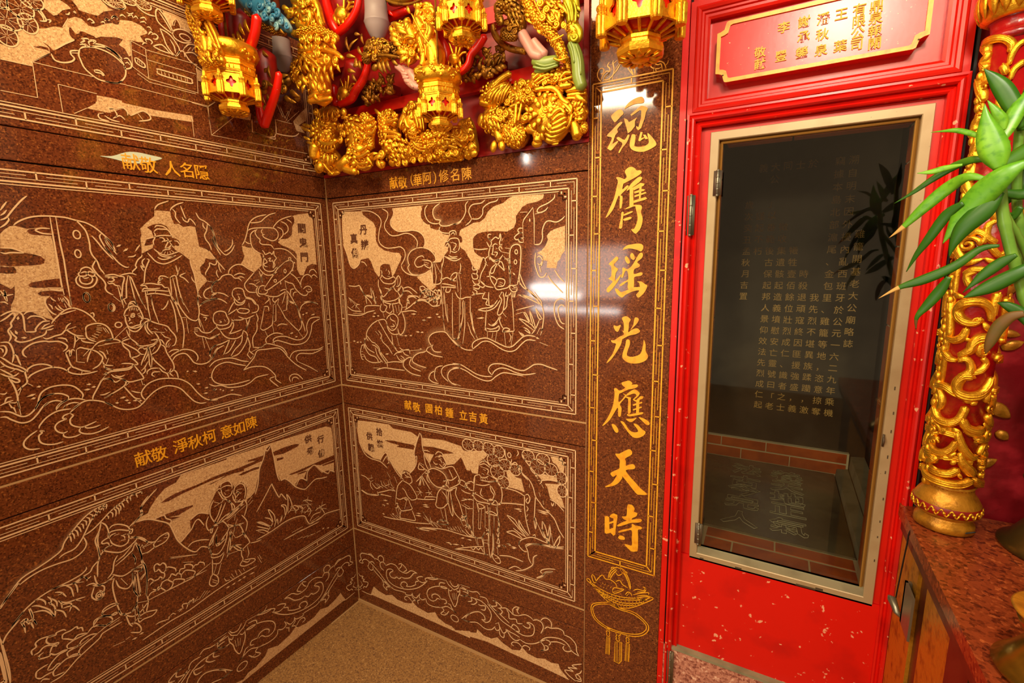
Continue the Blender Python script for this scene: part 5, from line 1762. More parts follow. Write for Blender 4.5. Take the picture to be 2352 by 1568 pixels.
T_['B2'] = r'''
F 144,1607 155,12 162,6 38,-25 165,2 72,-28 214,17 145,-17 15,-26 4,-28 20,-44 29,1 -3,-63 -28,-1 -41,83 -58,-60 -69,-24 -20,60 -45,26 -37,-26 -40,-69 -45,52 -76,-35 -10,-53 -21,-46 -28,-27 -77,-11 9,-46 -26,-11 -49,48 -49,54 -48,66 -46,-63 -70,-3 -95,37 -51,67 -11,97
l 135,1595 -13,-56
ls-13 141,1438 49,-85 54,-28 56,-5 54,-5 65,-36
K 404,1495 87,12 91,-1 101,3 11,-13 -14,-24 -76,-3 -84,-5 28,18 -85,3
K 763,1513 90,12 116,-3 68,-9 -69,-16 -118,-28 -78,0
J 874,1484 31,18 28,-17 31,-63 -1,-12 -36,-25 -35,3 -21,35 -25,-15 8,22 -18,6 25,15
J 670,1321 28,47 -9,60 -11,8 23,66 29,66 15,42 17,-17 1,-70 14,-68 45,-52 22,-36 -76,-56 -53,-64 -77,-17
ls9 695,1414 -10,34 23,76 22,49 15,37
ls-16 745,1610 16,-27 2,-70 20,-67 28,-35 21,-46
l 695,1419 13,8 -10,-59 -28,-47 -41,-40
l 761,1482 36,7 30,-4
l 348,1324 39,56 29,16 35,-57 48,-65 36,-34 38,-19
J 348,1324 40,62 21,15 42,-67 61,-62 49,-43 11,-19 -107,-29 -87,90
l 375,1319 46,57 16,-39 -15,-25
l 413,1369 36,-51
J 565,1283 39,14 43,-23 3,-52 -40,-19 -50,15
l 558,1282 6,-15 40,24
l 564,1278 40,8 36,-24 10,-40 -27,-22
l 583,1266 18,-12 38,-2
l 604,1286 11,-19
l 587,1240 27,6
p 540,1219 24,59
l 560,1213 -50,-54 -19,-70 -10,-46
l 560,1213 63,-18 36,-34 28,-46 -14,-25 -46,-17
l 555,1153 25,-21 23,-38 37,-17
l 482,1060 39,-7 41,21 26,-5
p 477,998 4,56
l 492,1013 36,-46 54,14 53,25 -11,29 -22,48
o582,1073,13,11
p 587,1058 -25,-71
l 478,1009 20,6 -9,-36 -21,-5
l 528,967 -18,-59 26,-5 40,6 79,10 2,27 -23,49
p 475,976 22,-61
p 497,992 20,-83
ls-10 343,869 83,5 109,16 105,9 154,31
p 415,905 46,-22
p 443,912 52,-25
p 470,914 59,-24
l 135,1164 50,-6 48,-29
l 198,1144 60,24
l 233,1129 -4,-34 26,-28
p 233,1129 30,18
l 246,1121 46,-34 45,27 26,-11
p 245,1188 4,-33
p 341,1164 11,-36 53,-15
p 303,1128 60,-25
p 282,1129 46,-34
p 368,1159 18,-29 50,28
p 418,1181 2,-54
p 432,1195 16,-50
p 443,1160 18,-23
p 410,1245 30,-37
p 434,1130 52,-20
p 447,1122 28,18
p 482,1228 23,-49
p 452,1102 15,25
l 304,1056 71,28 57,24 54,2
l 122,1036 64,-19 87,9 72,23 96,6
ls-13 130,1038 71,-18 87,15
l 297,1066 12,-26 36,15
d 338,967 34,-1
d 381,985 28,4
d 348,1005 49,9
d 352,967 13,-8
d 331,892 28,-2
d 430,914 27,4
d 658,963 64,9
d 672,983 45,6
d 734,1066 56,8
d 739,1053 63,8
l 686,1099 69,11 99,24
p 755,1110 14,25 62,14 36,4
p 698,1191 24,-26 18,-6
p 684,1156 62,4
p 721,1155 -27,-28
p 721,1155 11,-24
p 771,1166 37,9 24,-15
p 797,1193 11,-34
p 828,1190 -33,-39
l 712,1205 30,79 12,-7 62,-79
ls9 724,1208 17,66 21,-58
l 689,1231 26,27 34,38
l 729,1374 24,-15 17,-17 -37,-8 -18,7 15,44
l 771,1352 23,-15 24,0 -25,-21 -24,5
p 730,1385 42,-12
l 749,1296 46,51
l 771,1454 14,-68 22,-36
J 867,1362 73,45 81,7 41,-80 -14,-52 -70,-36 -58,-4 -83,12
ls-33 800,1338 32,22 36,7 58,-13 33,-32 -3,-51 -36,-29 -48,-6 -46,26 -22,36 -4,40
l 799,1317 -9,-43 23,-26
l 934,1296 24,0
l 869,1383 58,-3 59,27 35,7 21,-25 26,-44 4,-38 -59,-43 -35,-18
l 978,1246 -11,17 -35,-8 -12,-13
l 958,1311 46,1 48,40
l 985,1387 21,-35 10,-28
l 934,1286 36,18 10,-28
l 896,1458 36,17 22,-25 10,-28 -25,-30 -34,18
l 874,1474 25,24 34,-3 11,-23
l 873,1454 48,24
l 901,1444 18,-1 10,-23
l 936,1431 16,-11 -18,-14
p 908,1461 23,-11
l 853,1420 17,-17 24,5
l 919,1237 -37,-45 -16,-65 -8,-33 17,-17 48,13 50,53
l 918,1211 34,-33 9,-48
l 1048,1272 -14,-54 31,-62 20,-66 21,-35
l 997,1169 19,-86 44,-40 23,-4
l 977,1225 -9,-63 9,-59 20,-56 8,33 -16,148
p 954,1230 7,-90
l 919,1232 59,3 70,37
l 954,1235 17,-11 41,19
p 899,1073 20,-67
p 935,1093 9,-60 9,-60
l 863,959 31,30 48,2 17,-16 -30,-14 -61,-6 -5,4
p 894,989 23,-15
l 1083,1039 12,34 23,-4 -13,-24 31,-62
p 1060,1043 32,-52
l 1072,1307 -10,17 33,8 33,-13 29,7
p 1066,1301 50,-14 39,-1
l 1117,1327 10,-27 -12,-23
p 1090,1202 62,0
p 1099,1164 51,-17
ls12 664,867 51,-2 75,10
p 737,1010 57,-80
p 798,994 9,-50
p 760,984 70,-66
p 808,955 58,-37
p 952,952 10,-23
p 975,959 17,-27
p 999,965 16,-26
p 1023,972 16,-27
F 1096,1552 43,-6 66,17 63,17 30,-32 -27,-29 -37,-31 -14,-83 -43,-5 -20,34 -28,0 -20,39 -16,16
F 1438,1465 30,16 38,-38 39,-1 22,-86 -24,-1 -58,5 -45,-6 11,49
F 1745,1630 75,2 17,-44 -8,-44 -26,7 -18,31 -26,12
F 1658,1490 37,16 72,-2 53,-27 -22,-31 -13,-38 35,-36 18,-57 -36,8 -62,38 -18,67 -36,37
F 1629,1371 28,-12 28,-38 -38,0
J 1354,1353 81,10 108,-3 29,-21 -6,-70 -195,-40
ls-13 1361,1222 41,20 101,20 63,7
l 1415,1349 40,4 49,-2 39,-10 24,-12
w1152,1594,46,40
w1232,1601,42,38
w1310,1597,45,41
w1386,1591,42,41
w1344,1524,46,42
w1429,1509,42,39
w1372,1451,51,47
w1416,1391,44,41
w1502,1492,39,37
w1595,1605,42,37
w1696,1603,44,35
w1659,1543,52,51
w1748,1544,43,40
w1816,1506,35,39
w1820,1425,33,39
J 1451,1623 97,0 37,-55 55,-69 54,-86 55,-67 53,-58 18,-139 -165,27 -27,122 -83,181 -28,30 -58,34
ls-13 1552,1615 23,-45 47,-48 27,-30 9,-25
l 1431,1619 9,-62 38,-29 30,15 37,-55 57,-42 27,-48 14,-51 32,-37 28,-30 36,-8
o1463,1583,12,16
o1538,1506,12,22
l 1454,1546 20,-9 5,23
l 1519,1627 9,-21 -14,-21
l 1550,1475 24,-17 18,-14
p 1602,1419 -1,-23
l 1658,1476 -14,11 14,16
l 1672,1457 59,18 54,3 35,-10
J 1672,1457 59,19 80,-5 -26,-11 -72,-12 -28,-10
l 1658,1458 28,-2 -14,-21
p 1758,1498 9,-11
l 1749,1332 9,-20 9,25
l 1776,1339 0,-22
l 1694,1332 4,-26
l 1667,1380 9,-25
l 1685,1438 14,-24
ls11 1833,1296 -48,41 -45,15
l 1572,1339 19,9 14,-28 -15,-32 -14,15 15,22
l 1567,1338 -1,-93 13,-89 23,-78
l 1580,1268 10,-17 -10,-21
l 1589,1214 -10,-21
l 1589,1177 -10,-12
l 1643,1347 -6,-83 -5,-85
l 1637,1208 9,-25 -5,-57 -9,53 5,29
p 1646,1183 46,-89 46,-42
ls-7 1703,1280 63,-46 36,-72 32,-41
d 1647,1261 92,-3
d 1656,1250 74,-3
l 1436,1169 55,-18 38,-47 58,-40
l 1436,1165 64,-50 68,-57
l 1521,1159 38,-56 38,-36
l 1521,1159 9,-45 48,-43
l 1428,1047 61,22 59,-35
l 1428,1047 51,-5 69,-13
l 1480,1090 49,-24 48,-14
l 1693,1191 23,-53 13,-89 -37,73 -4,72
l 1739,1185 -9,-62 -10,-49
l 1739,1181 4,-54 -14,-78
l 1683,1147 28,-57 37,-54
l 1807,1132 -32,-60 -9,-35
l 1807,1132 -5,-52 -27,-45
p 1748,1128 18,-86
l 1517,977 21,44 78,42 76,-6 46,-5
ls13 1567,982 49,34 76,18 92,13 50,15
l 1621,1074 15,13 4,-17
J 1233,1479 44,41 29,-45 14,-54 -27,-34 -42,-19 -20,34
l 1233,1479 33,25 31,-3 20,-24
l 1271,1515 11,-3 -11,-12 -10,8
l 1233,1469 43,18 40,-19
l 1243,1462 63,-6
l 1290,1453 15,-7 -11,-30
p 1264,1447 21,-5
p 1252,1416 21,-5
p 1294,1425 21,-14
l 1231,1407 20,-20 32,7 21,14
p 1241,1395 4,-23
p 1257,1393 4,-23
p 1272,1392 10,-17
p 1288,1395 10,-12
l 1320,1412 36,-11 9,-12 -57,-22 -15,1
l 1231,1402 -33,-17 -13,-51
l 1240,1366 63,4 62,14 30,-31 9,-54 -12,-60 -21,-19
l 1183,1275 -33,3 -15,15 -28,-6
p 1136,1328 -7,-41
p 1119,1324 -7,-41
l 1136,1328 33,12 21,-14
l 1198,1376 -8,-50 -7,-51
l 1201,1328 59,4 53,21
l 1318,1345 25,-32 9,-26
l 1249,1310 -12,-41 20,-15
l 1313,1344 9,-36 20,-24 -11,-31
l 1177,1264 38,-10 63,-19 73,13 20,-24
ls-15 1177,1264 5,-28 31,-27 75,4 73,4
l 1288,1223 22,25 31,-2 -11,-22 -32,-18
l 1182,1236 -11,7 33,28
p 1181,1226 -12,-182 2,-80
p 1202,1202 19,-84
l 1212,1194 33,-1 20,-15 -43,-20 -10,36
p 1222,1158 -11,-147
p 1244,1173 -16,-153
p 1271,1190 -5,-159
p 1287,1203 18,-122
p 1297,1187 10,-204
p 1308,1189 -3,-108
p 1338,1149 -7,-248
l 1270,1145 48,18 46,-17 -36,-5 -53,1
p 1366,1223 5,-202
l 1368,1118 10,-36 -17,-44 21,-14
l 1212,1016 10,-7 11,13
l 1271,1033 21,-24 -22,-27
l 1171,964 10,-27 55,11 24,51
p 1181,937 20,-55
p 1236,948 14,-72
p 1291,989 -8,-82
l 1292,999 2,-109
p 1252,937 33,10
p 1252,917 32,5
l 1355,1017 20,-63 -23,-47
d 1395,942 31,-3
d 1426,964 36,1
d 1462,955 45,-1
d 1487,1225 59,11
d 1522,1220 24,2
l 1083,1262 33,-12 44,0
l 1080,1181 68,27 32,-2
p 1079,1151 55,-16 44,11
p 1112,1149 16,-156
l 1075,1070 45,6 -24,-31 -22,-6
p 1096,1045 43,-49
l 1105,986 35,30 20,-65 32,-11
p 1070,966 55,-35 56,11
ls-18 679,863 72,20 104,15
l 715,879 117,27 102,17 119,2 74,2 62,8
p 952,949 32,-12
p 974,955 31,-18
p 996,966 31,-27
p 1018,972 30,-34
p 1040,981 30,-42
p 1061,984 25,-41
p 741,1005 59,-78
p 739,970 94,-54
p 798,995 14,-55
p 813,960 54,-34
p 835,956 66,-26
l 858,962 35,24 45,8 21,-9 -6,-16 -62,-12 -33,0
p 899,988 27,-7
l 1069,1043 22,30 21,-9 -12,-22 -26,-12
l 1098,999 32,18 20,-32 19,-32 -31,-9 -35,33
p 1109,993 31,8
l 1004,794 66,30 53,21 64,24 61,18
ls10 1004,794 97,25 94,10 92,9
l 1145,851 20,-13 21,26 20,-13 21,21 20,-28
p 1199,934 9,-50
p 1250,948 3,-64
l 1240,946 9,-45 8,-63 20,2
l 1189,935 51,20 22,43
l 1272,1010 20,15 -6,-48
p 1356,1205 17,-94 -3,-110 -16,-59
p 1339,1120 -12,-260
l 1289,923 12,-99 26,45
p 1295,943 2,229
ls8 1326,1007 -3,-102 -17,-80
l 1349,945 19,1 10,-15 -25,-17
p 1333,917 -6,-62
p 1358,916 3,-55
l 1317,843 9,-25 29,-19 24,12 -13,33 -39,11
p 1336,825 25,13
p 1351,849 24,-20
ls15 1371,860 72,18 57,-1 51,-6
d 1062,897 33,9
d 1115,903 42,4
d 929,826 50,6
d 962,821 22,3
d 984,827 65,15
d 1060,843 27,-2
d 1388,945 38,-9
d 1431,965 33,-8
d 1464,945 32,2
l 1441,785 48,34 47,-7
ls16 1493,789 52,21 46,33 28,32 5,50 27,26
l 1645,789 44,33 18,28 52,22
ls21 1645,785 40,27 22,34 52,24
l 1776,891 -51,-13 -44,-23 -5,-19 14,0
l 1566,992 18,-35 8,-51 18,-30
l 1530,1017 -10,-39 36,-29 28,4
ls18 1566,992 27,19 72,19 86,4 80,14
'''
T_['BB'] = r'''
F 140,127 40,86 49,-22 80,-11 66,27 53,-23 78,1 64,19 14,18 48,-28 96,-12 74,34 21,-34 69,-26 57,1 33,-20 130,45 -3,-58
ls-13 45,384 -6,10 24,24 -7,32 20,26 56,9 42,2 39,-16
l 45,384 36,6 -5,21 37,23 54,-16 78,-48 75,-63 76,-40 65,6 64,7
ls-13 139,487 36,11 26,-14 18,-22
l 214,477 40,-4 25,-19
ls-15 255,479 4,23 26,17 26,-12 -1,-32
ls13 308,397 -32,17 -4,37 35,20 25,-22
l 332,449 55,34 52,0 36,-31 63,-1 52,39 61,-1
l 466,503 33,16 -9,-30 -20,-23
ls12 499,519 30,-17 17,-21 -33,-27
ls-17 651,489 -37,-14 -41,-49 -51,-23 -32,0
ls17 490,403 -27,-25 -25,7 -21,-18 -39,-2 -11,29 42,36
l 409,430 -26,5 -41,-21 -11,-54 29,-45 77,-17 103,17 90,40 64,49 51,54
ls-13 145,399 9,20 36,17 19,-16
l 145,399 -10,-25 26,-20 29,15 -4,27
l 190,369 90,-59 77,-40
ls13 280,304 17,-27 -8,-20 38,-26 -5,27 62,21
l 293,303 39,-9 38,-25
ls-14 503,315 -25,8 8,30 33,17 24,-13 -14,-21
l 529,336 52,18 51,34
ls-12 632,382 -4,25 31,22 -17,15 32,24 31,8
l 659,429 36,-4 38,24 -11,17 37,23 47,11 36,12
p 773,525 22,-24 58,10
p 853,511 69,10
l 746,480 48,5 59,26
ls-12 513,281 11,-18 51,13 15,27
ls14 590,303 4,-25 31,-6 27,37
ls14 665,325 -9,-36 30,-10 32,22
l 588,281 -1,-17 36,-17 38,23
l 584,222 -36,28 -32,-6 -8,-25 25,-2
l 584,222 13,16 38,11 5,-25
l 718,301 15,-37 59,-4 72,21 58,28 78,-26
l 924,335 22,-2 21,-33 33,-17
ls11 864,281 22,-17 -31,-38 40,5 37,45
l 828,273 36,8
l 885,248 34,-3
l 930,461 -45,-1 -71,-25 -61,-42 -20,-44 15,-37 35,-8 24,14
ls-16 784,326 -4,24 31,22 34,-3 16,-20
ls-13 861,349 41,9 10,-22 -23,-14
l 807,313 25,30 23,-2
ls-13 930,461 -35,-12 -39,6 7,28 46,11
p 919,520 18,-26 49,-26 34,25 15,35
l 950,527 26,-30 34,7 17,26
l 936,463 3,-50 20,-44 26,-37 24,45 8,44 18,37 2,40
l 935,458 17,-10 17,16
l 1009,478 10,-16 17,21
p 968,433 9,-47
p 985,445 3,-55
p 1002,446 -3,-52
o980,235,34,25
l 1044,531 81,4
l 1037,504 60,1 27,5
ls13 1035,447 38,4 28,20 6,27
l 1043,257 45,48 29,22
l 1043,257 43,-3 29,6
l 20,279 13,-19 36,6 -17,-23 29,-1 -17,-23 57,8 -25,-49 -22,-2 -16,-23
p 35,215 19,-29 -33,-40 -32,41
l -20,102 63,46
l 40,124 100,0 30,23
F 1035,159 68,12 62,20 9,33 51,-29 64,1 48,30 46,-26 71,-21 61,21 15,32 44,-31 67,-5 57,20 47,-8 50,13 14,-33 63,-53 -45,3 -167,7 -196,3 -208,8 -222,-29
ls-11 1051,517 44,-10 10,-17
l 1106,506 38,3 39,14 26,-16
l 1203,495 53,4 20,-33
ls13 1048,443 45,17 6,23 -38,1
ls-13 1102,417 34,17 -5,24 -27,1
ls-11 1129,406 28,11 23,28 -21,18
l 1104,459 55,4 54,0 52,-26 30,-45 -12,-55 -33,-28 -32,8
ls-13 1210,396 33,7 6,33 -38,-9 -21,2
ls-15 1080,273 6,23 35,34 34,24 44,17 37,-17 4,-29 -27,-5
l 1039,257 68,0 67,21 64,-21 53,12 33,39
l 1266,462 51,-41 60,-47 71,-22 39,-13
l 1282,468 25,-21 61,-31 70,-38
ls-12 1309,503 41,-5 30,-23 -31,-17
ls12 1281,458 26,0 32,16 -5,24 -20,7
ls12 1333,432 35,-11 16,26 -25,15
ls-12 1453,354 15,26 30,-8 14,-28 -34,-5
l 1478,339 68,-11 59,24 19,37 -4,42 -33,11 -20,-12
ls-12 1567,430 24,-1 0,-24 -24,-10 -29,8
l 1380,470 35,13 35,-16 20,-12 39,7
l 1470,455 -4,38 25,29 29,1
l 1490,497 20,22 -10,-28 15,-14
l 1509,462 49,27 39,-4 19,-12
l 1415,478 20,-27 4,-38 50,15 10,-26 39,11
ls17 1671,394 19,51 -13,33 -33,6 -29,-16
ls-13 1672,490 19,24 27,9 28,-18 0,-38
ls-13 1699,439 19,22 27,2 46,18 35,-4 9,-25
l 1835,452 44,-5 35,-32 5,-44 17,-30
l 1661,327 38,45 55,28 64,12 44,-19 26,-36 48,-16
l 1736,359 55,23 53,-1
ls-11 1835,372 -8,-18 17,-16 36,16 -9,24
l 1516,286 49,-9 58,22 48,37 37,30
ls-12 1671,331 23,-19 0,-29 -24,-15 47,25 5,26 -23,0
ls-9 1699,362 28,2 13,-13 -13,-20
ls-16 1412,323 34,-46 40,-14 30,23
l 1412,323 25,-10 40,-4 39,-8
ls10 1319,305 15,-24 26,21 -9,47
ls10 1361,322 24,-40 26,20 -4,19
ls10 1355,289 9,-36 26,-5 6,33
l 1325,328 31,23
l 1530,232 -24,19 -40,-6 -16,-22 20,-7
l 1530,232 25,25 34,-5 -5,-22
l 1954,294 -65,-40 35,-8 -62,-19 36,-12 -58,-17 31,-29 45,-18
l 1954,248 -12,-27 -26,-22 8,-24 27,3
l 1916,199 21,1 14,-32 -35,-12
'''
T_['P'] = r'''
l 1980,899 17,6 13,-19 -17,-1 -13,14
l 2018,943 -4,-19 13,-32 13,9 -9,29 -13,13
l 1998,882 30,-17 42,-39 51,-31 49,-14 48,10 39,19 54,42 59,52 -8,10 -45,-34 -46,1
l 2010,886 34,-15 42,-12 58,-7 65,6 62,18 53,28 38,10
l 2036,895 8,16 33,47 21,-19 28,5 33,-15 8,-24
l 2159,942 23,17 17,-21 32,-11
l 2114,949 11,48 32,36 20,2 28,-3 24,-36 13,-39 4,-33
l 2122,956 11,35 28,35
l 2126,948 16,37 23,34
l 2197,1029 24,-35 13,-39 9,-32
l 2189,1018 24,-18 17,-38
l 2133,1008 0,17 20,7
l 2213,1008 11,13 -8,6
p 2184,1072 1,-51
l 2157,1003 17,-16 23,20
l 2140,878 11,22 32,6 24,4 -15,-18 -40,-28 -12,14
p 2148,872 55,37
l 2216,878 15,23 16,-3 8,-14
l 2224,872 15,24
l 2262,921 23,17 31,2 14,18 -15,8
l 2315,961 15,-7 -7,-20 -38,-13
l 2263,895 38,23 45,20 1,-13
l 2286,895 38,18 38,5
p 2027,874 43,-48
p 2053,869 51,-67
p 2078,860 59,-73
p 2103,856 59,-73
p 2128,856 54,-70
p 2156,852 42,-64
p 2181,852 33,-61
p 2209,858 21,-63
p 2236,864 10,-61
p 2263,874 -6,-64
p 2287,882 -14,-62
p 2309,895 -21,-62
p 2332,894 -25,-44
l 2019,867 68,-26 82,-6 87,23 84,31
l 2045,848 67,-21 73,-9 79,21 61,31
l 2070,830 59,-19 65,-7 78,25
d 2081,906 3,-3
d 2094,902 3,-4
d 2069,884 3,-3
d 2086,881 3,-4
d 2103,882 2,-3
d 2115,903 2,-4
d 2127,895 3,-3
d 2061,866 3,-4
l 2121,795 -58,-25 -42,-26 -9,-40 18,-49 43,-30 59,-13 66,4 64,8 55,27 33,41 3,36 -24,26 -40,24 -39,7 -64,-6 -65,16
l 2121,781 -50,-18 -38,-24 -10,-31 20,-48 47,-28 59,-9 65,4 56,14 42,22 26,33 3,27 -20,23 -39,20 -40,7 -55,-3 -66,11
l 2112,604 3,15 17,-2 -8,-17
l 2165,607 13,-13 16,11 -4,12
l 2231,607 7,12 9,-10
o2120,593,10,9
o2120,575,10,9
o2178,585,10,9
o2179,567,11,9
o2237,596,9,9
o2238,580,9,9
p 2110,557 -1,-118 21,6 1,120 -21,-8
p 2163,546 -2,-136 29,-1 14,25 -1,125 -40,-13
p 2228,564 -2,-120 21,3 2,122 -21,-5
p 2117,559 0,-117
p 2123,562 0,-119
p 2171,550 1,-140
p 2179,553 1,-144
p 2190,557 0,-146
p 2196,560 1,-138
p 2233,564 1,-119
p 2241,567 0,-121
l 2031,3650 -16,20 -4,20 9,18 16,3 8,-12 -8,-14 -9,5
l 2030,3656 6,18 19,19 15,-3 -3,-10 -18,-8 -7,-21
l 2070,3732 -9,-15 12,-13 0,-17 -12,-12 -6,-1 -9,-13 9,-7 16,3 18,13 6,24 -7,31 3,11
l 2073,3650 1,6
l 2088,3648 0,14
l 2091,3722 18,10
l 2101,3696 20,23
l 2095,3675 15,16 15,22
l 2135,3708 6,-9 20,0 3,-13 24,-34
l 2175,3696 4,-18 12,-27
l 2187,3693 10,-21 0,-23
l 2254,3688 11,-2 9,-15 12,-8 20,-5 13,4
l 2285,3647 -1,14
l 2298,3648 -4,8 -8,7
l 2285,3692 9,-12 11,-5 14,0 6,-27
l 2296,3685 17,3 17,-10 10,-20 1,-11
l 2341,3666 8,11 1,8
'''
T_['PC'] = r'''
C0
G 2150,3507 16,21 26,15 35,7 15,-10 2,-17 -10,-4 -22,2 -23,-2 -20,-6
G 2085,3478 4,11 18,12 19,7 14,-8 6,-14 -13,-11 -25,-22 -10,4
F 2180,3475 41,28 10,5 21,-6 12,-11 -9,-16 -5,-25 -16,-43 -14,-9 -8,10 -3,12 12,-7 11,40 1,33 -8,3 -39,-20
F 2149,3465 17,-10 8,-13 40,17 -11,-17 0,-23 -15,-17 -18,-11 -7,26 -9,28
G 2065,3397 27,22 29,25 16,5 4,-6 -24,-24 3,-15 -13,-14 -14,-37 -8,-5 38,15 -17,-24 -20,-17 -13,8 -4,6 20,37 -3,12 -14,4
G 2114,3377 12,3 28,-17 16,22 8,-6 -14,-31 -20,-21 -14,-22 -4,7 18,34 -21,19
G 2192,3384 16,-7 -3,-34 1,-16 36,-6 24,7 7,14 -8,38 23,-21 21,-33 -15,-15 -43,-14 -41,7 -24,16 -6,22 6,30
F 2232,3390 10,-3 -7,-27 16,3 -7,13 12,-2 13,-20 -12,-1 -6,7 -22,-13 -7,5
C1
G 2159,3215 15,15 18,3 17,-9 8,-10 20,-2 5,-12 -20,-14 -28,-13 -37,-15 -5,-5 -3,-24 20,16 10,0 -5,-12 -33,-29 9,-9 0,-28 -5,-28 -9,4 1,49 -9,5 -20,-52 -21,-31 -22,-18 17,39 25,55 14,59 4,22 -9,17 8,3 19,-6 15,-7 10,7 -2,12
G 2170,3121 20,30 32,27 16,4 8,-6 -7,-13 -24,-18 -29,-17
F 2186,3132 17,3 4,-88 -16,-3 -5,4
F 2199,3133 40,20 20,-6 -5,-9 -47,-18
F 2233,3144 12,-1 -4,-71 -8,1
F 2207,3114 41,9 14,-3 -6,-6 -46,-10
F 2210,3096 55,12 4,-6 -59,-16
F 2207,3071 58,13 9,-8 -12,-5 -55,-12
G 2164,3032 20,12 29,6 29,-3 7,-13 -4,-21 9,-33 -7,-40 -18,-25 -12,-4 -19,21 14,2 12,24 5,31 -11,45 -5,10 -28,-8
G 2147,3018 11,-2 -4,-31 -1,-36 -8,-11 -10,8 9,40
G 2160,3008 37,13 5,-6 -40,-14
G 2158,2985 34,9 7,-7 -13,-7 -23,-4
C2
G 2157,2831 17,20 28,7 37,3 19,-8 3,-15 -10,-16 -19,7 -21,6 -26,3
G 2169,2791 9,8 13,-15 5,-15 -9,-8 -12,11
G 2197,2807 10,8 11,-15 2,-14 -8,-6 -13,10
G 2085,2762 20,19 19,17 11,-7 -4,-12 -19,-21 9,-13 14,-11 -12,-21 -3,-34 4,-2 26,30 -4,-17 -26,-41 -34,-36 -10,18 22,26 9,15 -23,13 16,15 -1,47 -9,9
G 2217,2767 20,37 14,12 10,-10 -7,-19 -21,-18 13,-13 -3,-12 -23,-10 -2,-25 34,9 10,-7 -10,-11 -31,-6 -1,-27 -4,-30 -28,-2 -1,36 -32,-23 -11,5 20,15 25,15 -3,34 -6,9 -9,-5 -10,-29 -9,2 6,23 0,23 10,0 14,-6 18,10
G 2121,2632 13,0 18,-15 26,7 34,17 35,3 2,6 -4,15 -10,6 22,0 17,-12 13,-8 -8,-25 -16,-22 -20,-15 -11,15 6,8 8,15 -34,-7 -34,-17 -17,-14 -17,6 -14,15
C3
G 2161,2479 11,10 15,1 20,-15 -8,-18 -1,-28 -2,-22 17,14 26,10 15,-8 2,-10 -21,-13 -34,-10 -30,-18 -6,-5 -7,-29 -26,-47 -26,-38 -23,-21 9,20 22,33 15,42 2,16 -18,3 -9,13 18,1 26,20 26,15 -9,19 7,0 -1,40
G 2118,2440 16,-4 22,8 -9,-27 -7,-10 -10,3 -10,15
G 2207,2421 14,26 6,35 10,5 12,-8 -5,-17 -18,-23
G 2188,2367 16,-1 2,-24 -10,-32 -3,-27 28,-5 34,14 13,19 7,35 3,27 10,-26 1,-32 13,-27 -12,-23 -33,-17 -39,-5 -31,8 -19,21 4,31 10,32
C4
G 2167,2132 18,9 22,7 18,-12 -4,-9 26,5 8,-8 -16,-14 -35,-11 -36,-22 -11,-6 -4,-17 2,-32 32,41 -14,8 14,-1 7,-11 -33,-46 9,-22 -3,-42 -7,-8 -8,6 -2,44 -18,-29 -25,-46 -32,-36 -10,-3 28,47 23,55 10,44 4,42 -3,30 14,2 16,-10 29,19 -12,11
G 2191,2066 26,26 22,12 22,-13 3,-11 -15,-21 -17,-13 2,7 15,18 -14,10 -35,-16
F 2203,2054 15,-3 2,-76 -8,-13 -7,6 0,70
F 2191,2060 29,-4 -2,-12 -27,10
F 2249,2048 21,23 16,0 -4,-12 -17,-9 -1,-73 -15,-2
F 2229,2050 25,-6 0,-9 -20,7
F 2230,2020 48,21 2,-7 -47,-22
F 2231,1993 45,22 3,-6 -46,-23
G 2200,1961 21,3 59,20 3,-9 -36,-14 -35,-10
G 2197,1934 29,5 26,9 -13,-16 -15,-12 -20,6
G 2263,1953 20,-1 26,-10 13,-14 -6,-10 -15,2 -18,16
G 2117,1891 19,-1 16,-19 3,-16 -9,-8 -14,11
G 2166,1916 20,-4 23,-32 23,-15 27,5 1,14 -23,28 20,-1 28,-23 17,-11 -12,-23 -30,-17 -27,2 -28,26 -23,30
C5
G 2141,1724 21,4 34,25 22,11 15,-10 -3,-19 -33,-27 4,-18 1,-24 15,9 24,7 12,-13 -10,-14 -41,-14 16,-27 35,-33 34,-32 34,-24 -40,-11 -19,3 -42,45 -38,40 1,-12 -24,-38 -35,-24 -39,-13 39,33 22,38 4,15 -19,-15 -16,16 19,18 30,21 2,22 1,28 -12,12
C6
F 2087,1333 13,6 13,-4 4,-97 -20,-10 -9,7
F 2115,1340 6,13 17,12 21,-4 2,-15 -9,-75 -1,-32 -10,-12 -16,14 9,11 5,33 -1,50 -15,1
F 2113,1303 30,20 0,-12 -29,-17
F 2114,1260 30,20 0,-29 -29,-13
G 2215,1433 12,9 17,-2 12,-17 -3,-18 18,-4 -5,-19 -20,-16 -4,-12 24,11 24,6 7,-9 -18,-14 -41,-13 -32,-20 -37,-21 -8,6 28,24 25,18 -17,4 -10,13 18,5 8,13
G 2167,1259 19,17 53,28 4,25 20,-5 24,2 13,-5 -8,-11 -14,-8 2,-49 0,-71 -9,-12 -24,-8 -21,12 -21,19 20,2 21,4 -1,44 -3,48 -35,-16 -31,-16
G 2167,1225 9,13 19,2 11,-8 -4,-11 -23,-4
'''

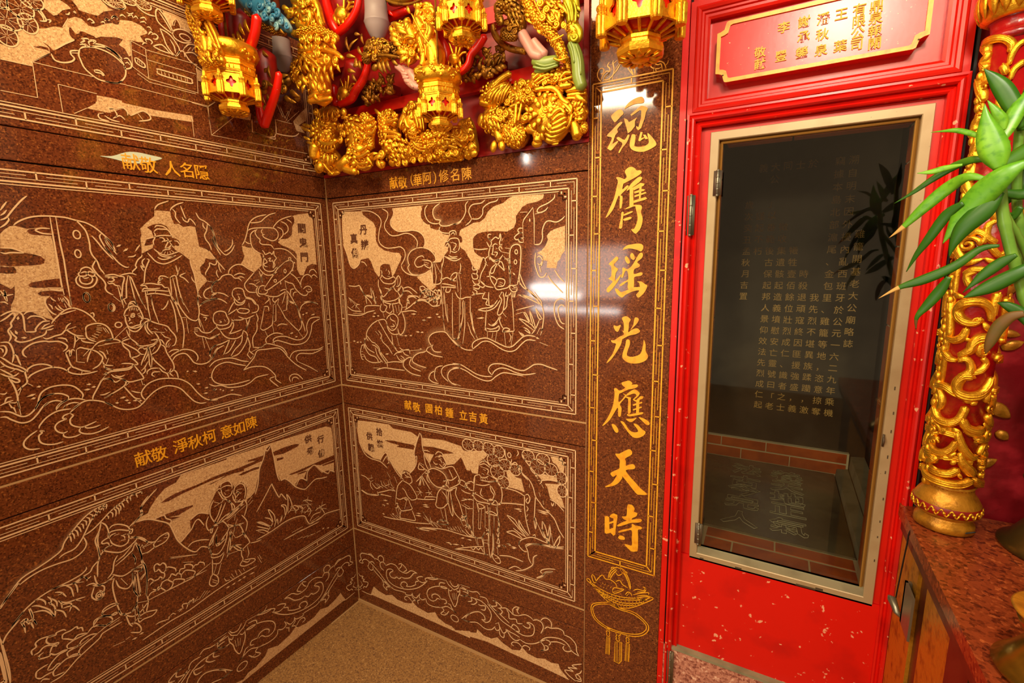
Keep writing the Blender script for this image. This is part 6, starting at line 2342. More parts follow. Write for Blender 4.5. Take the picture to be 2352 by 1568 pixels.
p = panel('engraved_panel', 'granite panel etched with a table, a teapot and pine boughs, topmost on left wall', FL, .002, 1.034, 1.6915, 2.115, T_['L1'], 11, 5, .056, .05, (.03, 1.004, 1.7085, 2.086))
p = panel('engraved_panel', 'granite panel etched with a bearded official among cloud swirls, middle of left wall', FL, .002, 1.034, .9375, 1.6185, T_['L2'], 11, 7, .056, .056, (.03, 1.004, .957, 1.601))
caption(p, FL, [('關', 0.1148, 1.5125), ('鬼', 0.1142, 1.4651), ('門', 0.1152, 1.4159)], .034, 'char_dark', 'title_character', 1.0, 0, .021)
p = panel('engraved_panel', 'granite panel etched with a man carrying his parent on his back, left wall', FL, .002, 1.034, .3395, .8615, T_['L3'], 11, 5, .056, .055, (.03, 1.004, .3545, .848))
caption(p, FL, [('行', 0.1176, 0.7571), ('傭', 0.1200, 0.7040), ('供', 0.1692, 0.7768), ('母', 0.1653, 0.7295)], .030, 'char_dark', 'title_character', 1.0, 0, .021)
p = panel('engraved_panel', 'granite panel etched with a robed judge, horned guard and kneeling figures, back wall', FB, .002, .982, .9375, 1.6185, T_['B1'], 9, 7, .076, .056, (.032, .952, .9575, 1.603))
caption(p, FB, [('丹', 0.1708, 1.5050), ('辨', 0.1728, 1.4545), ('真', 0.1224, 1.4772), ('偽', 0.1225, 1.4270)], .036, 'char_dark', 'title_character', 1.0, 0, .021)
p = panel('engraved_panel', 'granite panel etched with two travellers, a kneeling boy and a pine tree', FB, .002, .982, .3395, .8615, T_['B2'], 9, 5, .076, .055, (.027, .952, .3575, .848))
caption(p, FB, [('拾', 0.1800, 0.7761), ('椹', 0.1794, 0.7286), ('供', 0.1272, 0.7504), ('親', 0.1322, 0.7059)], .032, 'char_dark', 'title_character', 1.0, 0, .021)
def strip_slab(label, F, u1, v0, v1, chars, size, rise):
    r = empty('inscription_slab', F(u1/2, v0, 0), label, 'inscription'); slab('slab', F, .002, u1, v0, v1, r, lift=.0012)
    caption(r, F, chars, size, rise=rise, h=.002); return r
i1 = strip_slab('long granite strip with five gilt characters below the table scene on the left wall', FL, 1.034, 1.6215, 1.689, [('献', 0.5934, 1.6521), ('敬', 0.5549, 1.6504), ('人', 0.5003, 1.6497), ('名', 0.4639, 1.6513), ('隱', 0.4240, 1.6514)], .042, .06)
strip_slab('long granite strip with gilt characters between the two lower scenes of the left wall', FL, 1.034, .8645, .933, [('献', 0.6653, 0.8997), ('敬', 0.6280, 0.8975), ('淨', 0.5743, 0.9013), ('秋', 0.5361, 0.8990), ('柯', 0.4968, 0.8999), ('意', 0.4456, 0.8990), ('如', 0.4082, 0.8974), ('陳', 0.3667, 0.9014)], .042, .06)
strip_slab('granite strip with gilt characters right under the gilded beasts on the back wall', FB, .982, 1.6215, 1.6885, [('献', 0.3220, 1.6468), ('敬', 0.3595, 1.6446), ('（', 0.3981, 1.6488), ('華', 0.4210, 1.6467), ('阿', 0.4593, 1.6485), ('）', 0.4889, 1.6479), ('修', 0.5224, 1.6500), ('名', 0.5633, 1.6492), ('陳', 0.6070, 1.6481)], .040, .06)
strip_slab('granite strip with gilt characters between the two scenes of the back wall', FB, .982, .8645, .933, [('献', 0.3277, 0.8996), ('敬', 0.3660, 0.8971), ('園', 0.4207, 0.8997), ('柏', 0.4601, 0.9002), ('鍾', 0.5059, 0.8981), ('立', 0.5618, 0.8977), ('吉', 0.5994, 0.8972), ('黃', 0.6402, 0.8974)], .036, .04)
for F, u1, lab in ((FL, 1.034, 'plain granite band under the lowest scene of the left wall'), (FB, .982, 'plain granite band under the lower scene of the back wall')):
    slab('granite_band', F, .002, u1, .2685, .3355, None); tag(COL.objects[-1], lab, 'slab')
for F, u1, lab, mir in ((FB, .982, 'granite plinth slab etched with scrolling leaves and a pale cloud edge, back wall', None), (FL, 1.034, 'granite plinth slab etched with scrolling leaves and a pale cloud edge, left wall', 0.0)):
    r = empty('plinth_slab', F(u1/2, .01, 0), lab, 'slab'); slab('slab', F, .002, u1, .012, .2665, r)
    engrave(T_['BB'], (FB if mir is None else (lambda u, v, h=0: FL(-u, v, h))), r, mirror=mir)
# couplet pillar with seven large gilt characters
pil = empty('couplet_pillar', (1.094, 0, .012), 'tall granite slab with seven large gilt characters in a gilt frame, beside the red door', 'inscription')
slab('slab', FB, .9848, 1.2045, .012, 2.3, pil, lift=.003)
F3 = lambda u, v, h=0: FB(u, v, h+.003)
fret(F3, pil, .9945, 1.187, .5265, 1.8225, 1, 13, .0965, .08, 'gilt_paint', .0034, .0072, False)
engrave(T_['P'], F3, pil, .0026, 'gilt_paint')
cur = None
for row in T_['PC'].strip().split('\n')+['C9']:
    t = row.split()
    if t[0][0] == 'C':
        if cur and cur.v: cur.build('gilt_character', 'gilt_paint', pil, False)
        cur = MB(); continue
    Q = pairs(t[1:]); fill(cur, cr(Q, 3, True) if t[0] == 'G' else Q, F3, .0016+.00001*len(cur.v)*.01, .002)
ch = MB(); fill(ch, cr([(.655, 1.668), (.63, 1.672), (.60, 1.686), (.575, 1.690), (.545, 1.688), (.52, 1.685), (.54, 1.675), (.57, 1.664), (.60, 1.662), (.63, 1.666)], 3, True), lambda u, v, h=0: FL(u-.0, v-.012, h), .0022)
ch.build('painted_highlight', 'highlight_pale', i1, False)  # bright reflection on the polished strip, painted as a flat pale patch
# joint lines of the frame of the back wall
# ------------------------------------------------------------------ red doorway
def sweep(mb, x0, x1, z0, z1, prof, sides='LTRB'):
    """mitred moulding round a rectangle: prof = [(offset outwards, y), ...]"""
    c = [(x0, z0, -1, -1), (x0, z1, -1, 1), (x1, z1, 1, 1), (x1, z0, 1, -1)]
    idx = {'L': (0, 1), 'T': (1, 2), 'R': (2, 3), 'B': (3, 0)}
    for s_ in sides:
        a, b = c[idx[s_][0]], c[idx[s_][1]]; vs = []; n = len(prof)
        for q in (a, b):
            for off, y in prof: vs.append((q[0]+q[2]*off, y, q[1]+q[3]*off))
        mb.add(vs, [(i, i+1, n+i+1, n+i) for i in range(n-1)]+[tuple(range(n)), tuple(range(2*n-1, n-1, -1))])
    return mb
door = empty('door_1', (1.46, 0, .3), kind='structure')
MB().box(1.2055, 1.2195, -.006, .03, .02, 2.3).build('jamb_strip', 'red_worn', door, False)
MB().box(1.2195, 1.2225, .004, .03, .02, 2.3).build('jamb_gap', 'joint', door, False)
m1 = MB(); sweep(m1, 1.2415, 1.6945, .16, 1.7005, [(0, .018), (0, -.006), (.003, -.0105), (.0065, -.0115), (.0095, -.009), (.0105, -.004), (.0135, -.008), (.0178, -.0075), (.019, .018)], 'LTR'); m1.build('door_moulding', 'red_worn', door, False)
m2 = MB(); sweep(m2, 1.2535, 1.684, .3, 1.688, [(0, .03), (0, .004), (.003, .001), (.0065, .004), (.009, .001), (.0125, .003), (.0125, .03)], 'LTR'); m2.build('inner_moulding', 'red_worn', door, False)
sh = MB(); sh.box(1.2537, 1.2775, .0185, .031, .606, 1.687); sh.box(1.670, 1.6838, .0185, .031, .606, 1.687); sh.box(1.2776, 1.6699, .0185, .031, 1.672, 1.687); sh.build('rebate', 'red_door', door, False)
MB().box(1.2535, 1.684, .012, .03, .325, .605).build('lower_panel', 'red_worn', door, False, None, 'red lower panel with flaking paint')
tr = MB(); tr.box(1.222, 1.713, .018, .04, 1.70, 2.3); tr.build('transom_panel', 'red_door', door, False)
t3 = MB(); sweep(t3, 1.262, 1.669, 1.7475, 1.911, [(0, .018), (0, .004), (.005, .001), (.010, .001), (.0125, -.003), (.0165, -.003), (.0185, -.007), (.0235, -.0095), (.0275, -.008), (.0295, -.004), (.0405, -.004), (.0405, .018)]); t3.build('transom_moulding', 'red_door', door, False)
MB().box(1.7135, 1.7175, -.004, .03, .3, 2.3).build('edge_strip', 'niche_dark', door, False)
def hinge(par, x, z0, z1, y):
    h = MB(); h.tube([(x, y, z0), (x, y, z1)], [.0032]*2, 8); n = 4
    for k in range(n+1): zz = z0+(z1-z0)*k/n; h.tube([(x, y, zz-.0012), (x, y, zz+.0012)], [.0040]*2, 8)
    h.box(x-.009, x+.009, y+.001, y+.004, z0, z1); return h.build('hinge', 'steel', par)
hinge(door, 1.2405, 1.446, 1.537, -.012); hinge(door, 1.2405, .214, .314, -.012)
st = MB(); st.box(1.2055, 1.72, -.004, .03, .02, .322); st.build('plinth_stone', 'pink_wash', door, False); MB().box(1.2225, 1.70, -.0055, .012, .318, .3255).build('sill_mortar', 'cement', door, False)
# glazed aluminium window
win = empty('window_1', (1.47, .01, .60), kind='structure')
f1 = MB(); sweep(f1, 1.292, 1.652, .6185, 1.6575, [(0, .030), (0, .0135), (.0015, .012), (.0178, .012), (.0190, .0135), (.0190, .030)]); f1.build('frame', 'alu', win, False)
f2 = MB(); sweep(f2, 1.2995, 1.6445, .636, 1.650, [(0, .030), (0, .022), (.002, .020), (.0045, .022), (.0075, .026), (.0075, .030)]); f2.build('glazing_bead', 'brass_edge', win, False)
sb = MB(); sb.box(1.292, 1.652, .015, .030, .6185, .636); sb.build('sill_channel', 'cement', win, False)
MB().box(1.2985, 1.6455, .0265, .0285, .635, 1.651).build('glass_pane', 'glass', win, False)
hinge(win, 1.2935, 1.535, 1.590, .008); hinge(win, 1.2935, .648, .705, .008)
la = MB(); la.box(1.6515, 1.655, .0085, .013, .985, 1.012); la.tube([(1.6535, .008, .99), (1.6535, .004, .998), (1.6535, .008, 1.006)], [.002]*3, 6); la.build('latch', 'alu_dark', win)
scr = MB(); random.seed(3)
for k in range(9): z = .72+.05*k+random.uniform(-.01, .01); x = 1.664+random.uniform(-.002, .002); scr.box(x-.001, x+.001, .0112, .0119, z-.004*random.random()-.001, z+.003)
scr.box(1.30, 1.309, .0112, .0119, .606, .6085); scr.box(1.385, 1.40, .0112, .0119, .606, .609); scr.box(1.52, 1.56, .0112, .0119, .603, .6075); scr.box(1.5600, 1.575, .0112, .0119, .6045, .611)
scr.build('paint_wear', 'alu_dark', win, False)
# plaque on the transom
pq = empty('donor_plaque', (1.46, 0, 1.77), 'red plaque with gilt rim and gilt raised characters on the door transom', 'sign')
def plaque_outline(x0, x1, z0, z1, r):
    P = []
    for cx, cz, a0 in ((x0, z0, 90), (x1, z0, 180), (x1, z1, 270), (x0, z1, 0)):
        sx = 1 if cx == x0 else -1; sz = 1 if cz == z0 else -1
        pts = [(cx+sx*0, cz+sz*r*1.25), (cx+sx*r*.45, cz+sz*r*1.15), (cx+sx*r*.85, cz+sz*r*.95), (cx+sx*r*.95, cz+sz*r*.55), (cx+sx*r*1.1, cz+sz*r*.1), (cx+sx*r*1.35, cz)]
        if (cx == x0) != (cz == z0): pts = pts[::-1]
        P += pts
    return P
FP = lambda u, v, h=0: (u, .018-h, v)
o1 = plaque_outline(1.279, 1.644, 1.771, 1.893, .0165); o2 = plaque_outline(1.2865, 1.6365, 1.7785, 1.8855, .0165)
b_ = MB(); fill(b_, o1, FP, .0265, .0265); b_.build('board', 'red', pq, False)
g_ = MB(); n = len(o1); g_.add([FP(*p, .027) for p in o1]+[FP(*p, .030) for p in o1]+[FP(*p, .030) for p in o2]+[FP(*p, .0267) for p in o2], [q for i in range(n) for q in ((i, (i+1)%n, n+(i+1)%n, n+i), (n+i, n+(i+1)%n, 2*n+(i+1)%n, 2*n+i), (2*n+i, 2*n+(i+1)%n, 3*n+(i+1)%n, 3*n+i))])
g_.build('gilt_rim', 'gilt_paint', pq, False)
for ch_, u, v in (('鼎',1.5589,1.859),('泉',1.5599,1.839),('報',1.5611,1.8165),('關',1.5623,1.794),('有',1.5326,1.8607),('限',1.534,1.839),('公',1.5336,1.8185),('司',1.5335,1.798),('王',1.5039,1.859),('葉',1.5069,1.8013),('潘',1.4743,1.858),('秋',1.4748,1.829),('泉',1.475,1.8005),('謝',1.4415,1.860),('承',1.4426,1.832),('鎣',1.4417,1.803),('李',1.4058,1.8576),('豐',1.4044,1.804),('敬',1.3647,1.8188),('献',1.3662,1.796)):
    put_char(ch_, 'gilt_character', 'plaque_gilt', pq, FP(u, v, .0275), (1, 0, 0), (0, 0, 1), .0225, .05, 1.0, .05)
for u, v in ((1.2945, 1.786), (1.6285, 1.786)): MB().ell(FP(u, v, .030), (.0016,)*3, None, 8, 6).build('nail', 'alu_dark', pq)
# ------------------------------------------------------------------ niche behind the glass
nic = empty('wall_niche', (1.46, .4, .6), kind='structure')
nb = MB(); nb.box(.95, 2.0, .735, .80, .3, 2.2); nb.box(.95, .97, .12, .80, .3, 2.2); nb.box(1.98, 2.0, .031, .80, .3, 2.2); nb.box(.95, 2.0, .12, .80, 2.1, 2.2); nb.box(.95, 2.0, .031, .80, .3, .60)
nb.box(1.2, 1.2895, .0405, .13, .3, 2.2); nb.box(1.6775, 1.99, .0405, .13, .3, 2.2); nb.box(1.22, 1.70, .0405, .13, 1.668, 2.2); nb.build('niche_shell', 'niche_dark', nic, False)
def bricks(F, u0, u1, rows, parent, m='tile', g=.0032):
    """rows: list of (v0, v1, [joints in u]); every tile is a part of its own"""
    for v0, v1, J in rows:
        e = [u0]+J+[u1]
        for a, b in zip(e[:-1], e[1:]): slab('brick', F, a+g/2, b-g/2, v0+g/2, v1-g/2, parent, m, .008, None, .0012)
FT = lambda u, v, h=0: (u, v, .6325+h)                       # tiles of the ledge: u = x, v = y
gm = MB(); gm.box(1.285, 1.660, .031, .141, .60, .6328); gm.build('ledge_mortar', 'grout', nic, False)
bricks(FT, 1.3025, 1.6475, [(.032, .084, [1.372, 1.548]), (.087, .136, [1.472])], nic)
FK = lambda u, v, h=0: (u, .682-h, v)
gm = MB(); gm.box(1.10, 1.69, .6828, .70, .60, .7135); gm.build('back_mortar', 'grout', nic, False)
bricks(FK, 1.10, 1.685, [(.633, .6735, [1.19, 1.355, 1.515]), (.6755, .7125, [1.12, 1.285, 1.437])], nic)
FJ = lambda u, v, h=0: (1.6560-h, u, v)                      # right jamb: u = y
gm = MB(); gm.box(1.6572, 1.6775, .031, .13, .60, 1.668); gm.build('jamb_mortar', 'grout', nic, False)
zs = [.633, .795, .97, 1.145, 1.32, 1.495, 1.66]
for a, b in zip(zs[:-1], zs[1:]): slab('brick', FJ, .031, .084, a+.0016, b-.0016, nic, 'tile', .008, None, .0012)
zs = [.633, .72, .885, 1.06, 1.235, 1.41, 1.585, 1.66]
for a, b in zip(zs[:-1], zs[1:]): slab('brick', FJ, .086, .13, a+.0016, b-.0016, nic, 'tile', .008, None, .0012)
FS = lambda u, v, h=0: (u, v, 1.6605-h)
bricks(FS, 1.30, 1.654, [(.031, .084, [1.36, 1.53]), (.086, .13, [1.44])], nic)
FJL = lambda u, v, h=0: (1.2905+h, u, v)
for a, b in zip(zs[:-1], zs[1:]): slab('brick', FJL, .032, .13, a+.0016, b-.0016, nic, 'tile', .008, None, .0012)
cu = MB()
for x0, x1, z1 in ((1.652, 1.690, .655), (1.690, 1.735, .70)):
    cu.add([(x0, .14, .60), (x1, .14, .60), (x1, .735, .60), (x0, .735, .60), (x0+.006, .14, z1), (x1, .14, z1+.004), (x1, .735, z1+.004), (x0+.006, .735, z1)], [(0,3,2,1),(4,5,6,7),(0,1,5,4),(1,2,6,5),(2,3,7,6),(3,0,4,7)])
cu.build('side_kerb', 'cement', nic, False)
ct = MB(); ct.box(1.10, 1.652, .1365, .146, .60, .6345); ct.build('front_kerb', 'cement', nic, False)
gs = empty('grave_slab', (1.38, .4, .60), 'dark slab lying in the niche with two columns of outlined characters', 'slab')
MB().box(1.10, 1.6515, .1465, .6800, .60, .6335).build('slab', 'black_slab', gs, False)
for txt, x, ys in (('養天地正氣', 1.5055, (.585, .497, .415, .334, .234)), ('法古今完人', 1.3805, (.586, .484, .416, .328, .222))):
    for c_, y in zip(txt, ys): put_char(c_, 'carved_character', 'grey_etch', gs, (x, y, .6342), (1, 0, 0), (0, 1, 0), .088, .03, 1.12, 0, True)
ste = empty('stone_tablet', (1.46, .70, .60), 'upright black stone tablet covered with columns of small gilt characters behind the glass', 'tablet')
MB().box(1.10, 1.735, .7005, .734, .60, 2.05).build('tablet', 'black_stone', ste, False)
Z0, DZ = 1.690, .0401
cols = [(1.655, 5.8, '雞籠開基老大公廟略誌'), (1.6195, 0, '溯自明末因外擾內亂西班牙於公元一六二九年乘機'), (1.583, 0, '竊據本島北部滬尾、金包里、雞籠等地，恣意掠奪'), (1.5465, 11, '我先烈不堪異族蹂躪，激'), (1.510, 0, '於'), (1.510, 9, '時殺退頑寇終因匪援強盛，義'), (1.4735, 0, '士'), (1.4735, 7, '犧牲壹佰餘位壯烈成仁、識者之士'),
        (1.437, 0, '同'), (1.437, 5, '徵收集遺骸起造義墳慰安亡靈號曰「老'), (1.4005, 0, '大公'), (1.4005, 3, '」以垂範後古保起邦人景仰效法先烈成仁起'), (1.364, 0, '義'), (1.364, 4, '謹起不朽'), (1.3275, 3, '歲次癸丑孟秋月吉置')]
for x, r0, txt in cols:
    for i, c_ in enumerate(txt): put_char(c_, 'gilt_character', 'old_gilt', ste, (x, .6998, Z0-DZ*(r0+i)), (1, 0, 0), (0, 0, 1), .0285, .02)
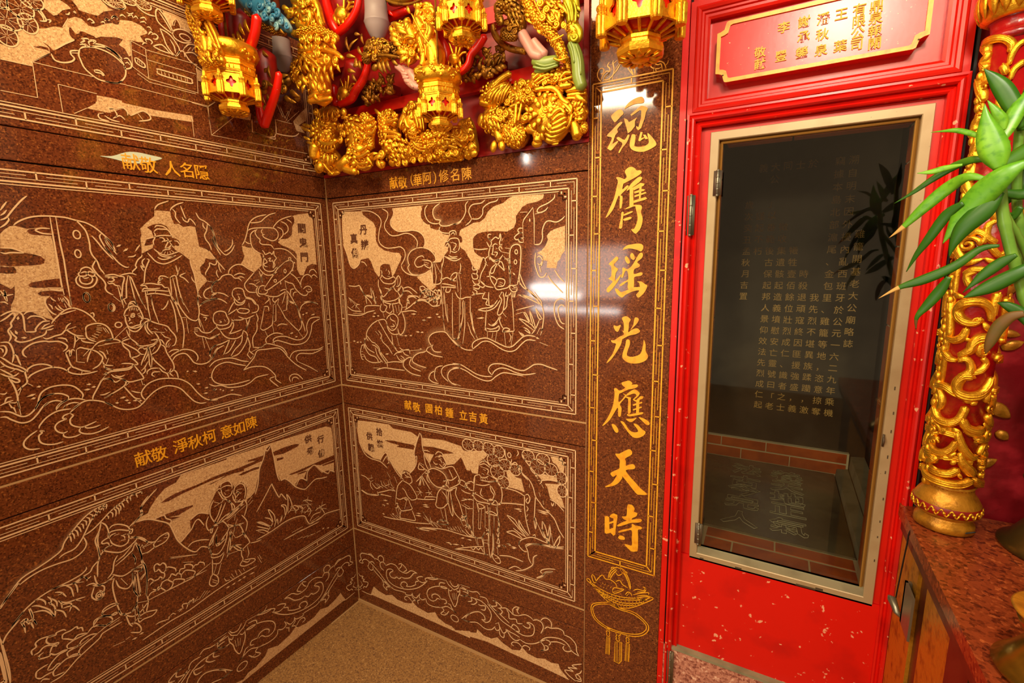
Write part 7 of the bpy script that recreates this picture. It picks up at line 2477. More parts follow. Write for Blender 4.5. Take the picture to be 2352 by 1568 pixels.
# ------------------------------------------------------------------ gilded carvings over the back wall
CARVE = r'''
@lion
#mass gold
E 239,-149,3612,114,114,0
E 254,-149,3733,113,48,0
E 223,-153,3453,115,79,0
E 504,-139,3546,87,139,0
E 531,-146,3426,87,64,0
#head gold
E 273,-182,3612,80,83,0
E 294,-199,3650,59,35,0
E 311,-214,3578,26,41,0
E 261,-220,3633,23,13,-15
E 375,-219,3618,23,13,15
E 276,-227,3621,11,9,0
E 374,-226,3608,10,9,0
E 316,-217,3654,29,17,0
E 298,-227,3553,13,9,0
E 347,-226,3546,13,9,0
T 293,-262,3647,9 321,-262,3635,10 356,-262,3622,6
T 437,-260,3627,9 408,-261,3623,10 372,-261,3620,6
T 273,-245,3555,14 299,-245,3530,15 364,-244,3519,15 411,-243,3538,14
E 295,-207,3515,41,15,0
T 273,-233,3504,8 321,-232,3485,11 372,-232,3493,8
V 298,-251,3529,282,-251,3497,10
V 325,-253,3519,317,-254,3487,9
V 349,-253,3514,345,-253,3479,9
V 378,-253,3513,378,-253,3480,9
V 399,-249,3516,408,-249,3486,10
E 300,-200,3490,27,9,0
#mane gold
C 210,-214,3653,25,7,1.6,1
C 180,-209,3613,24,7,1.6,-1
C 200,-212,3571,23,7,1.6,1
C 423,-213,3623,24,7,1.6,-1
C 435,-210,3579,24,7,1.6,1
C 414,-213,3543,22,7,1.6,-1
C 240,-214,3693,23,7,1.5,1
C 388,-213,3671,23,7,1.5,-1
C 329,-225,3683,25,7,1.5,1
V 153,-197,3659,59,-197,3689,24
V 133,-191,3634,32,-191,3683,22
V 125,-197,3583,58,-197,3615,21
V 157,-197,3556,80,-197,3577,18
V 443,-195,3619,492,-195,3634,21
V 447,-195,3586,503,-195,3584,21
V 435,-195,3549,489,-195,3526,20
#crest gold
E 279,-178,3734,106,29,0
C 234,-226,3729,25,8,1.5,1
C 420,-224,3701,26,7,1.5,-1
V 284,-238,3675,287,-238,3735,20
V 323,-244,3666,330,-243,3727,20
V 356,-243,3661,367,-243,3721,19
V 389,-237,3660,400,-236,3718,19
V 436,-212,3670,499,-212,3666,23
E 437,-188,3708,23,26,0
#body gold
T 398,-137,3643,35 470,-137,3633,64 537,-137,3575,63 539,-137,3520,64 477,-137,3461,59
T 558,-166,3491,52 520,-166,3430,64 454,-166,3415,41
E 559,-167,3403,63,52,20
T 522,-224,3463,11 580,-224,3424,12 659,-223,3447,10
T 532,-224,3483,9 583,-224,3456,10 647,-223,3480,8
T 533,-224,3419,8 576,-224,3382,9 645,-223,3385,8
T 541,-218,3397,7 584,-218,3360,8 660,-217,3363,7
T 537,-206,3561,7 573,-206,3530,8 618,-206,3529,7
T 486,-203,3633,8 547,-203,3619,9 606,-203,3584,8
T 502,-206,3603,8 555,-206,3585,9 605,-206,3552,8
E 259,-182,3467,51,54,0
T 300,-245,3463,8 286,-245,3420,7
T 335,-248,3453,8 330,-248,3404,7
T 369,-244,3455,8 368,-244,3411,7
E 299,-196,3438,36,24,0
#tail gold
T 614,-160,3485,28 619,-160,3538,27 623,-160,3580,34 620,-160,3628,37 600,-160,3658,29 561,-160,3663,19
C 618,-194,3642,26,9,1.3,-1
T 625,-195,3552,8 671,-195,3556,8 704,-195,3588,7
T 631,-197,3582,8 677,-197,3591,8 708,-197,3613,7
T 618,-197,3615,7 665,-197,3624,7 695,-197,3635,5
V 599,-194,3448,660,-194,3367,34
C 733,-194,3428,27,9,1.6,1
V 661,-191,3405,759,-191,3420,28
V 694,-194,3401,726,-194,3344,33
V 644,-194,3433,704,-194,3436,22
E 711,-175,3375,25,25,0
#paw gold
T 186,-215,3538,33 172,-215,3494,34 169,-215,3466,30
E 153,-204,3521,24,36,0
T 225,-209,3421,24 205,-209,3394,31
E 181,-197,3398,30,30,0
T 271,-239,3423,8 308,-239,3380,7 353,-239,3342,6
T 467,-207,3423,35 390,-208,3387,29
E 380,-199,3384,29,23,0
T 436,-213,3370,23 483,-213,3355,23 529,-213,3345,21
E 489,-204,3350,13,15,0
E 514,-202,3345,12,15,0
E 534,-199,3342,10,13,0
E 307,-182,3362,54,16,0
E 289,-196,3359,30,13,0
@kylin
#mass gold
E 687,-58,3585,77,139,0
E 772,-62,3456,138,69,8
E 886,-58,3615,81,108,0
E 1058,-54,3455,165,79,-4
E 1263,-51,3473,57,115,0
#body gold
T 679,-77,3490,49 742,-77,3483,69 804,-77,3462,55 835,-77,3413,41
T 957,-70,3509,40 1056,-70,3484,59 1152,-70,3465,71 1229,-70,3456,57 1269,-70,3481,44
T 812,-56,3465,41 941,-57,3424,40 1082,-57,3402,40 1218,-57,3399,39
E 943,-106,3472,48,50,0
T 959,-175,3476,5 997,-174,3440,6 1053,-173,3428,5
T 965,-175,3444,5 1004,-174,3421,6 1044,-174,3411,5
E 910,-106,3554,32,41,-10
E 888,-106,3604,17,17,0
T 920,-165,3532,5 957,-164,3515,5 994,-164,3522,4
T 927,-165,3506,5 959,-164,3493,5 992,-164,3498,5
T 1029,-123,3440,20 1062,-123,3448,22 1095,-123,3462,22
T 1065,-130,3398,10 1088,-130,3377,10
T 1075,-136,3493,10 1139,-135,3502,11 1214,-134,3475,10 1281,-134,3443,9
T 1107,-139,3458,9 1170,-138,3468,10 1231,-137,3449,9 1274,-137,3414,7
T 1135,-135,3425,9 1182,-135,3431,10 1242,-134,3412,9
E 1047,-102,3479,33,26,0
#scales gold
V 754,-136,3509,786,-136,3473,20
V 790,-138,3504,823,-138,3468,20
V 823,-135,3494,855,-135,3459,20
V 742,-136,3478,775,-136,3442,20
V 781,-139,3473,813,-139,3437,20
V 815,-139,3466,847,-139,3430,20
V 848,-132,3460,879,-132,3425,20
V 754,-133,3445,787,-133,3409,20
V 792,-136,3437,825,-136,3401,20
V 828,-132,3430,860,-132,3395,20
V 763,-126,3413,797,-126,3384,19
V 867,-124,3516,882,-124,3482,17
V 836,-128,3519,859,-128,3488,17
V 1071,-129,3519,1102,-129,3497,17
V 1096,-129,3525,1126,-129,3500,17
V 1127,-129,3523,1157,-128,3498,17
#head gold
T 644,-91,3688,21 668,-91,3652,34 692,-91,3603,48 697,-91,3551,48 683,-91,3500,39
V 685,-98,3661,607,-98,3724,25
E 724,-103,3628,41,27,10
E 759,-113,3615,34,18,15
E 731,-124,3591,12,11,0
T 736,-146,3611,9 780,-146,3617,11 824,-145,3623,8
C 748,-125,3671,22,7,1.5,1
C 788,-121,3659,20,7,1.5,-1
T 708,-140,3565,11 778,-139,3556,12 837,-138,3529,11
T 715,-140,3539,9 785,-139,3530,11 835,-139,3504,8
V 734,-140,3562,721,-140,3506,15
V 677,-119,3548,681,-119,3482,21
V 686,-112,3509,717,-112,3453,23
C 802,-139,3528,20,7,1.4,1
#rider gold
E 915,-86,3692,40,33,0
E 857,-90,3675,27,30,0
T 862,-97,3654,27 833,-97,3620,27 822,-97,3584,24
T 934,-90,3669,33 947,-90,3624,40 953,-90,3574,30
T 945,-127,3634,7 959,-127,3596,7 965,-127,3558,5
T 970,-126,3637,6 984,-126,3592,6 989,-127,3549,5
T 992,-123,3628,5 1001,-123,3584,5 1003,-123,3541,4
C 932,-127,3679,22,7,1.5,1
C 883,-131,3667,17,7,1.5,-1
V 886,-110,3709,936,-110,3707,22
V 843,-117,3627,821,-118,3567,20
T 869,-127,3621,9 883,-127,3582,11 899,-127,3567,8
#cloud gold
C 1251,-131,3494,31,10,1.6,1
C 1290,-124,3461,27,9,1.6,-1
T 1188,-115,3530,10 1248,-115,3522,12 1291,-114,3481,11 1297,-114,3445,10
C 1124,-122,3404,23,8,1.5,1
C 1170,-122,3390,22,8,1.5,-1
C 1222,-118,3394,23,8,1.5,1
C 1040,-120,3383,21,7,1.5,-1
C 971,-117,3385,22,7,1.5,1
C 912,-118,3382,23,7,1.5,-1
C 848,-115,3380,23,7,1.5,1
C 784,-112,3381,23,8,1.5,-1
E 721,-91,3397,28,25,0
E 1023,-98,3398,26,20,0
V 1159,-116,3420,1211,-115,3371,19
V 1190,-115,3410,1242,-115,3374,19
T 1221,-51,3563,32 1265,-51,3509,38 1292,-51,3433,36 1306,-51,3396,25
C 1308,-95,3470,26,9,1.5,-1
E 1303,-85,3420,25,29,0
E 1320,-85,3385,26,23,0
C 1295,-83,3545,25,9,1.5,1
V 1262,-76,3569,1320,-76,3520,31
V 1284,-83,3452,1342,-83,3410,25
@carp
#mass gold
E 1453,-53,3673,99,70,-40
E 1469,-53,3540,99,76,20
E 1581,-53,3459,75,81,10
E 1621,-50,3641,90,79,0
E 1774,-50,3517,122,122,10
E 1781,-50,3675,109,60,-10
E 1920,-47,3577,54,91,0
E 1921,-47,3456,43,70,0
#dragon_head gold
T 1697,-77,3667,39 1733,-76,3691,44 1793,-76,3696,49 1851,-76,3675,48 1885,-76,3639,43
E 1726,-86,3705,38,33,20
T 1712,-126,3686,9 1745,-126,3704,9 1780,-125,3708,7
T 1723,-129,3668,8 1758,-129,3686,7 1793,-128,3693,6
T 1734,-129,3656,6 1770,-129,3670,6 1804,-128,3678,5
T 1806,-93,3693,11 1815,-92,3721,13 1812,-92,3742,11
T 1827,-87,3701,9 1838,-87,3723,10
E 1875,-105,3677,12,11,0
E 1825,-97,3679,21,18,0
C 1840,-130,3666,18,5,1.4,1
T 1861,-127,3658,7 1889,-127,3682,9 1917,-126,3677,7
T 1857,-130,3649,6 1890,-130,3652,7 1924,-129,3656,6
T 1860,-125,3625,12 1894,-124,3624,14 1916,-124,3623,10
T 1719,-110,3639,12 1766,-109,3638,14 1819,-109,3627,15 1848,-109,3602,14 1865,-109,3570,13 1899,-108,3545,13
C 1897,-103,3522,22,8,1.5,-1
T 1864,-106,3561,11 1887,-106,3538,12 1909,-106,3509,10 1898,-106,3496,7
T 1885,-103,3607,11 1935,-103,3609,14 1979,-102,3601,10
T 1891,-103,3587,8 1936,-103,3584,10 1985,-102,3581,8
T 1884,-100,3574,7 1929,-100,3567,8 1973,-100,3545,7
V 1910,-108,3646,1965,-108,3617,21
V 1919,-103,3626,1990,-102,3595,24
V 1917,-97,3589,1992,-97,3538,26
V 1716,-115,3653,1704,-115,3680,16
V 1742,-121,3642,1736,-121,3663,14
C 1736,-121,3660,15,5,1.5,1
C 1780,-125,3657,15,5,1.5,-1
E 1883,-70,3725,26,37,0
T 1866,-71,3738,16 1883,-71,3759,18
#fish_face gold
T 1675,-71,3574,11 1730,-71,3602,17 1790,-71,3627,20 1826,-71,3601,16 1866,-71,3549,16 1895,-71,3495,18 1878,-71,3447,19 1825,-71,3402,22 1777,-71,3398,19 1729,-71,3446,17 1699,-71,3503,13 1675,-71,3574,11
E 1780,-63,3514,93,104,15
T 1742,-121,3567,8 1777,-121,3591,9 1812,-120,3600,7
T 1743,-124,3551,6 1784,-123,3569,7 1825,-123,3578,6
T 1756,-127,3533,6 1797,-126,3552,7 1843,-125,3549,6
C 1793,-143,3528,21,6,1.7,1
C 1773,-138,3507,19,6,1.6,-1
V 1800,-131,3550,1805,-131,3574,13
V 1823,-131,3541,1831,-131,3565,13
V 1844,-128,3539,1844,-128,3558,12
T 1822,-143,3489,11 1845,-142,3510,13 1873,-141,3516,10 1890,-141,3494,8
T 1828,-143,3468,10 1862,-142,3488,12 1890,-141,3489,8
T 1826,-140,3449,10 1866,-139,3463,12 1895,-139,3474,8
T 1818,-135,3431,10 1864,-134,3440,12 1898,-133,3455,8
T 1803,-127,3420,9 1849,-126,3419,11 1889,-125,3433,8
E 1767,-100,3487,22,25,10
T 1730,-110,3490,10 1765,-110,3433,11 1807,-110,3402,11 1854,-109,3411,10 1899,-109,3445,8 1916,-108,3493,7
T 1741,-121,3506,8 1777,-121,3450,9 1806,-121,3426,9
V 1768,-116,3462,1798,-115,3418,22
E 1814,-80,3386,25,13,0
E 1814,-80,3373,20,8,0
#wing gold
T 1375,-84,3656,15 1438,-83,3700,17 1505,-83,3736,19 1557,-83,3752,19
T 1375,-84,3640,18 1415,-83,3628,20 1449,-83,3628,14
V 1420,-101,3634,1481,-100,3688,20
V 1441,-104,3624,1509,-103,3698,20
V 1463,-107,3615,1530,-106,3693,19
V 1483,-106,3612,1549,-106,3695,19
V 1501,-103,3612,1567,-103,3708,19
V 1515,-100,3613,1575,-100,3698,19
V 1529,-94,3623,1575,-94,3684,17
T 1402,-104,3657,6 1463,-103,3695,7 1529,-103,3731,6 1574,-102,3743,4
E 1461,-67,3679,58,35,-45
#body gold
T 1414,-72,3588,35 1433,-72,3541,53 1459,-72,3504,41 1479,-72,3480,29
T 1497,-77,3531,29 1529,-77,3477,35 1573,-77,3423,34 1612,-77,3407,28
E 1606,-77,3445,45,57,10
T 1560,-71,3582,34 1566,-71,3522,34 1565,-72,3468,34
T 1614,-123,3587,8 1610,-123,3535,10 1603,-123,3489,9
T 1643,-119,3583,7 1630,-120,3533,8 1623,-120,3503,7
T 1573,-117,3579,8 1604,-117,3584,10 1630,-117,3591,8
E 1563,-101,3547,9,8,0
E 1566,-101,3526,10,9,0
E 1629,-94,3518,17,22,-20
E 1659,-91,3515,28,22,-20
C 1671,-128,3510,21,6,1.5,1
T 1666,-116,3559,9 1696,-116,3524,10 1720,-116,3490,8
E 1655,-80,3663,33,28,10
E 1625,-80,3694,22,24,0
C 1649,-116,3680,19,5,1.6,1
C 1682,-121,3637,20,5,1.6,-1
C 1580,-106,3628,22,6,1.6,1
C 1621,-111,3630,20,6,1.6,-1
C 1554,-106,3611,19,6,1.6,1
T 1627,-100,3616,22 1670,-99,3609,22 1707,-99,3619,16
V 1645,-122,3607,1663,-122,3579,13
V 1670,-123,3606,1688,-123,3580,13
V 1693,-120,3608,1711,-120,3584,13
E 1370,-81,3553,20,35,15
C 1518,-124,3560,23,7,1.6,1
C 1550,-123,3544,21,7,1.6,-1
C 1525,-127,3523,20,6,1.6,1
V 1441,-119,3545,1473,-119,3492,20
V 1470,-122,3535,1501,-121,3477,19
V 1496,-121,3521,1520,-121,3464,19
V 1425,-113,3571,1485,-112,3583,20
V 1531,-115,3491,1562,-115,3444,14
V 1551,-117,3471,1582,-117,3419,14
V 1577,-118,3452,1601,-118,3401,14
V 1618,-146,3456,1630,-146,3428,14
V 1643,-147,3452,1655,-147,3425,14
V 1666,-143,3445,1671,-143,3418,14
V 1621,-140,3431,1633,-140,3403,14
V 1646,-141,3427,1658,-141,3400,14
V 1620,-129,3409,1639,-129,3378,15
#foot gold
T 1479,-95,3475,23 1504,-95,3428,25
E 1455,-92,3402,20,32,15
E 1505,-92,3401,21,29,-10
#foot gold
T 1663,-88,3462,22 1700,-88,3457,28 1725,-88,3433,24 1718,-88,3397,26
E 1715,-94,3428,22,26,0
E 1711,-80,3389,31,22,0
E 1707,-90,3456,28,19,0
#foot gold
T 1919,-87,3458,21 1930,-87,3426,25 1936,-87,3395,25
E 1932,-91,3425,18,21,0
E 1931,-79,3392,24,19,0
#fin gold
T 1927,-65,3551,32 1950,-65,3508,37 1933,-65,3470,30
V 1925,-103,3522,1941,-103,3554,16
V 1943,-105,3524,1959,-105,3551,16
V 1958,-103,3517,1974,-102,3544,16
V 1931,-103,3502,1969,-102,3525,18
V 1936,-103,3481,1980,-102,3499,18
V 1935,-100,3467,1974,-100,3466,18
V 1934,-81,3447,1962,-81,3403,21
E 1958,-57,3438,25,32,0
@scroll_post
#mass gold
E 1826,-134,3950,61,79,-20
E 1929,-129,3865,32,55,0
#post gold
T 1691,-154,4047,28 1722,-154,3988,30 1763,-154,3927,30 1815,-154,3873,28 1845,-154,3832,26 1870,-154,3793,26 1885,-154,3756,23 1900,-154,3727,19
T 1748,-185,4020,5 1788,-185,3943,5 1848,-184,3879,4
E 1787,-160,3941,28,26,40
E 1856,-157,3816,33,28,50
T 1843,-194,3810,4 1872,-194,3812,5 1907,-193,3822,4
T 1849,-175,3739,5 1879,-175,3724,6 1909,-175,3727,5
V 1687,-169,3970,1739,-169,3945,16
V 1697,-169,3950,1734,-169,3916,14
V 1782,-173,3860,1757,-173,3887,14
#foliage gold
C 1792,-192,3986,21,6,1.6,1
C 1822,-192,3949,20,6,1.6,-1
C 1804,-197,3919,18,6,1.5,1
C 1852,-191,3905,18,5,1.5,-1
C 1869,-187,3878,18,5,1.5,1
C 1848,-173,3967,20,6,1.6,1
C 1891,-168,3934,18,5,1.5,-1
V 1820,-187,3939,1850,-187,3878,16
V 1838,-182,3945,1862,-182,3886,16
V 1855,-177,3939,1880,-177,3879,16
V 1863,-172,3980,1903,-172,3934,16
V 1886,-168,3968,1920,-168,3911,15
V 1882,-182,3939,1882,-182,3889,15
V 1905,-177,3886,1915,-177,3838,15
V 1808,-182,3998,1848,-182,3951,16
V 1826,-177,4000,1865,-177,3961,16
C 1907,-182,3867,16,5,1.5,1
#drape yellow_gold
T 1905,-131,4004,28 1915,-131,3960,30 1920,-131,3917,28 1925,-131,3891,25
T 1944,-131,3986,14 1949,-131,3935,16 1940,-131,3896,14
T 1901,-168,3973,5 1920,-168,3927,6 1925,-168,3885,5
T 1930,-167,3970,5 1940,-167,3927,5 1940,-168,3882,5
T 1945,-158,3966,5 1955,-158,3923,5 1951,-158,3879,5
T 1929,-140,3882,14 1953,-140,3864,16 1968,-140,3836,16 1959,-140,3809,14 1924,-140,3820,16 1919,-140,3842,14
C 1951,-158,3816,21,7,1.4,1
E 1934,-140,3822,28,23,0
V 1950,-145,3954,1974,-145,3924,18
V 1945,-145,3922,1969,-145,3900,16
#cylinder green
T 1925,-131,3802,26 1946,-131,3751,30 1956,-131,3698,31 1961,-131,3645,31 1976,-131,3600,28
T 1923,-161,3796,7 1938,-161,3760,6 1948,-161,3707,6
T 1957,-161,3781,5 1977,-161,3718,5 1982,-161,3650,4
#claw pink
T 1665,-150,3895,29 1691,-150,3854,27 1712,-150,3819,26 1733,-150,3788,24 1770,-150,3772,21
E 1694,-156,3851,29,13,20
E 1708,-156,3831,29,13,20
E 1720,-154,3811,29,13,20
E 1732,-153,3791,29,12,25
T 1724,-140,3855,19 1755,-140,3813,22 1787,-140,3780,21
#mask gold_dark
T 1523,-150,4042,25 1563,-150,4042,34 1607,-150,4031,44 1645,-150,3996,43 1655,-150,3950,39 1643,-150,3913,34
E 1548,-167,3985,22,39,-25
E 1542,-164,4023,24,20,0
T 1571,-180,3905,19 1604,-179,3884,21 1647,-179,3875,19
E 1575,-167,3922,22,19,0
E 1598,-169,3902,16,16,0
C 1626,-199,3912,17,5,1.6,1
C 1650,-194,3891,16,5,1.6,-1
C 1610,-199,3937,14,5,1.6,-1
V 1614,-194,3990,1629,-194,3943,16
V 1636,-193,3993,1656,-193,3941,16
V 1656,-191,3985,1676,-191,3933,16
V 1624,-194,3966,1650,-194,3912,14
V 1650,-191,3957,1676,-191,3903,14
T 1585,-194,3918,5 1629,-194,3917,6 1667,-193,3917,5
#arc gold_dark
T 1495,-135,3978,15 1500,-135,3941,17 1533,-135,3893,17 1595,-135,3848,17 1678,-135,3817,15
E 1514,-149,3951,6,6,0
E 1558,-149,3882,6,6,0
E 1592,-149,3857,6,6,0
E 1630,-149,3838,6,6,0
E 1668,-149,3821,6,6,0
#saddle green
T 1724,-130,3770,24 1761,-130,3749,29 1814,-131,3743,29 1850,-131,3745,24
E 1784,-134,3721,62,19,-5
T 1742,-157,3744,6 1794,-157,3721,7 1856,-157,3722,6
T 1730,-155,3730,6 1793,-154,3709,7 1860,-154,3713,6
@immortals
#mass gold
E 1142,-247,3969,68,147,-10
E 988,-253,4005,52,64,0
E 1030,-250,3897,58,52,0
E 814,-239,3961,90,60,20
#figure gold
E 1126,-280,4066,21,26,0
E 1125,-277,4098,20,17,0
E 1107,-280,4106,9,9,0
E 1149,-280,4101,9,11,0
E 1125,-285,4102,7,10,0
T 1129,-260,4038,39 1126,-260,4003,45 1152,-260,3956,45 1191,-260,3902,50 1216,-260,3850,50 1213,-260,3799,45
T 1128,-294,4031,20 1147,-294,3996,24 1138,-294,3968,20
T 1188,-294,3982,22 1207,-293,3962,27 1191,-294,3921,28 1183,-294,3897,22
T 1136,-277,3943,28 1148,-277,3900,25 1153,-277,3868,19
T 1150,-283,3867,15 1149,-283,3836,16 1140,-283,3812,17
T 1203,-277,3883,33 1214,-277,3835,37 1212,-277,3794,34
E 1195,-280,3812,39,22,0
E 1125,-274,3802,40,20,0
E 1098,-277,3795,23,17,0
T 1122,-328,4044,4 1153,-328,3987,4 1191,-328,3924,4 1235,-327,3869,3
T 1204,-321,3992,5 1216,-321,3960,5 1207,-322,3932,4
T 1148,-322,3985,4 1175,-322,3964,5 1202,-322,3958,4
T 1146,-308,3910,4 1158,-308,3877,4 1156,-308,3847,3
T 1174,-308,3909,4 1186,-308,3876,4 1184,-308,3841,3
E 1131,-286,4065,14,19,0
E 1140,-298,4056,3,7,0
E 1130,-297,4065,3,3,0
E 1149,-297,4060,3,3,0
#cape gold
T 1159,-249,4101,28 1185,-249,4065,28 1203,-249,4020,28 1201,-249,3980,25
T 1166,-271,4035,14 1200,-271,4018,17 1221,-271,4023,13
T 1175,-271,4068,14 1209,-271,4065,16 1222,-271,4042,13
C 1183,-271,4086,19,7,1.4,1
V 1149,-271,4105,1204,-271,4091,20
V 1180,-266,4105,1226,-266,4064,20
V 1200,-260,4057,1225,-260,4011,20
C 1199,-271,3998,22,7,1.5,-1
T 1226,-282,3967,5 1245,-282,3928,5 1236,-282,3900,4
V 1045,-266,4122,1064,-266,4082,23
#bird gold
T 1057,-277,4053,17 1048,-277,4030,26 1067,-277,3989,28 1086,-277,3949,28
E 1072,-277,3947,34,28,20
V 943,-283,4056,1045,-283,4013,26
V 963,-289,4039,1056,-289,3993,23
V 979,-292,4019,1064,-292,3974,23
V 1042,-294,4035,1024,-295,3998,20
V 1012,-293,4040,1009,-294,4001,20
V 1072,-297,4022,1062,-297,3983,20
V 932,-283,4012,998,-283,3976,29
V 930,-283,3991,996,-283,3951,29
V 951,-283,3960,1009,-283,3932,27
V 987,-283,3937,1000,-283,3907,26
V 935,-283,4048,954,-283,4002,27
T 1051,-312,3949,8 1080,-312,3953,9 1115,-311,3941,7
V 1038,-306,3944,1061,-306,3960,14
#flower gold
E 1067,-277,3885,29,26,0
C 1101,-309,3871,20,6,1.7,1
V 1050,-283,3887,962,-283,3910,29
V 1042,-283,3873,988,-283,3851,29
V 1064,-283,3863,1046,-283,3819,23
V 1095,-283,3893,1111,-283,3926,20
V 1044,-283,3899,1016,-283,3925,21
V 1100,-283,3866,1127,-283,3840,23
E 1011,-281,3885,17,17,0
#leaf_cluster gold_dark
T 734,-236,4006,37 813,-236,3973,48 899,-236,3944,36 952,-237,3922,24
E 727,-260,3938,30,37,-20
E 820,-267,3983,36,24,0
C 787,-284,3973,24,7,1.6,1
C 863,-290,3955,23,7,1.6,-1
C 913,-287,3930,21,7,1.6,1
C 814,-284,3918,21,7,1.6,-1
V 825,-272,3903,859,-272,3825,30
V 857,-272,3897,882,-272,3821,27
V 885,-269,3887,911,-269,3827,27
V 916,-260,3895,959,-260,3848,24
E 794,-267,3872,24,18,-20
V 769,-272,3992,717,-272,3969,28
V 773,-272,3947,713,-272,3925,28
T 839,-284,3919,8 916,-284,3903,9 990,-283,3878,7
#tentacle pink
T 934,-248,3857,15 978,-248,3827,20 998,-248,3796,22 1012,-248,3766,21 1047,-248,3738,20 1084,-248,3721,15
E 989,-265,3822,20,9,40
E 1002,-265,3801,22,9,15
E 1008,-265,3781,22,9,5
E 1018,-265,3760,21,9,20
E 1047,-265,3736,20,9,50
T 969,-237,3848,15 1020,-237,3811,23 1061,-237,3755,23
@gold_post
#mass gold
E 408,-324,3990,117,117,0
E 399,-323,3839,76,118,0
E 359,-324,4225,89,102,0
E 224,-323,3936,50,78,0
#crown gold
E 390,-356,4076,74,47,10
T 314,-382,4102,20 376,-381,4107,23 472,-380,4092,24 562,-380,4055,22 632,-380,4016,19
C 392,-416,4049,27,8,1.6,1
C 471,-425,4034,26,8,1.6,-1
C 535,-424,4015,26,8,1.6,1
C 587,-413,4013,26,8,1.6,-1
C 618,-393,4002,23,8,1.6,1
V 416,-423,4017,440,-423,3975,24
V 482,-429,4007,486,-429,3970,24
V 536,-428,3990,532,-428,3955,23
V 583,-420,3982,570,-421,3949,23
V 608,-393,3993,640,-393,3950,23
V 354,-402,4043,368,-402,4003,24
E 504,-376,4081,26,20,0
#basket gold
E 444,-356,3960,118,81,8
T 365,-417,3993,12 442,-416,3983,15 536,-414,3970,14 642,-413,3931,14 700,-413,3890,11
T 407,-437,3959,9 494,-436,3888,12 547,-435,3860,12
C 562,-456,3928,28,8,1.7,1
C 470,-443,3926,26,8,1.7,-1
C 614,-441,3892,28,8,1.7,1
C 646,-413,3889,26,8,1.7,-1
V 405,-423,3927,445,-423,3864,24
V 493,-443,3886,514,-443,3827,24
V 556,-449,3872,549,-450,3813,23
V 593,-442,3867,587,-442,3814,23
V 623,-427,3866,627,-428,3817,23
V 640,-400,3883,661,-400,3831,23
V 375,-402,3977,338,-403,3928,24
T 465,-454,3936,7 517,-453,3902,8 550,-453,3866,6
#pendant_leaves gold
T 411,-354,3879,48 424,-354,3826,55 439,-354,3785,55 452,-354,3732,55
V 412,-402,3883,443,-402,3821,27
V 475,-416,3861,496,-416,3796,29
V 522,-415,3852,543,-415,3788,29
V 560,-408,3847,582,-408,3789,29
V 584,-387,3855,588,-387,3806,26
V 325,-382,3887,367,-382,3816,32
V 432,-409,3821,465,-409,3766,31
V 501,-419,3800,513,-419,3743,30
V 539,-412,3795,552,-412,3744,30
V 348,-382,3831,312,-382,3786,27
C 350,-382,3844,25,8,1.6,1
C 281,-368,3847,25,8,1.6,-1
E 452,-377,3745,48,27,-10
T 394,-403,3742,11 474,-402,3754,13 569,-401,3750,11
T 383,-396,3726,14 471,-395,3718,15 567,-394,3715,12
V 386,-396,3751,400,-396,3704,25
V 444,-410,3757,478,-409,3714,27
V 281,-361,3991,245,-361,3953,24
V 245,-361,3959,219,-361,3925,24
V 283,-361,3926,245,-361,3882,24
V 295,-375,3958,318,-375,3903,23
#figure gold
T 324,-367,4229,20 327,-367,4179,24 342,-367,4138,27
E 317,-365,4238,18,19,0
E 406,-368,4230,13,15,0
T 413,-367,4220,17 418,-367,4182,20 404,-367,4149,23
T 428,-340,4287,20 450,-340,4234,23 462,-340,4176,24 476,-340,4131,23
T 286,-354,4305,34 364,-354,4279,40 431,-353,4263,27
E 362,-348,4172,54,41,0
C 419,-394,4153,24,7,1.6,1
C 466,-387,4133,22,7,1.6,-1
C 374,-388,4251,27,8,1.6,1
C 440,-394,4238,24,8,1.6,-1
V 471,-367,4218,446,-367,4176,26
V 484,-367,4167,514,-367,4100,26
T 315,-368,4163,24 380,-367,4124,27 476,-367,4102,23
V 187,-368,4286,256,-368,4251,32
V 208,-371,4255,278,-371,4232,32
V 224,-371,4220,296,-371,4215,32
E 256,-361,4244,27,25,0
C 294,-392,4223,19,6,1.6,1
V 267,-368,4186,310,-368,4201,21
V 247,-368,4191,286,-368,4176,21
E 254,-348,4134,35,21,20
#side_flower gold_dark
E 74,-340,3885,51,51,0
E 127,-336,3904,43,36,0
C 123,-384,3878,28,9,1.7,1
C 159,-383,3832,26,9,1.7,-1
V 67,-377,3869,126,-376,3819,33
V 125,-362,3803,196,-362,3765,36
V 174,-354,3830,253,-354,3784,36
V 145,-354,3782,217,-354,3757,29
E 219,-344,3786,28,21,0
V 86,-362,3910,176,-361,3920,33
#chain gold_dark
V 205,-340,4019,250,-340,3965,25
V 209,-340,3973,277,-340,3934,25
V 224,-340,3931,294,-340,3905,25
V 649,-327,4037,668,-327,3955,20
V 714,-327,4040,757,-327,4025,19
V 766,-327,4029,778,-327,3973,19
V 659,-327,3963,738,-327,4012,17
V 639,-327,3943,710,-327,3922,24
V 640,-327,3869,702,-327,3845,24
V 688,-327,3884,741,-327,3874,26
V 710,-327,3916,722,-327,3866,26
V 735,-327,3899,748,-327,3849,23
V 674,-327,3839,706,-327,3796,22
V 733,-327,3971,764,-327,3917,22
@carved_strut
#post gold
T 80,-840,4117,27 113,-840,4047,37 157,-840,3975,41 201,-840,3904,45 224,-840,3849,41
T 206,-840,4032,20 249,-840,3961,23 271,-840,3901,24 283,-840,3850,23
T 157,-861,3837,21 241,-860,3814,24 332,-860,3809,20
#figures gold
C 167,-874,4052,23,7,1.6,1
C 203,-881,3999,23,7,1.6,-1
E 169,-865,4037,17,20,0
E 271,-872,3932,16,19,0
T 277,-881,3916,16 281,-881,3885,20 275,-881,3856,20
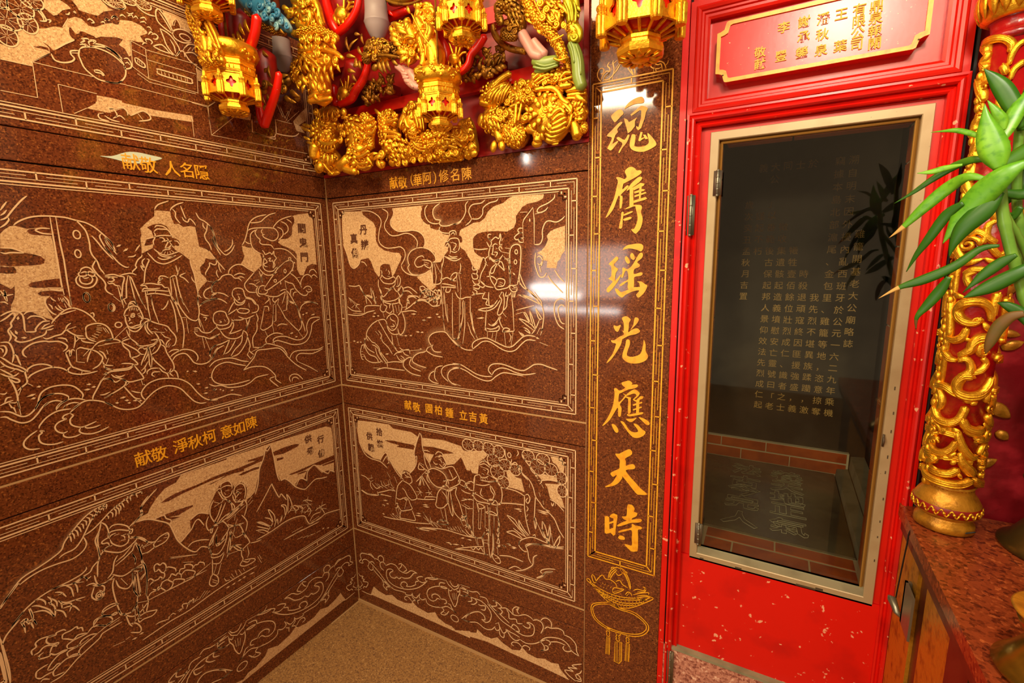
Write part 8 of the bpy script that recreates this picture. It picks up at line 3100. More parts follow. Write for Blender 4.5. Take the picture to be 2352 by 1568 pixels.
T 223,-881,3934,16 237,-881,3894,20 241,-881,3857,17
E 209,-871,3956,15,16,0
T 258,-881,3986,7 298,-880,3911,8 329,-880,3845,7
T 271,-874,3998,7 313,-874,3929,8 342,-873,3857,7
V 147,-881,4066,180,-881,4004,20
V 196,-885,3993,241,-884,3935,23
V 130,-868,3977,160,-868,3921,24
V 206,-888,3904,241,-888,3854,23
C 261,-895,3836,24,7,1.6,1
C 326,-887,3825,22,7,1.6,-1
C 196,-881,3866,20,7,1.6,1
V 184,-882,3862,242,-881,3807,23
V 261,-888,3838,296,-888,3789,23
V 316,-881,3835,341,-880,3794,22
V 297,-880,3906,341,-880,3848,20
@bracket_right_of_post
#rim red
T 361,-194,4371,27 381,-194,4284,31 412,-194,4200,37 442,-194,4158,24
T 635,-194,4297,21 611,-194,4241,21 559,-194,4198,23 497,-194,4168,24 441,-194,4152,22
#panel deep_red
T 455,-145,4362,77 448,-145,4300,63 422,-145,4248,43 402,-145,4214,21
#crab gold
E 475,-184,4246,52,47,10
E 482,-193,4260,42,28,0
V 426,-201,4257,449,-201,4195,28
V 460,-208,4222,485,-208,4181,25
V 507,-208,4205,513,-208,4172,25
V 539,-201,4212,526,-201,4184,25
V 549,-194,4238,549,-194,4194,23
T 451,-197,4335,8 466,-197,4293,8 483,-197,4271,7
T 519,-197,4330,8 513,-197,4288,8 507,-197,4265,7
T 545,-197,4299,7 557,-197,4284,7 531,-197,4259,6
T 595,-197,4281,7 567,-197,4284,7 541,-197,4269,6
T 597,-197,4256,7 569,-197,4262,7 544,-197,4253,6
@bracket_beside_lion
#rim red
T 634,-154,3981,20 619,-154,3926,22 580,-154,3875,24 516,-154,3827,26 472,-155,3787,25 368,-155,3773,21
T 329,-155,3886,25 328,-155,3831,27 348,-155,3780,25
#panel deep_red
T 481,-104,3994,65 442,-104,3921,66 384,-104,3863,52 337,-103,3823,30
#crab gold
E 405,-144,3835,45,44,10
E 406,-153,3849,36,26,0
V 374,-162,3842,378,-162,3787,25
V 405,-166,3809,401,-166,3769,23
V 435,-166,3804,431,-166,3764,23
V 460,-158,3822,455,-158,3776,23
T 398,-158,3913,7 411,-158,3884,7 413,-158,3857,7
T 441,-158,3926,8 441,-158,3885,8 433,-158,3853,7
T 470,-158,3920,7 461,-158,3882,7 448,-158,3851,6
T 514,-158,3866,7 490,-158,3867,7 463,-158,3848,6
T 503,-158,3848,6 482,-158,3845,6 466,-158,3834,6
@bracket_under_lantern
#rim red
T 1152,-146,4029,27 1178,-146,3970,35 1206,-146,3890,30 1184,-146,3803,23
T 1450,-151,3930,19 1413,-151,3893,20 1365,-151,3861,20 1347,-151,3818,20 1308,-152,3794,19 1259,-152,3782,17
#panel deep_red
T 1257,-106,3989,87 1254,-106,3931,64 1229,-105,3856,41 1205,-105,3822,18
#crab gold
E 1255,-147,3859,38,32,10
E 1255,-156,3869,31,21,0
V 1221,-157,3862,1222,-158,3814,21
V 1248,-163,3834,1246,-163,3791,21
V 1276,-163,3828,1281,-163,3790,21
V 1294,-157,3848,1305,-157,3798,21
V 1238,-152,3791,1285,-152,3756,23
T 1234,-160,3943,7 1246,-160,3909,7 1255,-160,3881,6
T 1279,-160,3933,7 1277,-160,3902,7 1273,-160,3877,6
T 1312,-160,3921,7 1301,-160,3898,7 1286,-160,3872,6
T 1338,-160,3874,6 1317,-160,3876,6 1293,-160,3863,6
E 1353,-150,3906,16,20,20
@bracket_by_strut
#rim red
T 52,-647,4162,38 58,-647,4067,38 75,-647,3969,38 77,-647,3917,33
T 345,-654,4084,25 308,-654,4003,25 224,-655,3923,26 146,-655,3891,23
#panel deep_red
T 127,-604,4154,66 110,-604,4071,59 83,-603,3995,45 49,-603,3954,23
#flower gold
E 137,-649,3956,37,32,0
V 109,-662,3950,136,-662,3904,26
V 154,-662,3934,171,-662,3897,26
V 94,-640,4122,142,-640,4058,29
V 174,-640,4097,209,-640,4030,29
V 223,-640,4105,256,-640,4032,29
V 143,-640,4064,191,-640,4000,29
T 139,-662,4044,7 149,-662,4002,7 154,-662,3967,6
T 181,-662,4015,7 177,-662,3989,7 166,-662,3965,6
T 226,-662,3999,6 210,-662,3976,6 183,-662,3958,6
V 192,-647,4004,218,-647,3953,22
@bracket_pendant_left
#rim red
T 99,-515,4029,18 89,-516,3868,22 93,-516,3752,24 106,-516,3647,28 123,-516,3601,23
T 297,-515,3858,19 262,-515,3781,22 209,-515,3711,24 156,-516,3647,26 123,-516,3601,23
#panel deep_red
T 124,-470,4004,62 114,-469,3877,63 82,-469,3766,47 67,-469,3679,21
#flowers gold_dark
V 111,-500,3883,151,-500,3825,26
V 192,-500,3924,204,-500,3851,26
V 138,-500,3892,189,-500,3911,26
E 122,-500,3802,26,26,0
C 161,-515,3826,26,8,1.6,1
V 154,-500,3846,220,-500,3806,26
V 106,-500,3783,133,-500,3720,27
V 154,-500,3775,182,-500,3720,26
E 129,-500,3699,23,27,0
V 87,-500,3742,115,-500,3686,24
V 83,-500,4002,164,-500,3972,26
V 146,-500,4010,200,-500,3971,26
@cloud_bracket
#scales blue
T 70,-520,4307,47 164,-520,4230,56 277,-520,4156,55 369,-520,4096,41 427,-520,4054,19
C 191,-573,4214,26,8,1.4,1
C 273,-576,4187,26,8,1.4,-1
C 350,-577,4151,25,8,1.4,1
C 401,-568,4119,25,8,1.4,-1
C 238,-576,4160,25,8,1.4,1
C 304,-576,4128,24,8,1.4,-1
C 364,-572,4103,24,8,1.4,1
C 413,-560,4080,21,7,1.4,-1
C 370,-559,4072,19,7,1.4,1
C 439,-546,4062,18,6,1.4,-1
C 339,-572,4190,25,8,1.4,1
C 378,-568,4159,23,8,1.4,-1
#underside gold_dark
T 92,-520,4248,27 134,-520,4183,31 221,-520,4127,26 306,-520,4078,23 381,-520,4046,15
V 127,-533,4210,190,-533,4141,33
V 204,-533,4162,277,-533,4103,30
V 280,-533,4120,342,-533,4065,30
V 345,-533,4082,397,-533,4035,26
@drum
#drum gold_dark
E 880,-100,4279,116,43,0
T 769,-137,4280,7 839,-137,4243,9 908,-137,4218,8 977,-136,4207,8 1045,-136,4212,7
E 799,-128,4260,6,5,0
E 855,-129,4236,6,5,0
E 909,-129,4219,6,5,0
E 963,-128,4211,6,5,0
#frame red
T 693,-62,4227,26 760,-63,4222,25 819,-63,4225,23 876,-63,4228,22
V 763,-100,4235,801,-100,4198,22
'''
def carve_prims(mb, row):
    t = row.split(); k = t[0]
    if k == 'T':
        P = [tuple(int(q)/U for q in a.split(',')) for a in t[1:]]; P = cr(P, 4) if len(P) > 2 else P
        mb.tube([p[:3] for p in P], [max(.0004, p[3]) for p in P], 10)
        return
    n = t[1].split(',')
    if k == 'E':
        x, y, z, a, b = [int(q)/U for q in n[:5]]; an = -math.radians(float(n[5]))
        mb.ell((x, y, z), (a, min(a, b)*.8, b), Matrix.Rotation(-an, 3, 'Y'), 14, 9)
    elif k == 'C':
        x, y, z, r, tr_ = [int(q)/U for q in n[:5]]; tu = float(n[5]); sg = int(n[6]); N = int(12*tu); a0 = (x*997+z*331) % 6.28
        pts = []; rad = []
        for i in range(N+1):
            t_ = i/N; rr = r*(1-.82*t_**.8); a = a0+sg*2*math.pi*tu*t_
            pts.append((x+rr*math.cos(a), y-tr_*.9*t_, z+rr*math.sin(a))); rad.append(tr_*(1.15-.5*t_))
        mb.tube(pts, rad, 6); mb.ell((x, y-tr_*.6, z), (tr_*1.1,)*3, None, 8, 6)
    else:
        x, y, z, x2, y2, z2, w_ = [int(q)/U for q in n]; leaf3(mb, (x, y, z), (x2, y2, z2), w_)
DETAIL = {'mass', 'body', 'tail', 'head', 'post', 'crown', 'basket', 'cape', 'mane', 'fin', 'dragon_head', 'leaf_cluster', 'underside', 'mask'}
def chisel(mb, row, rnd):
    """rows of small lapping scales over the viewer side of a thick body, as the carver cut them"""
    t = row.split()
    if t[0] == 'T':
        P = [tuple(int(q)/U for q in a.split(',')) for a in t[1:]]
        if max(p[3] for p in P) < .0085: return
        P = cr(P, 6) if len(P) > 2 else cr([P[0], tuple((a+b)/2 for a, b in zip(*P)), P[1]], 6); d = 0; k = 0
        for i in range(1, len(P)-1):
            d += (Vector(P[i][:3])-Vector(P[i-1][:3])).length; r = P[i][3]
            if d < r*.34: continue
            d = 0; k += 1; T = (Vector(P[i+1][:3])-Vector(P[i-1][:3])).normalized(); B = T.cross(Vector((0, -1, 0))); B = B.normalized() if B.length > 1e-4 else Vector((1, 0, 0)); Nn = B.cross(T); Nn = -Nn if Nn.y > 0 else Nn
            for an in ((-66, -33, 0, 33, 66) if k % 2 else (-50, -17, 17, 50)):
                a = math.radians(an+rnd.uniform(-6, 6)); n = Nn*math.cos(a)+B*math.sin(a); p = Vector(P[i][:3])+n*r*.93; L = r*rnd.uniform(.5, .72)
                leaf3(mb, p, p+T*L+B*rnd.uniform(-.2, .2)*r+n*r*.10, r*.5, n, .22)
    elif t[0] == 'E':
        x, y, z, a, b = [int(q)/U for q in t[1].split(',')[:5]]; m = min(a, b)
        if m < .011: return
        for ring, cnt in ((.35, 6), (.62, 10), (.86, 14)):
            for i in range(cnt):
                an = 2*math.pi*(i+.5*rnd.random())/cnt; u, v = ring*math.cos(an), ring*math.sin(an); w_ = math.sqrt(max(0, 1-u*u-v*v)); n = Vector((u, -w_, v)).normalized(); p = Vector((x+a*u*.97, y-m*.8*w_, z+b*v*.97)); q = Vector((math.cos(an), 0, math.sin(an))); q = (q-n*q.dot(n)).normalized()
                leaf3(mb, p-q*m*.14, p+q*m*.24, m*.24, n, .25)
def leaf3(mb, a, b, w_, nrm=(0, -1, 0), bend=.14):
    A, B = Vector(a), Vector(b); d = B-A; L = d.length or 1e-6; d = d/L; nn = Vector(nrm); sd = d.cross(nn); sd = sd.normalized() if sd.length > 1e-6 else Vector((1, 0, 0)); up = sd.cross(d); up = -up if up.dot(nn) < 0 else up
    vs = []; N = 6; K = 8
    for i in range(N+1):
        t = i/N; ww = w_*.5*(max(.04, math.sin(math.pi*(t*.86+.12)))**.8); c = A+d*L*t+up*(L*bend*math.sin(math.pi*t))
        for k in range(K):
            an = 2*math.pi*k/K; q = (1.0+.35*(k % 2)) if math.sin(an) > 0 else .8
            vs.append(c+sd*ww*math.cos(an)+up*ww*.42*math.sin(an)*q)
    fs = [(i*K+k, i*K+(k+1) % K, (i+1)*K+(k+1) % K, (i+1)*K+k) for i in range(N) for k in range(K)]+[tuple(range(K-1, -1, -1)), tuple(range(N*K, N*K+K))]
    mb.add(vs, fs)
CINFO = {
 'lion': ('gilded_lion', 'gilded carved lion with curly mane, in the wall corner', 'carving'),
 'kylin': ('gilded_kylin', 'gilded scaly horned beast carrying a rider with a gourd, below the middle lantern', 'carving'),
 'carp': ('gilded_dragon_fish', 'gilded winged creature with a gaping fish face, right end of the ledge', 'carving'),
 'scroll_post': ('gilded_scroll_bracket', 'gilded leafy bracket with greenish draped cylinder and a pink ribbed claw, above the gaping fish', 'bracket'),
 'immortals': ('gilded_warrior_group', 'gilded warrior with a spear beside a bird and a flower, above the middle lantern', 'carving'),
 'gold_post': ('gilded_basket_pendant', 'bright gilded pendant post with a carved basket and hanging leaves, above the lion', 'pendant'),
 'carved_strut': ('gilded_strut', 'slanting gilded strut carved with small figures, above the left lantern', 'strut'),
 'bracket_right_of_post': ('red_flower_bracket', 'curved red bracket framing a gilded crab-like flower, upper right of the basket pendant', 'bracket'),
 'bracket_beside_lion': ('red_flower_bracket', 'curved red bracket framing a gilded crab-like flower, between the basket pendant and the leaf cluster', 'bracket'),
 'bracket_under_lantern': ('red_flower_bracket', 'curved red bracket framing a gilded crab-like flower, under the upper middle lantern', 'bracket'),
 'bracket_by_strut': ('red_flower_bracket', 'curved red bracket with gilded flowers, right of the slanting strut', 'bracket'),
 'bracket_pendant_left': ('red_leaf_pendant', 'pointed red pendant with dull gilded leaves hanging right of the left lantern', 'pendant'),
 'cloud_bracket': ('blue_cloud_bracket', 'blue scaly carved bracket with a gilded underside, top left of the basket pendant', 'bracket'),
 'drum': ('gilded_drum_boss', 'dull gilded studded drum edge with a red rail at the top of the picture', 'boss')}
RND = random.Random(11); cth = None; cmb = None; cpart = None
def cflush():
    global cmb
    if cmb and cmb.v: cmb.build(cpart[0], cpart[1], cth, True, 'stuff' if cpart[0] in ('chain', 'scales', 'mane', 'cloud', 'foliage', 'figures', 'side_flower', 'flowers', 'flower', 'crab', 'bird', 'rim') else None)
    cmb = None
for row in CARVE.strip().split('\n'):
    if row[0] == '@':
        cflush(); i = CINFO[row[1:].strip()]; cth = None; cinfo = i; continue
    if row[0] == '#': cflush(); cpart = row[1:].split(); cmb = MB(); continue
    if cth is None:
        q = [int(v)/U for v in row.split()[1].split(',')[:3]]; cth = empty(cinfo[0], q, cinfo[1], cinfo[2])
    carve_prims(cmb, row)
    if cpart[0] in DETAIL: chisel(cmb, row, RND)
cflush()
# ledge the beasts stand on, rails and the post at its right end
MB().box(.0, .9845, -.003, .0100, 1.6892, 1.7005).build('trim_2', 'deep_red', None, False, 'structure')
rl = MB(); rl.box(.01, .971, -.012, .010, 1.862, 1.895); rl.box(.01, .971, -.02, .010, 2.02, 2.06); rl.build('trim_3', 'red_door', None, False, 'structure')
MB().box(.972, .9846, -.012, .0100, 1.7010, 2.4).build('trim_4', 'deep_red', None, False, 'structure')
# dull leaf sprays on the rail
def spray(c, dx, dz, n, label, seed):
    random.seed(seed); r = empty('gilded_leaf_spray', c, label, 'carving'); mb = MB()
    for i in range(n):
        u, v = random.uniform(-1, 1), random.uniform(-1, 1); x = c[0]+u*dx; z = c[2]+v*dz*.8+u*dx*.12; y = c[1]-.012-random.random()*.014
        a = random.uniform(.2, 2.9); L = random.uniform(.016, .028); leaf3(mb, (x, y, z), (x+L*math.cos(a), y-.006, z+L*math.sin(a)), .012, (0, -1, 0), .2)
        if i % 5 == 0: mb.ell((x, y-.006, z), (.006,)*3, None, 8, 6)
    mb.build('leaves', 'gold_dark', r); MB().box(c[0]-dx*.7, c[0]+dx*.7, c[1]-.008, -.005, c[2]-dz*.4, c[2]+dz*.4).build('mount', 'deep_red', r, False)
spray((0.3341, -0.0300, 1.9082), .058, .036, 70, 'dull gilded spray of leaves on the red rail left of the middle lantern', 4)
spray((0.7068, -0.0300, 1.9054), .066, .040, 80, 'dull gilded spray of leaves on the red rail right of the middle lantern', 9)
# unlit grey bulbs
for (c, r_, lab) in (((-0.0011, -0.1300, 1.9962), 0.001395*24, 'unlit pale grey bulb hanging left of the basket pendant'), ((0.3634, -0.0800, 2.0325), 0.001269*28, 'unlit pale grey bulb hanging above the gilded animal tail at top centre')):
    b = empty('light_bulb', c, lab, 'bulb'); mb = MB()
    mb.lathe([(.01*r_, 0), (.35*r_, 0), (.40*r_, .12*r_), (.62*r_, .30*r_), (.92*r_, .95*r_), (1.0*r_, 1.25*r_), (1.03*r_, 1.3*r_), (.98*r_, 1.38*r_), (.9*r_, 2.1*r_), (.88*r_, 2.9*r_)], c, 24); mb.build('globe', 'lamp_grey', b)
    mb = MB(); mb.lathe([(.7*r_, 2.9*r_), (.72*r_, 3.6*r_), (.3*r_, 3.7*r_), (.28*r_, 6.5*r_)], c, 16); mb.build('socket', 'wood_red', b)
# ------------------------------------------------------------------ openwork lanterns
def lantern(c, R, label, rot=.2):
    r = empty('gilded_lantern', c, label, 'lantern', 'gilded hanging lanterns'); c = Vector(c); P = lambda a, rr, z: c+Vector((rr*R*math.cos(a), rr*R*math.sin(a), z*R)); sc = lambda pr: [(a*R, b*R) for a, b in pr]
    _b = MB(); _b.lathe(sc([(.30, 0), (.48, .0), (.60, .07), (.63, .16), (.60, .26), (.50, .29), (.50, .36), (.54, .38), (.54, .46), (.50, .50), (.50, .6)]), c, 8, None, rot+math.pi/8); base_ = _b.build('base', 'gold', r, False)
    mb = MB()
    for k in range(12):
        a = rot+2*math.pi*k/12; leaf3(mb, P(a, .26, -.005), P(a, .56, .03), .15*R, (0, 0, -1), .12)
    mb.lathe(sc([(.02, -.07), (.12, -.06), (.2, -.03), (.26, .0), (.26, .04)]), c, 20); mb.build('lotus_medallion', 'gold', base_)
    MB().lathe(sc([(.50, .55), (.76, .68), (.80, .78), (.80, 1.50), (.7, 1.55)]), c, 16).build('inner_core', 'red', r)
    lt = MB(); n = 8
    for k in range(n):
        a0 = rot+2*math.pi*(k-.5)/n; a1 = rot+2*math.pi*(k+.5)/n; A, B = P(a0, .95, 0), P(a1, .95, 0); ex = (B-A); W = ex.length; ex = ex/W; nn = Vector((math.cos((a0+a1)/2), math.sin((a0+a1)/2), 0))
        def F2(u, v, h=0): return A+ex*u+Vector((0, 0, v))+nn*h
        # plate with a four-lobed hole and side slots, made of cells round the openings
        z0, z1 = .66*R, 1.46*R; hc = (W/2, 1.06*R); q = []
        for i in range(24):
            t = 2*math.pi*i/24; rr = .165*R*(1+.30*math.cos(4*t)); q.append((hc[0]+rr*math.sin(t)*.9, hc[1]+rr*math.cos(t)*1.05))
        o = []
        for i in range(24):
            t = 2*math.pi*i/24; s_, c_ = math.sin(t), math.cos(t); m = max(abs(s_)/(W*.5), abs(c_)/(.40*R)); o.append((hc[0]+s_/m, hc[1]+c_/m))
        vs = [F2(*p) for p in o]+[F2(*p) for p in q]+[F2(p[0], p[1], -.06*R) for p in q]
        lt.add(vs, [f for i in range(24) for f in ((i, (i+1) % 24, 24+(i+1) % 24, 24+i), (24+i, 24+(i+1) % 24, 48+(i+1) % 24, 48+i))])
        lt.tube([F2(0, z0-.02*R, -.0*R), F2(0, z1, 0)], [.04*R, .04*R], 6)
        for z in (z0, z1-.03*R): lt.tube([F2(0, z, 0), F2(W, z, 0)], [.045*R]*2, 6)
        lt.tube([F2(0, z0, 0), P((a0+a1)/2-.39, .52, .5)], [.045*R, .04*R], 6); lt.tube([F2(W*.5, z0, 0), P((a0+a1)/2, .5, .5)], [.05*R, .04*R], 6)
    lt.build('lattice', 'gold', r, False)
    MB().lathe(sc([(.90, 1.44), (1.02, 1.47), (1.04, 1.55), (.99, 1.58), (.99, 1.72), (1.05, 1.76), (1.05, 1.82), (1.0, 1.86), (1.0, 1.95), (1.06, 1.99), (1.02, 2.04)]), c, 8, None, rot+math.pi/8).build('eave_band', 'gold', r, False)
    mb = MB()
    for k in range(40):
        a = rot+2*math.pi*k/40; mb.tube([P(a, 1.005*(.93 if k % 5 else .99), 1.57), P(a, 1.005*(.93 if k % 5 else .99), 1.74)], [.022*R]*2, 5)
    mb.lathe(sc([(.8, 2.0), (.98, 2.06), (1.10, 2.22), (1.17, 2.42), (1.12, 2.62), (.95, 2.72), (.7, 2.74)]), c, 24)
    random.seed(int(R*1e5))
    for k in range(46):
        a = random.uniform(0, 6.28); z = random.uniform(2.1, 2.66); rr = 1.10 if z > 2.25 else 1.02; p = P(a, rr, z); an = random.uniform(0, 6.28); t = Vector((-math.sin(a), math.cos(a), 0))*math.cos(an)+Vector((0, 0, 1))*math.sin(an)
        leaf3(mb, p, p+t*.26*R, .15*R, (math.cos(a), math.sin(a), 0), .3)
        if k % 3 == 0: mb.ell(p+Vector((math.cos(a), math.sin(a), 0))*.05*R, (.075*R,)*3, None, 8, 6)
    mb.build('floral_crown', 'gold', r)
    for k in range(8):
        a = rot+2*math.pi*(k+.5)/8; q = P(a, 1.04, 0); z = lambda v: (q.x, q.y, c.z+v*R); mb = MB()
        mb.lathe([(.115*R, .52*R), (.13*R, .56*R), (.135*R, .98*R), (.11*R, 1.02*R), (.12*R, 1.05*R), (.09*R, 1.08*R), (.11*R, 1.13*R), (.13*R, 1.18*R), (.11*R, 1.23*R), (.06*R, 1.27*R), (.05*R, 1.46*R)], q, 24, None, 0, (10, .10)); mb.build('tassel', 'gold', r, False)
    hb = MB(); hb.lathe(sc([(.5, 2.7), (.3, 2.85), (.12, 2.95), (.06, 3.0), (.05, 6.0)]), c, 12); hb.build('hanger', 'gold_dark', r)
    return r
lantern((1.1529, -0.1700, 1.7938), 0.000886*89, 'large gilded openwork lantern hanging in front of the couplet pillar')
lantern((0.7389, -0.2000, 1.9039), 0.001024*50, 'gilded openwork lantern cut by the top edge, above the middle lantern')
lantern((0.6278, -0.1500, 1.7377), 0.001136*45, 'gilded openwork lantern hanging in front of the horned beast, middle of the ledge')
lantern((0.1000, -0.3707, 1.8013), 0.001188*53, 'gilded openwork lantern hanging before the upper left wall panel')
lantern((0.1300, -0.4331, 2.0079), 0.001095*54, 'gilded openwork lantern at the top left, above the slanting strut')
# ------------------------------------------------------------------ gilded column and altar table at the right
CX, CY, RC = 1.7466, -0.0700, 0.037
colm = empty('gilded_column', (CX, CY, .868), 'slender red column wrapped in gilded openwork scrolls, right of the red door', 'column')
MB().lathe([(RC, .955), (RC, 1.745)], (CX, CY, 0), 40).build('shaft', 'column_red', colm)
cyl = lambda th, z, h=0: Vector((CX+(RC+h)*math.cos(th), CY+(RC+h)*math.sin(th), z))
def scroll_part(mb, rows, dth=0.0):
    for row in rows:
        t = row.split()
        if t[0] == 'S':
            P = [(int(a)/1000, int(b)/U, int(r_)/U) for a, b, r_ in (q.split(',') for q in t[1:])]; P = cr(P, 4) if len(P) > 2 else P
            mb.tube([cyl(a+dth, z, .002) for a, z, _ in P], [r_*1.35 for *_, r_ in P], 10)
            [mb.tube([cyl(a+dth, z+sg*r_*.62, .002+r_*1.02) for a, z, r_ in P], [r_*.34 for *_, r_ in P], 6) for sg in (-1, 0, 1)]
        elif t[0] == 'K':
            a, z, r_ = [int(v) for v in t[1].split(',')]; a = a/1000+dth; z /= U; r_ /= U; pts = []; rad = []
            for i in range(17):
                f = i/16; rr = r_*(1-.85*f); an = 9.0*f; pts.append(cyl(a+rr*math.cos(an)/RC, z+rr*math.sin(an), .004+.004*f)); rad.append(r_*(.34-.12*f))
            mb.tube(pts, rad, 6)
        else:
            a, z, a2, z2, w_ = [int(v) for v in t[1].split(',')]; a = a/1000+dth; a2 = a2/1000+dth
            leaf3(mb, cyl(a, z/U, .004), cyl(a2, z2/U, .004), w_/U, (math.cos(a), math.sin(a), 0), .1)
SCR = r'''
S -3047,3464,7 -2903,3482,9 -2513,3480,10 -2173,3469,9 -1940,3447,9 -1950,3426,7
S -1936,3387,5 -1897,3416,7 -1771,3439,7 -1615,3448,7
S -1833,3341,5 -1754,3370,7 -1525,3387,8
S -3066,3469,9 -2720,3436,9 -2905,3419,11 -2700,3395,10
S -3034,3364,12 -2741,3319,13 -2625,3294,9
K -2616,3337,17
S -2098,3387,9 -1981,3362,8
V -2123,3286,-1938,3242,19
V -1915,3255,-2046,3231,19
V -3002,3289,-2563,3260,18
S -2652,3244,10 -2820,3224,12 -2850,3203,12
S -2569,3154,11 -2713,3128,11 -2480,3102,9
S -2885,3071,11 -2836,3026,13 -2652,2994,9
V -2855,3033,-2317,3049,19
S -2204,2870,7 -2247,2901,8 -2180,2930,8
S -2402,2849,8 -2121,2862,9 -1863,2846,9 -1933,2824,8
K -2355,2818,28
S -2774,2865,13 -2840,2811,13 -2586,2772,11
S -1970,2950,8 -1732,2920,9 -1635,2897,6
S -1531,2823,8 -1829,2846,9 -1813,2883,8 -1568,2897,6
S -1645,2809,8 -1320,2778,8 -1101,2793,6
V -2411,2748,-1795,2771,20
V -1795,2771,-1271,2748,18
S -2363,2717,8 -2085,2733,9 -1744,2733,8
S -2154,2679,9 -2273,2710,9 -2004,2726,6
S -2888,2631,10 -2785,2589,12 -2695,2548,11 -2631,2494,10
V -2719,2644,-2204,2635,22
S -1639,2562,9 -1725,2550,9 -1975,2546,12 -2265,2558,13 -2422,2580,13 -2334,2605,14 -2024,2621,14 -1666,2620,13 -1371,2598,10 -1250,2558,8
K -1728,2553,14
S -2219,2606,4 -2359,2581,4 -2200,2553,4 -1916,2540,3
S -1160,2649,10 -1225,2615,10 -1218,2575,9
V -1519,2551,-1303,2517,20
S -2701,2487,8 -2392,2479,11 -2119,2494,11 -2026,2525,8
V -2058,2489,-1792,2485,15
S -1205,2494,13 -1543,2493,14 -1725,2474,13 -1796,2450,12 -2140,2427,8
S -1288,2470,9 -1502,2464,10 -1468,2440,9 -1291,2435,7
K -1362,2443,14
S -2115,2409,8 -1912,2418,9 -1734,2402,9 -1695,2372,11 -1982,2350,10
S -2894,2415,7 -2759,2427,10 -2484,2410,10 -2227,2408,7
S -1635,2367,8 -1325,2381,9 -1181,2405,8 -1331,2423,7
S -1619,2355,11 -1877,2352,12 -2057,2325,13 -2017,2294,13 -1679,2281,14 -1243,2291,13 -949,2321,11 -844,2351,7
K -1719,2351,14
S -1966,2338,4 -1945,2302,4 -1635,2288,4
S -2888,2301,11 -2453,2304,12 -2117,2286,10 -1779,2277,7
S -2741,2285,10 -2548,2251,10 -2607,2218,9
K -2898,2236,16
V -1767,2268,-1486,2259,18
V -1532,2252,-1296,2266,18
S -2891,2210,10 -2619,2178,12 -2193,2171,12 -1829,2192,11 -1675,2238,10
S -1724,2193,11 -1523,2165,12 -1147,2155,12 -905,2167,8
S -912,2266,9 -894,2296,8
K -2716,2136,23
V -2001,2156,-1651,2138,22
V -903,2185,-306,2133,18
S 2907,2151,8 -3113,2126,11 -2594,2120,10
K -2701,2138,19
S -3028,2067,8 -2867,2095,8 -2497,2101,7
K -2607,2089,14
S -2803,2069,7 -2539,2051,11 -2206,2053,12 -1947,2074,11 -1804,2104,9
S -1807,2141,9 -1674,2107,11 -1498,2078,12 -1216,2054,11 -992,2059,7
V -2002,2152,-1807,2141,17
S 2905,2035,9 -2660,2041,12 -2430,2022,11 -2745,2005,10
V -1996,2041,-1758,2068,17
V -1874,2017,-1718,2037,17
S -1619,2065,8 -1480,2031,12 -1185,2001,15 -1050,1991,12
S -2611,1976,10 -2248,1973,12 -1871,1980,12 -1626,2001,10
V -2631,1987,-2263,1984,19
V -1612,1991,-1439,1967,15
S -3125,1969,9 -2702,1945,13 -2102,1940,13 -1504,1944,13 -1063,1964,11
S -1623,2170,8 -1352,2142,8 -904,2147,7
'''.strip().split('\n')
mb = MB(); scroll_part(mb, SCR); mb.build('scroll_relief', 'gold', colm)
mb = MB(); scroll_part(mb, SCR, 2.2); scroll_part(mb, SCR, -2.2); mb.build('scroll_relief_behind', 'gold', colm)
mb = MB(); random.seed(5)
for k in range(60):
    z = .96+.78*k/60; mb.ell(cyl(math.radians(197+4*math.sin(k)), z, .003+.002*math.sin(k*1.7)), (.006, .005, .0085), None, 8, 6)
mb.tube([cyl(math.radians(200), .955, -.001), cyl(math.radians(200), 1.74, -.001)], [.0065, .0065], 10); mb.build('edge_garland', 'gold', colm)
MB().lathe([(.036, .0), (.046, .004), (.045, .016), (.039, .024), (.039, .030)], (CX, CY, .868), 36).build('foot', 'gold_flat', colm)
MB().lathe([(.039, .028), (.049, .036), (.050, .058), (.044, .070), (.038, .078), (.037, .088), (.040, .094)], (CX, CY, .868), 36).build('ring', 'gold_flat', colm); ring_ = COL.objects[-1]
mb = MB(); mb.lathe([(.0497, .0385), (.0508, .0395), (.0508, .055), (.0497, .056)], (CX, CY, .868), 36); mb.build('red_band', 'deep_red', ring_)
mb = MB()
for k in range(22):
    a0 = 2*math.pi*k/22; pts = [(CX+.0512*math.cos(a0+.285*f), CY+.0512*math.sin(a0+.285*f), .868+.047+.0065*math.sin(math.pi*2*f)) for f in [i/8 for i in range(9)]]; mb.tube(pts, [.0017]*9, 5); mb.ell(pts[4], (.003,)*3, None, 8, 6)
mb.build('vine_band', 'gold', ring_)
mb = MB(); mb.lathe([(RC+.001, 1.735), (RC+.006, 1.738), (RC+.005, 1.748), (RC, 1.75), (.032, 1.752), (.034, 1.768), (.040, 1.772)], (CX, CY, 0), 36); mb.build('neck', 'column_red', colm)
mb = MB(); mb.lathe([(.040, 1.770), (.047, 1.775), (.050, 1.80), (.046, 1.84), (.05, 1.9)], (CX, CY, 0), 36)
for k in range(20):
    a = 2*math.pi*k/20; p = Vector((CX+.048*math.cos(a), CY+.048*math.sin(a), 1.775)); leaf3(mb, p+Vector((0, 0, .05)), p, .018, (math.cos(a), math.sin(a), 0), .1)
mb.build('capital', 'gold', colm)
tb = empty('altar_table', (2.05, -.55, .06), 'altar table with a polished red stone top and gilded side doors, lower right', 'table')
tp = MB(); tp.box(1.692, 2.55, -1.15, .0, .842, .868); tp.build('table_top', 'table_stone', tb, False)
MB().box(1.697, 2.55, -1.14, -.01, .815, .842).build('top_moulding', 'wood_red', tb, False)
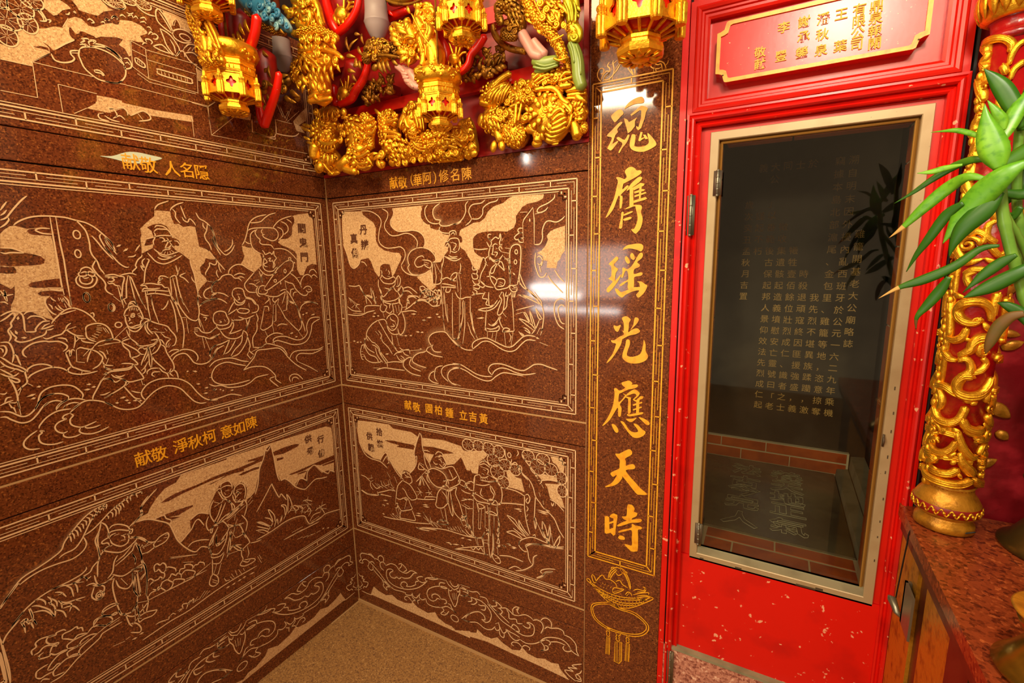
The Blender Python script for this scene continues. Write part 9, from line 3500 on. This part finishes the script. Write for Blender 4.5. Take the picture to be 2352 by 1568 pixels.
MB().box(1.716, 2.55, -1.12, -.02, .06, .815).build('carcass', 'wood_red', tb, False)
MB().box(1.700, 1.716, -.155, -.02, .06, .815).build('corner_post', 'gold_flat', tb, False)
MB().box(1.706, 1.716, -.200, -.155, .06, .815).build('stile', 'wood_red', tb, False)
MB().box(1.703, 1.716, -.338, -.200, .06, .806).build('door_panel', 'gold_flat', tb, False)
MB().box(1.700, 1.716, -.42, -.338, .06, .815).build('stile', 'wood_red', tb, False)
MB().box(1.703, 1.716, -.80, -.42, .06, .806).build('door_panel', 'gold_flat', tb, False)
lt = MB(); lt.box(1.690, 1.700, -.128, -.120, .672, .762); lt.box(1.690, 1.694, -.18, -.120, .672, .762); lp_ = lt.build('latch_plate', 'steel', tb, False)
lv = MB(); lv.tube([(1.699, -.10, .668), (1.690, -.095, .672), (1.683, -.080, .690), (1.681, -.066, .686)], [.005, .006, .008, .003], 8); lv.build('latch_handle', 'steel', lp_)
cb = MB(); P = cr([(1.6922, -0.0600, 0.6529), (1.6930, -0.0700, 0.7315), (1.6922, -0.0900, 0.8172), (1.6930, -0.1000, 0.8582), (1.7115, -0.1000, 0.8596), (1.7421, -0.1050, 0.8656), (1.7819, -0.1100, 0.8851)], 5); cb.tube(P, [.0014]*len(P), 6)
tag(cb.build('power_cable', 'cable'), 'thin black cable running up the door edge and round the column foot', 'cable')
# carved wall behind the altar
MB().box(1.7175, 2.7, .012, .03, .3, 2.6).build('wall_right', 'maroon', None, False, 'structure')
MB().box(1.7005, 2.7, .031, .12, .3, 2.7).build('wall_right_core', 'wood_red', None, False, 'structure')
wr = MB()
for a, b, w_ in (((1.8257, 0.0100, 1.3774), (1.7986, 0.0100, 1.2960), .03), ((1.7998, 0.0100, 1.3372), (1.8126, 0.0100, 1.2799), .02), ((1.8083, 0.0100, 1.2446), (1.8382, 0.0100, 1.2397), .016), ((1.8144, 0.0100, 1.2129), (1.8438, 0.0100, 1.2276), .02), ((1.8085, 0.0100, 1.1037), (1.8426, 0.0100, 1.0776), .028), ((1.8274, 0.0100, 1.0485), (1.8448, 0.0100, 1.0335), .02), ((1.8043, 0.0100, 0.9709), (1.8341, 0.0100, 0.9908), .02), ((1.7996, 0.0100, 1.0980), (1.8182, 0.0100, 1.0469), .02), ((1.8303, 0.0100, 1.3294), (1.8274, 0.0100, 1.3051), .014)): leaf3(wr, a, b, w_, (0, -1, 0), .02)
tag(wr.build('cloud_relief', 'gold_flat'), 'flat gilded cloud patches on the maroon wall behind the column', 'relief', None, 'stuff')
# old brass candle stand with a red globe lamp
CS = (1.905, -.10, .868)
cs = empty('brass_candle_stand', CS, 'tarnished brass stand of stacked bulbs behind the gilded column', 'candle stand')
MB().lathe([(.085, 0), (.088, .006), (.075, .016), (.055, .05), (.040, .065), (.034, .085), (.040, .10), (.060, .112), (.067, .130), (.060, .150), (.042, .165), (.036, .18), (.046, .19), (.050, .20), (.042, .21), (.034, .22), (.034, .232), (.050, .245), (.052, .252), (.03, .256)], CS, 40).build('body', 'brass_old', cs)
MB().ell((CS[0]-.046, CS[1]-.047, CS[2]+.131), (.016, .008, .016), Matrix.Rotation(math.radians(45), 3, 'Z'), 14, 8).build('medallion', 'brass', cs)
gb = empty('red_globe_lamp', (CS[0]-.008, CS[1], CS[2]+.252), 'glossy bright red globe with a petal tip on the tarnished brass stand', 'lamp')
g0 = (CS[0]-.008, CS[1], CS[2]+.252)
MB().lathe([(.02, 0), (.05, .006), (.068, .03), (.074, .06), (.070, .088), (.055, .115), (.03, .135), (.005, .145)], g0, 40).build('globe', 'red_ball', gb)
mb = MB(); leaf3(mb, (g0[0]-.03, g0[1]-.045, g0[2]+.10), (g0[0]-.072, g0[1]-.03, g0[2]+.145), .034, (-.5, -.7, .5), .15); leaf3(mb, (g0[0]+.03, g0[1]-.05, g0[2]+.09), (g0[0]+.07, g0[1]-.04, g0[2]+.14), .034, (.5, -.7, .5), .15); mb.build('petals', 'red_ball', gb)
# bright brass stand in the foreground
BS = (1.772, -.46, .868)
bs = empty('brass_twisted_stand', BS, 'bright brass stand with a dish and a twisted dragon stem, nearest on the altar table', 'candle stand')
MB().lathe([(.062, 0), (.066, .008), (.052, .025), (.040, .045), (.038, .055), (.046, .064), (.050, .078), (.046, .086), (.034, .088)], BS, 40).build('dish', 'brass', bs)
MB().lathe([(.046, .0835), (.054, .0865), (.056, .0895), (.053, .0915), (.030, .088), (.02, .0875)], BS, 40).build('rim', 'gold_flat', bs)
mb = MB(); mb.tube([(BS[0], BS[1], BS[2]+.085+.24*i/12) for i in range(13)], [.016]*13, 10)
for ph in (0, 2.1, 4.2):
    pts = [(BS[0]+.017*math.cos(ph+5.2*i/20), BS[1]+.017*math.sin(ph+5.2*i/20), BS[2]+.085+.235*i/20) for i in range(21)]; mb.tube(pts, [.0125*(1-.3*abs(i/10-1)) for i in range(21)], 8)
    for i in range(2, 20, 3): mb.ell(Vector(pts[i])+Vector((math.cos(ph+5.2*i/20), math.sin(ph+5.2*i/20), 0))*.008, (.0065, .0065, .008), None, 8, 6)
mb.build('twisted_stem', 'brass', bs)
# ------------------------------------------------------------------ lucky bamboo
pl = empty('lucky_bamboo', (1.70, -.40, 1.05), 'lucky bamboo with green strap leaves and jointed stems, right edge', 'plant')
def stem(P):
    mb = MB(); Q = cr(P, 5); rad = []
    for i, p in enumerate(Q): rad.append(p[3]*(1.0+(.16 if i % 6 == 0 else 0)))
    mb.tube([p[:3] for p in Q], rad, 10); mb.build('stem', 'stem', pl)
def leaf(P, m='leaf', tip=None, fold=.25):
    Q = cr(P, 5); vs = []; fs = []; n = len(Q)
    for i, (x, y, z, w_) in enumerate(Q):
        a = Vector(Q[max(0, i-1)][:3]); b = Vector(Q[min(n-1, i+1)][:3]); T = (b-a).normalized(); view = Vector((.35, .85, -.1)); sd = T.cross(view).normalized(); nn = sd.cross(T); c = Vector((x, y, z)); h = w_*.42
        vs += [c+sd*h+nn*h*fold, c+sd*h*.5+nn*h*fold*.35, c, c-sd*h*.5+nn*h*fold*.35, c-sd*h+nn*h*fold]
    for i in range(n-1):
        for k in range(4): fs.append((i*5+k, i*5+k+1, i*5+k+6, i*5+k+5))
    mb = MB(); mb.add(vs, fs); o = mb.build('leaf', m, pl)
    if tip:
        o.data.materials.append(M[tip]); cut = int((n-1)*4*.80)
        for i, p_ in enumerate(o.data.polygons): p_.material_index = 1 if i >= cut else 0
    s_ = o.modifiers.new('thick', 'SOLIDIFY'); s_.thickness = .0007
stem([(1.6591, -0.3800, 1.5300, 0.0049), (1.6642, -0.3800, 1.4931, 0.0060), (1.6717, -0.3800, 1.4502, 0.0061), (1.6833, -0.3800, 1.4066, 0.0061), (1.6940, -0.3800, 1.3737, 0.0061), (1.7093, -0.3800, 1.3298, 0.0061), (1.7318, -0.3800, 1.2751, 0.0061)])
stem([(1.6863, -0.3400, 1.5763, 0.0045), (1.6899, -0.3400, 1.5231, 0.0051), (1.6969, -0.3400, 1.4572, 0.0051), (1.7080, -0.3400, 1.4065, 0.0052), (1.7240, -0.3400, 1.3496, 0.0052), (1.7423, -0.3600, 1.2781, 0.0051)])
stem([(1.6702, -0.3800, 1.4556, 0.0033), (1.6866, -0.3700, 1.4285, 0.0039), (1.7039, -0.3600, 1.4008, 0.0045), (1.7199, -0.3600, 1.3619, 0.0045), (1.7379, -0.3700, 1.2851, 0.0045)])
leaf([(1.6479, -0.3700, 1.5396, 0.0056), (1.6361, -0.3600, 1.5495, 0.0079), (1.6232, -0.3500, 1.5571, 0.0075), (1.6115, -0.3400, 1.5597, 0.0036), (1.6011, -0.3300, 1.5615, 0.0006)], 'leaf', None)
leaf([(1.6508, -0.3800, 1.5112, 0.0055), (1.6395, -0.3700, 1.5151, 0.0113), (1.6255, -0.3500, 1.5110, 0.0129), (1.6066, -0.3400, 1.4971, 0.0103), (1.5888, -0.3300, 1.4816, 0.0062), (1.5714, -0.3200, 1.4692, 0.0006)], 'leaf_dark', None)
leaf([(1.6295, -0.3700, 1.5097, 0.0034), (1.6146, -0.3600, 1.5084, 0.0093), (1.6024, -0.3550, 1.5058, 0.0083), (1.5877, -0.3500, 1.5057, 0.0006)], 'leaf', None)
leaf([(1.6500, -0.3900, 1.4868, 0.0055), (1.6339, -0.3800, 1.4928, 0.0135), (1.6196, -0.3600, 1.4822, 0.0199), (1.5991, -0.3500, 1.4582, 0.0170), (1.5818, -0.3400, 1.4347, 0.0087), (1.5684, -0.3300, 1.4196, 0.0006)], 'leaf', 'leaf_dry')
leaf([(1.6308, -0.3900, 1.4596, 0.0067), (1.6187, -0.3800, 1.4468, 0.0150), (1.6061, -0.3700, 1.4177, 0.0131), (1.5965, -0.3600, 1.3945, 0.0073), (1.5897, -0.3500, 1.3707, 0.0006)], 'leaf_dark', None)
leaf([(1.6716, -0.3900, 1.4046, 0.0044), (1.6546, -0.3850, 1.4007, 0.0101), (1.6326, -0.3800, 1.3785, 0.0139), (1.6050, -0.3700, 1.3606, 0.0157), (1.5817, -0.3600, 1.3489, 0.0075), (1.5612, -0.3500, 1.3320, 0.0006)], 'leaf_dark', 'leaf_dry')
leaf([(1.6297, -0.3800, 1.3647, 0.0070), (1.6230, -0.3750, 1.3456, 0.0154), (1.6133, -0.3700, 1.3258, 0.0133), (1.6048, -0.3650, 1.3078, 0.0062), (1.6066, -0.3600, 1.2898, 0.0006)], 'leaf_dark', 'leaf_brown')
leaf([(1.6785, -0.4100, 1.5024, 0.0093), (1.6611, -0.4100, 1.4903, 0.0263), (1.6466, -0.4000, 1.4712, 0.0359), (1.6335, -0.3900, 1.4464, 0.0303), (1.6242, -0.3850, 1.4251, 0.0137), (1.6184, -0.3800, 1.4085, 0.0006)], 'leaf', None)
leaf([(1.6626, -0.4000, 1.4700, 0.0086), (1.6490, -0.4000, 1.4500, 0.0273), (1.6341, -0.3950, 1.4297, 0.0246), (1.6270, -0.3900, 1.4081, 0.0114), (1.6257, -0.3850, 1.3912, 0.0006)], 'leaf_dark', None)
leaf([(1.6606, -0.3900, 1.4993, 0.0141), (1.6541, -0.3900, 1.5175, 0.0335), (1.6476, -0.3850, 1.5408, 0.0305), (1.6433, -0.3800, 1.5630, 0.0131), (1.6418, -0.3750, 1.5808, 0.0005)], 'leaf', None)
leaf([(1.6625, -0.3700, 1.5470, 0.0099), (1.6604, -0.3700, 1.5576, 0.0175), (1.6560, -0.3700, 1.5686, 0.0131), (1.6464, -0.3650, 1.5867, 0.0006)], 'leaf', None)
leaf([(1.6832, -0.3600, 1.5489, 0.0077), (1.6744, -0.3600, 1.5733, 0.0208), (1.6628, -0.3550, 1.5995, 0.0232), (1.6529, -0.3500, 1.6166, 0.0145), (1.6437, -0.3450, 1.6301, 0.0006)], 'leaf_dark', None)
leaf([(1.6605, -0.3750, 1.5308, 0.0088), (1.6680, -0.3700, 1.5514, 0.0196), (1.6766, -0.3650, 1.5742, 0.0206), (1.6891, -0.3600, 1.5961, 0.0107), (1.6985, -0.3550, 1.6107, 0.0005)], 'leaf', None)
leaf([(1.6865, -0.3500, 1.5480, 0.0089), (1.6868, -0.3500, 1.5687, 0.0187), (1.6898, -0.3450, 1.5900, 0.0165), (1.6908, -0.3400, 1.6268, 0.0005)], 'leaf_dark', None)
leaf([(1.6675, -0.3700, 1.5047, 0.0088), (1.6835, -0.3650, 1.5169, 0.0219), (1.6993, -0.3600, 1.5288, 0.0195), (1.7146, -0.3550, 1.5431, 0.0005)], 'leaf_dark', None)
leaf([(1.6745, -0.3600, 1.5319, 0.0077), (1.6665, -0.3600, 1.5381, 0.0122), (1.6677, -0.3600, 1.5484, 0.0089), (1.6725, -0.3600, 1.5556, 0.0006)], 'leaf', None)
leaf([(1.7075, -0.4000, 1.3847, 0.0117), (1.6864, -0.4000, 1.3689, 0.0195), (1.6695, -0.3950, 1.3550, 0.0211), (1.6554, -0.3900, 1.3449, 0.0125), (1.6455, -0.3850, 1.3375, 0.0006)], 'leaf_dark', None)
leaf([(1.6854, -0.4000, 1.3930, 0.0054), (1.6742, -0.3950, 1.3840, 0.0143), (1.6611, -0.3900, 1.3685, 0.0135), (1.6496, -0.3850, 1.3513, 0.0034), (1.6460, -0.3800, 1.3440, 0.0006)], 'leaf_dark', None)
leaf([(1.7008, -0.4000, 1.3205, 0.0087), (1.6903, -0.3950, 1.3151, 0.0144), (1.6822, -0.3900, 1.3005, 0.0169), (1.6779, -0.3850, 1.2776, 0.0114), (1.6775, -0.3800, 1.2638, 0.0006)], 'leaf_brown', None)
leaf([(1.7178, -0.3900, 1.2980, 0.0110), (1.7030, -0.3850, 1.3189, 0.0166), (1.6892, -0.3800, 1.3291, 0.0113), (1.6821, -0.3750, 1.3313, 0.0006)], 'leaf_dark', None)
leaf([(1.7130, -0.3600, 1.4807, 0.0109), (1.6957, -0.3600, 1.4690, 0.0166), (1.6742, -0.3600, 1.4723, 0.0090), (1.6615, -0.3600, 1.4743, 0.0006)], 'leaf_dark', None)
leaf([(1.6964, -0.3550, 1.4533, 0.0078), (1.6892, -0.3500, 1.4404, 0.0114), (1.6789, -0.3500, 1.4576, 0.0057), (1.6767, -0.3450, 1.4748, 0.0006)], 'leaf_dark', None)
leaf([(1.7169, -0.3300, 1.5323, 0.0223), (1.7013, -0.3300, 1.5018, 0.0399), (1.6912, -0.3300, 1.4752, 0.0289), (1.6868, -0.3250, 1.4535, 0.0006)], 'leaf_dark', None)
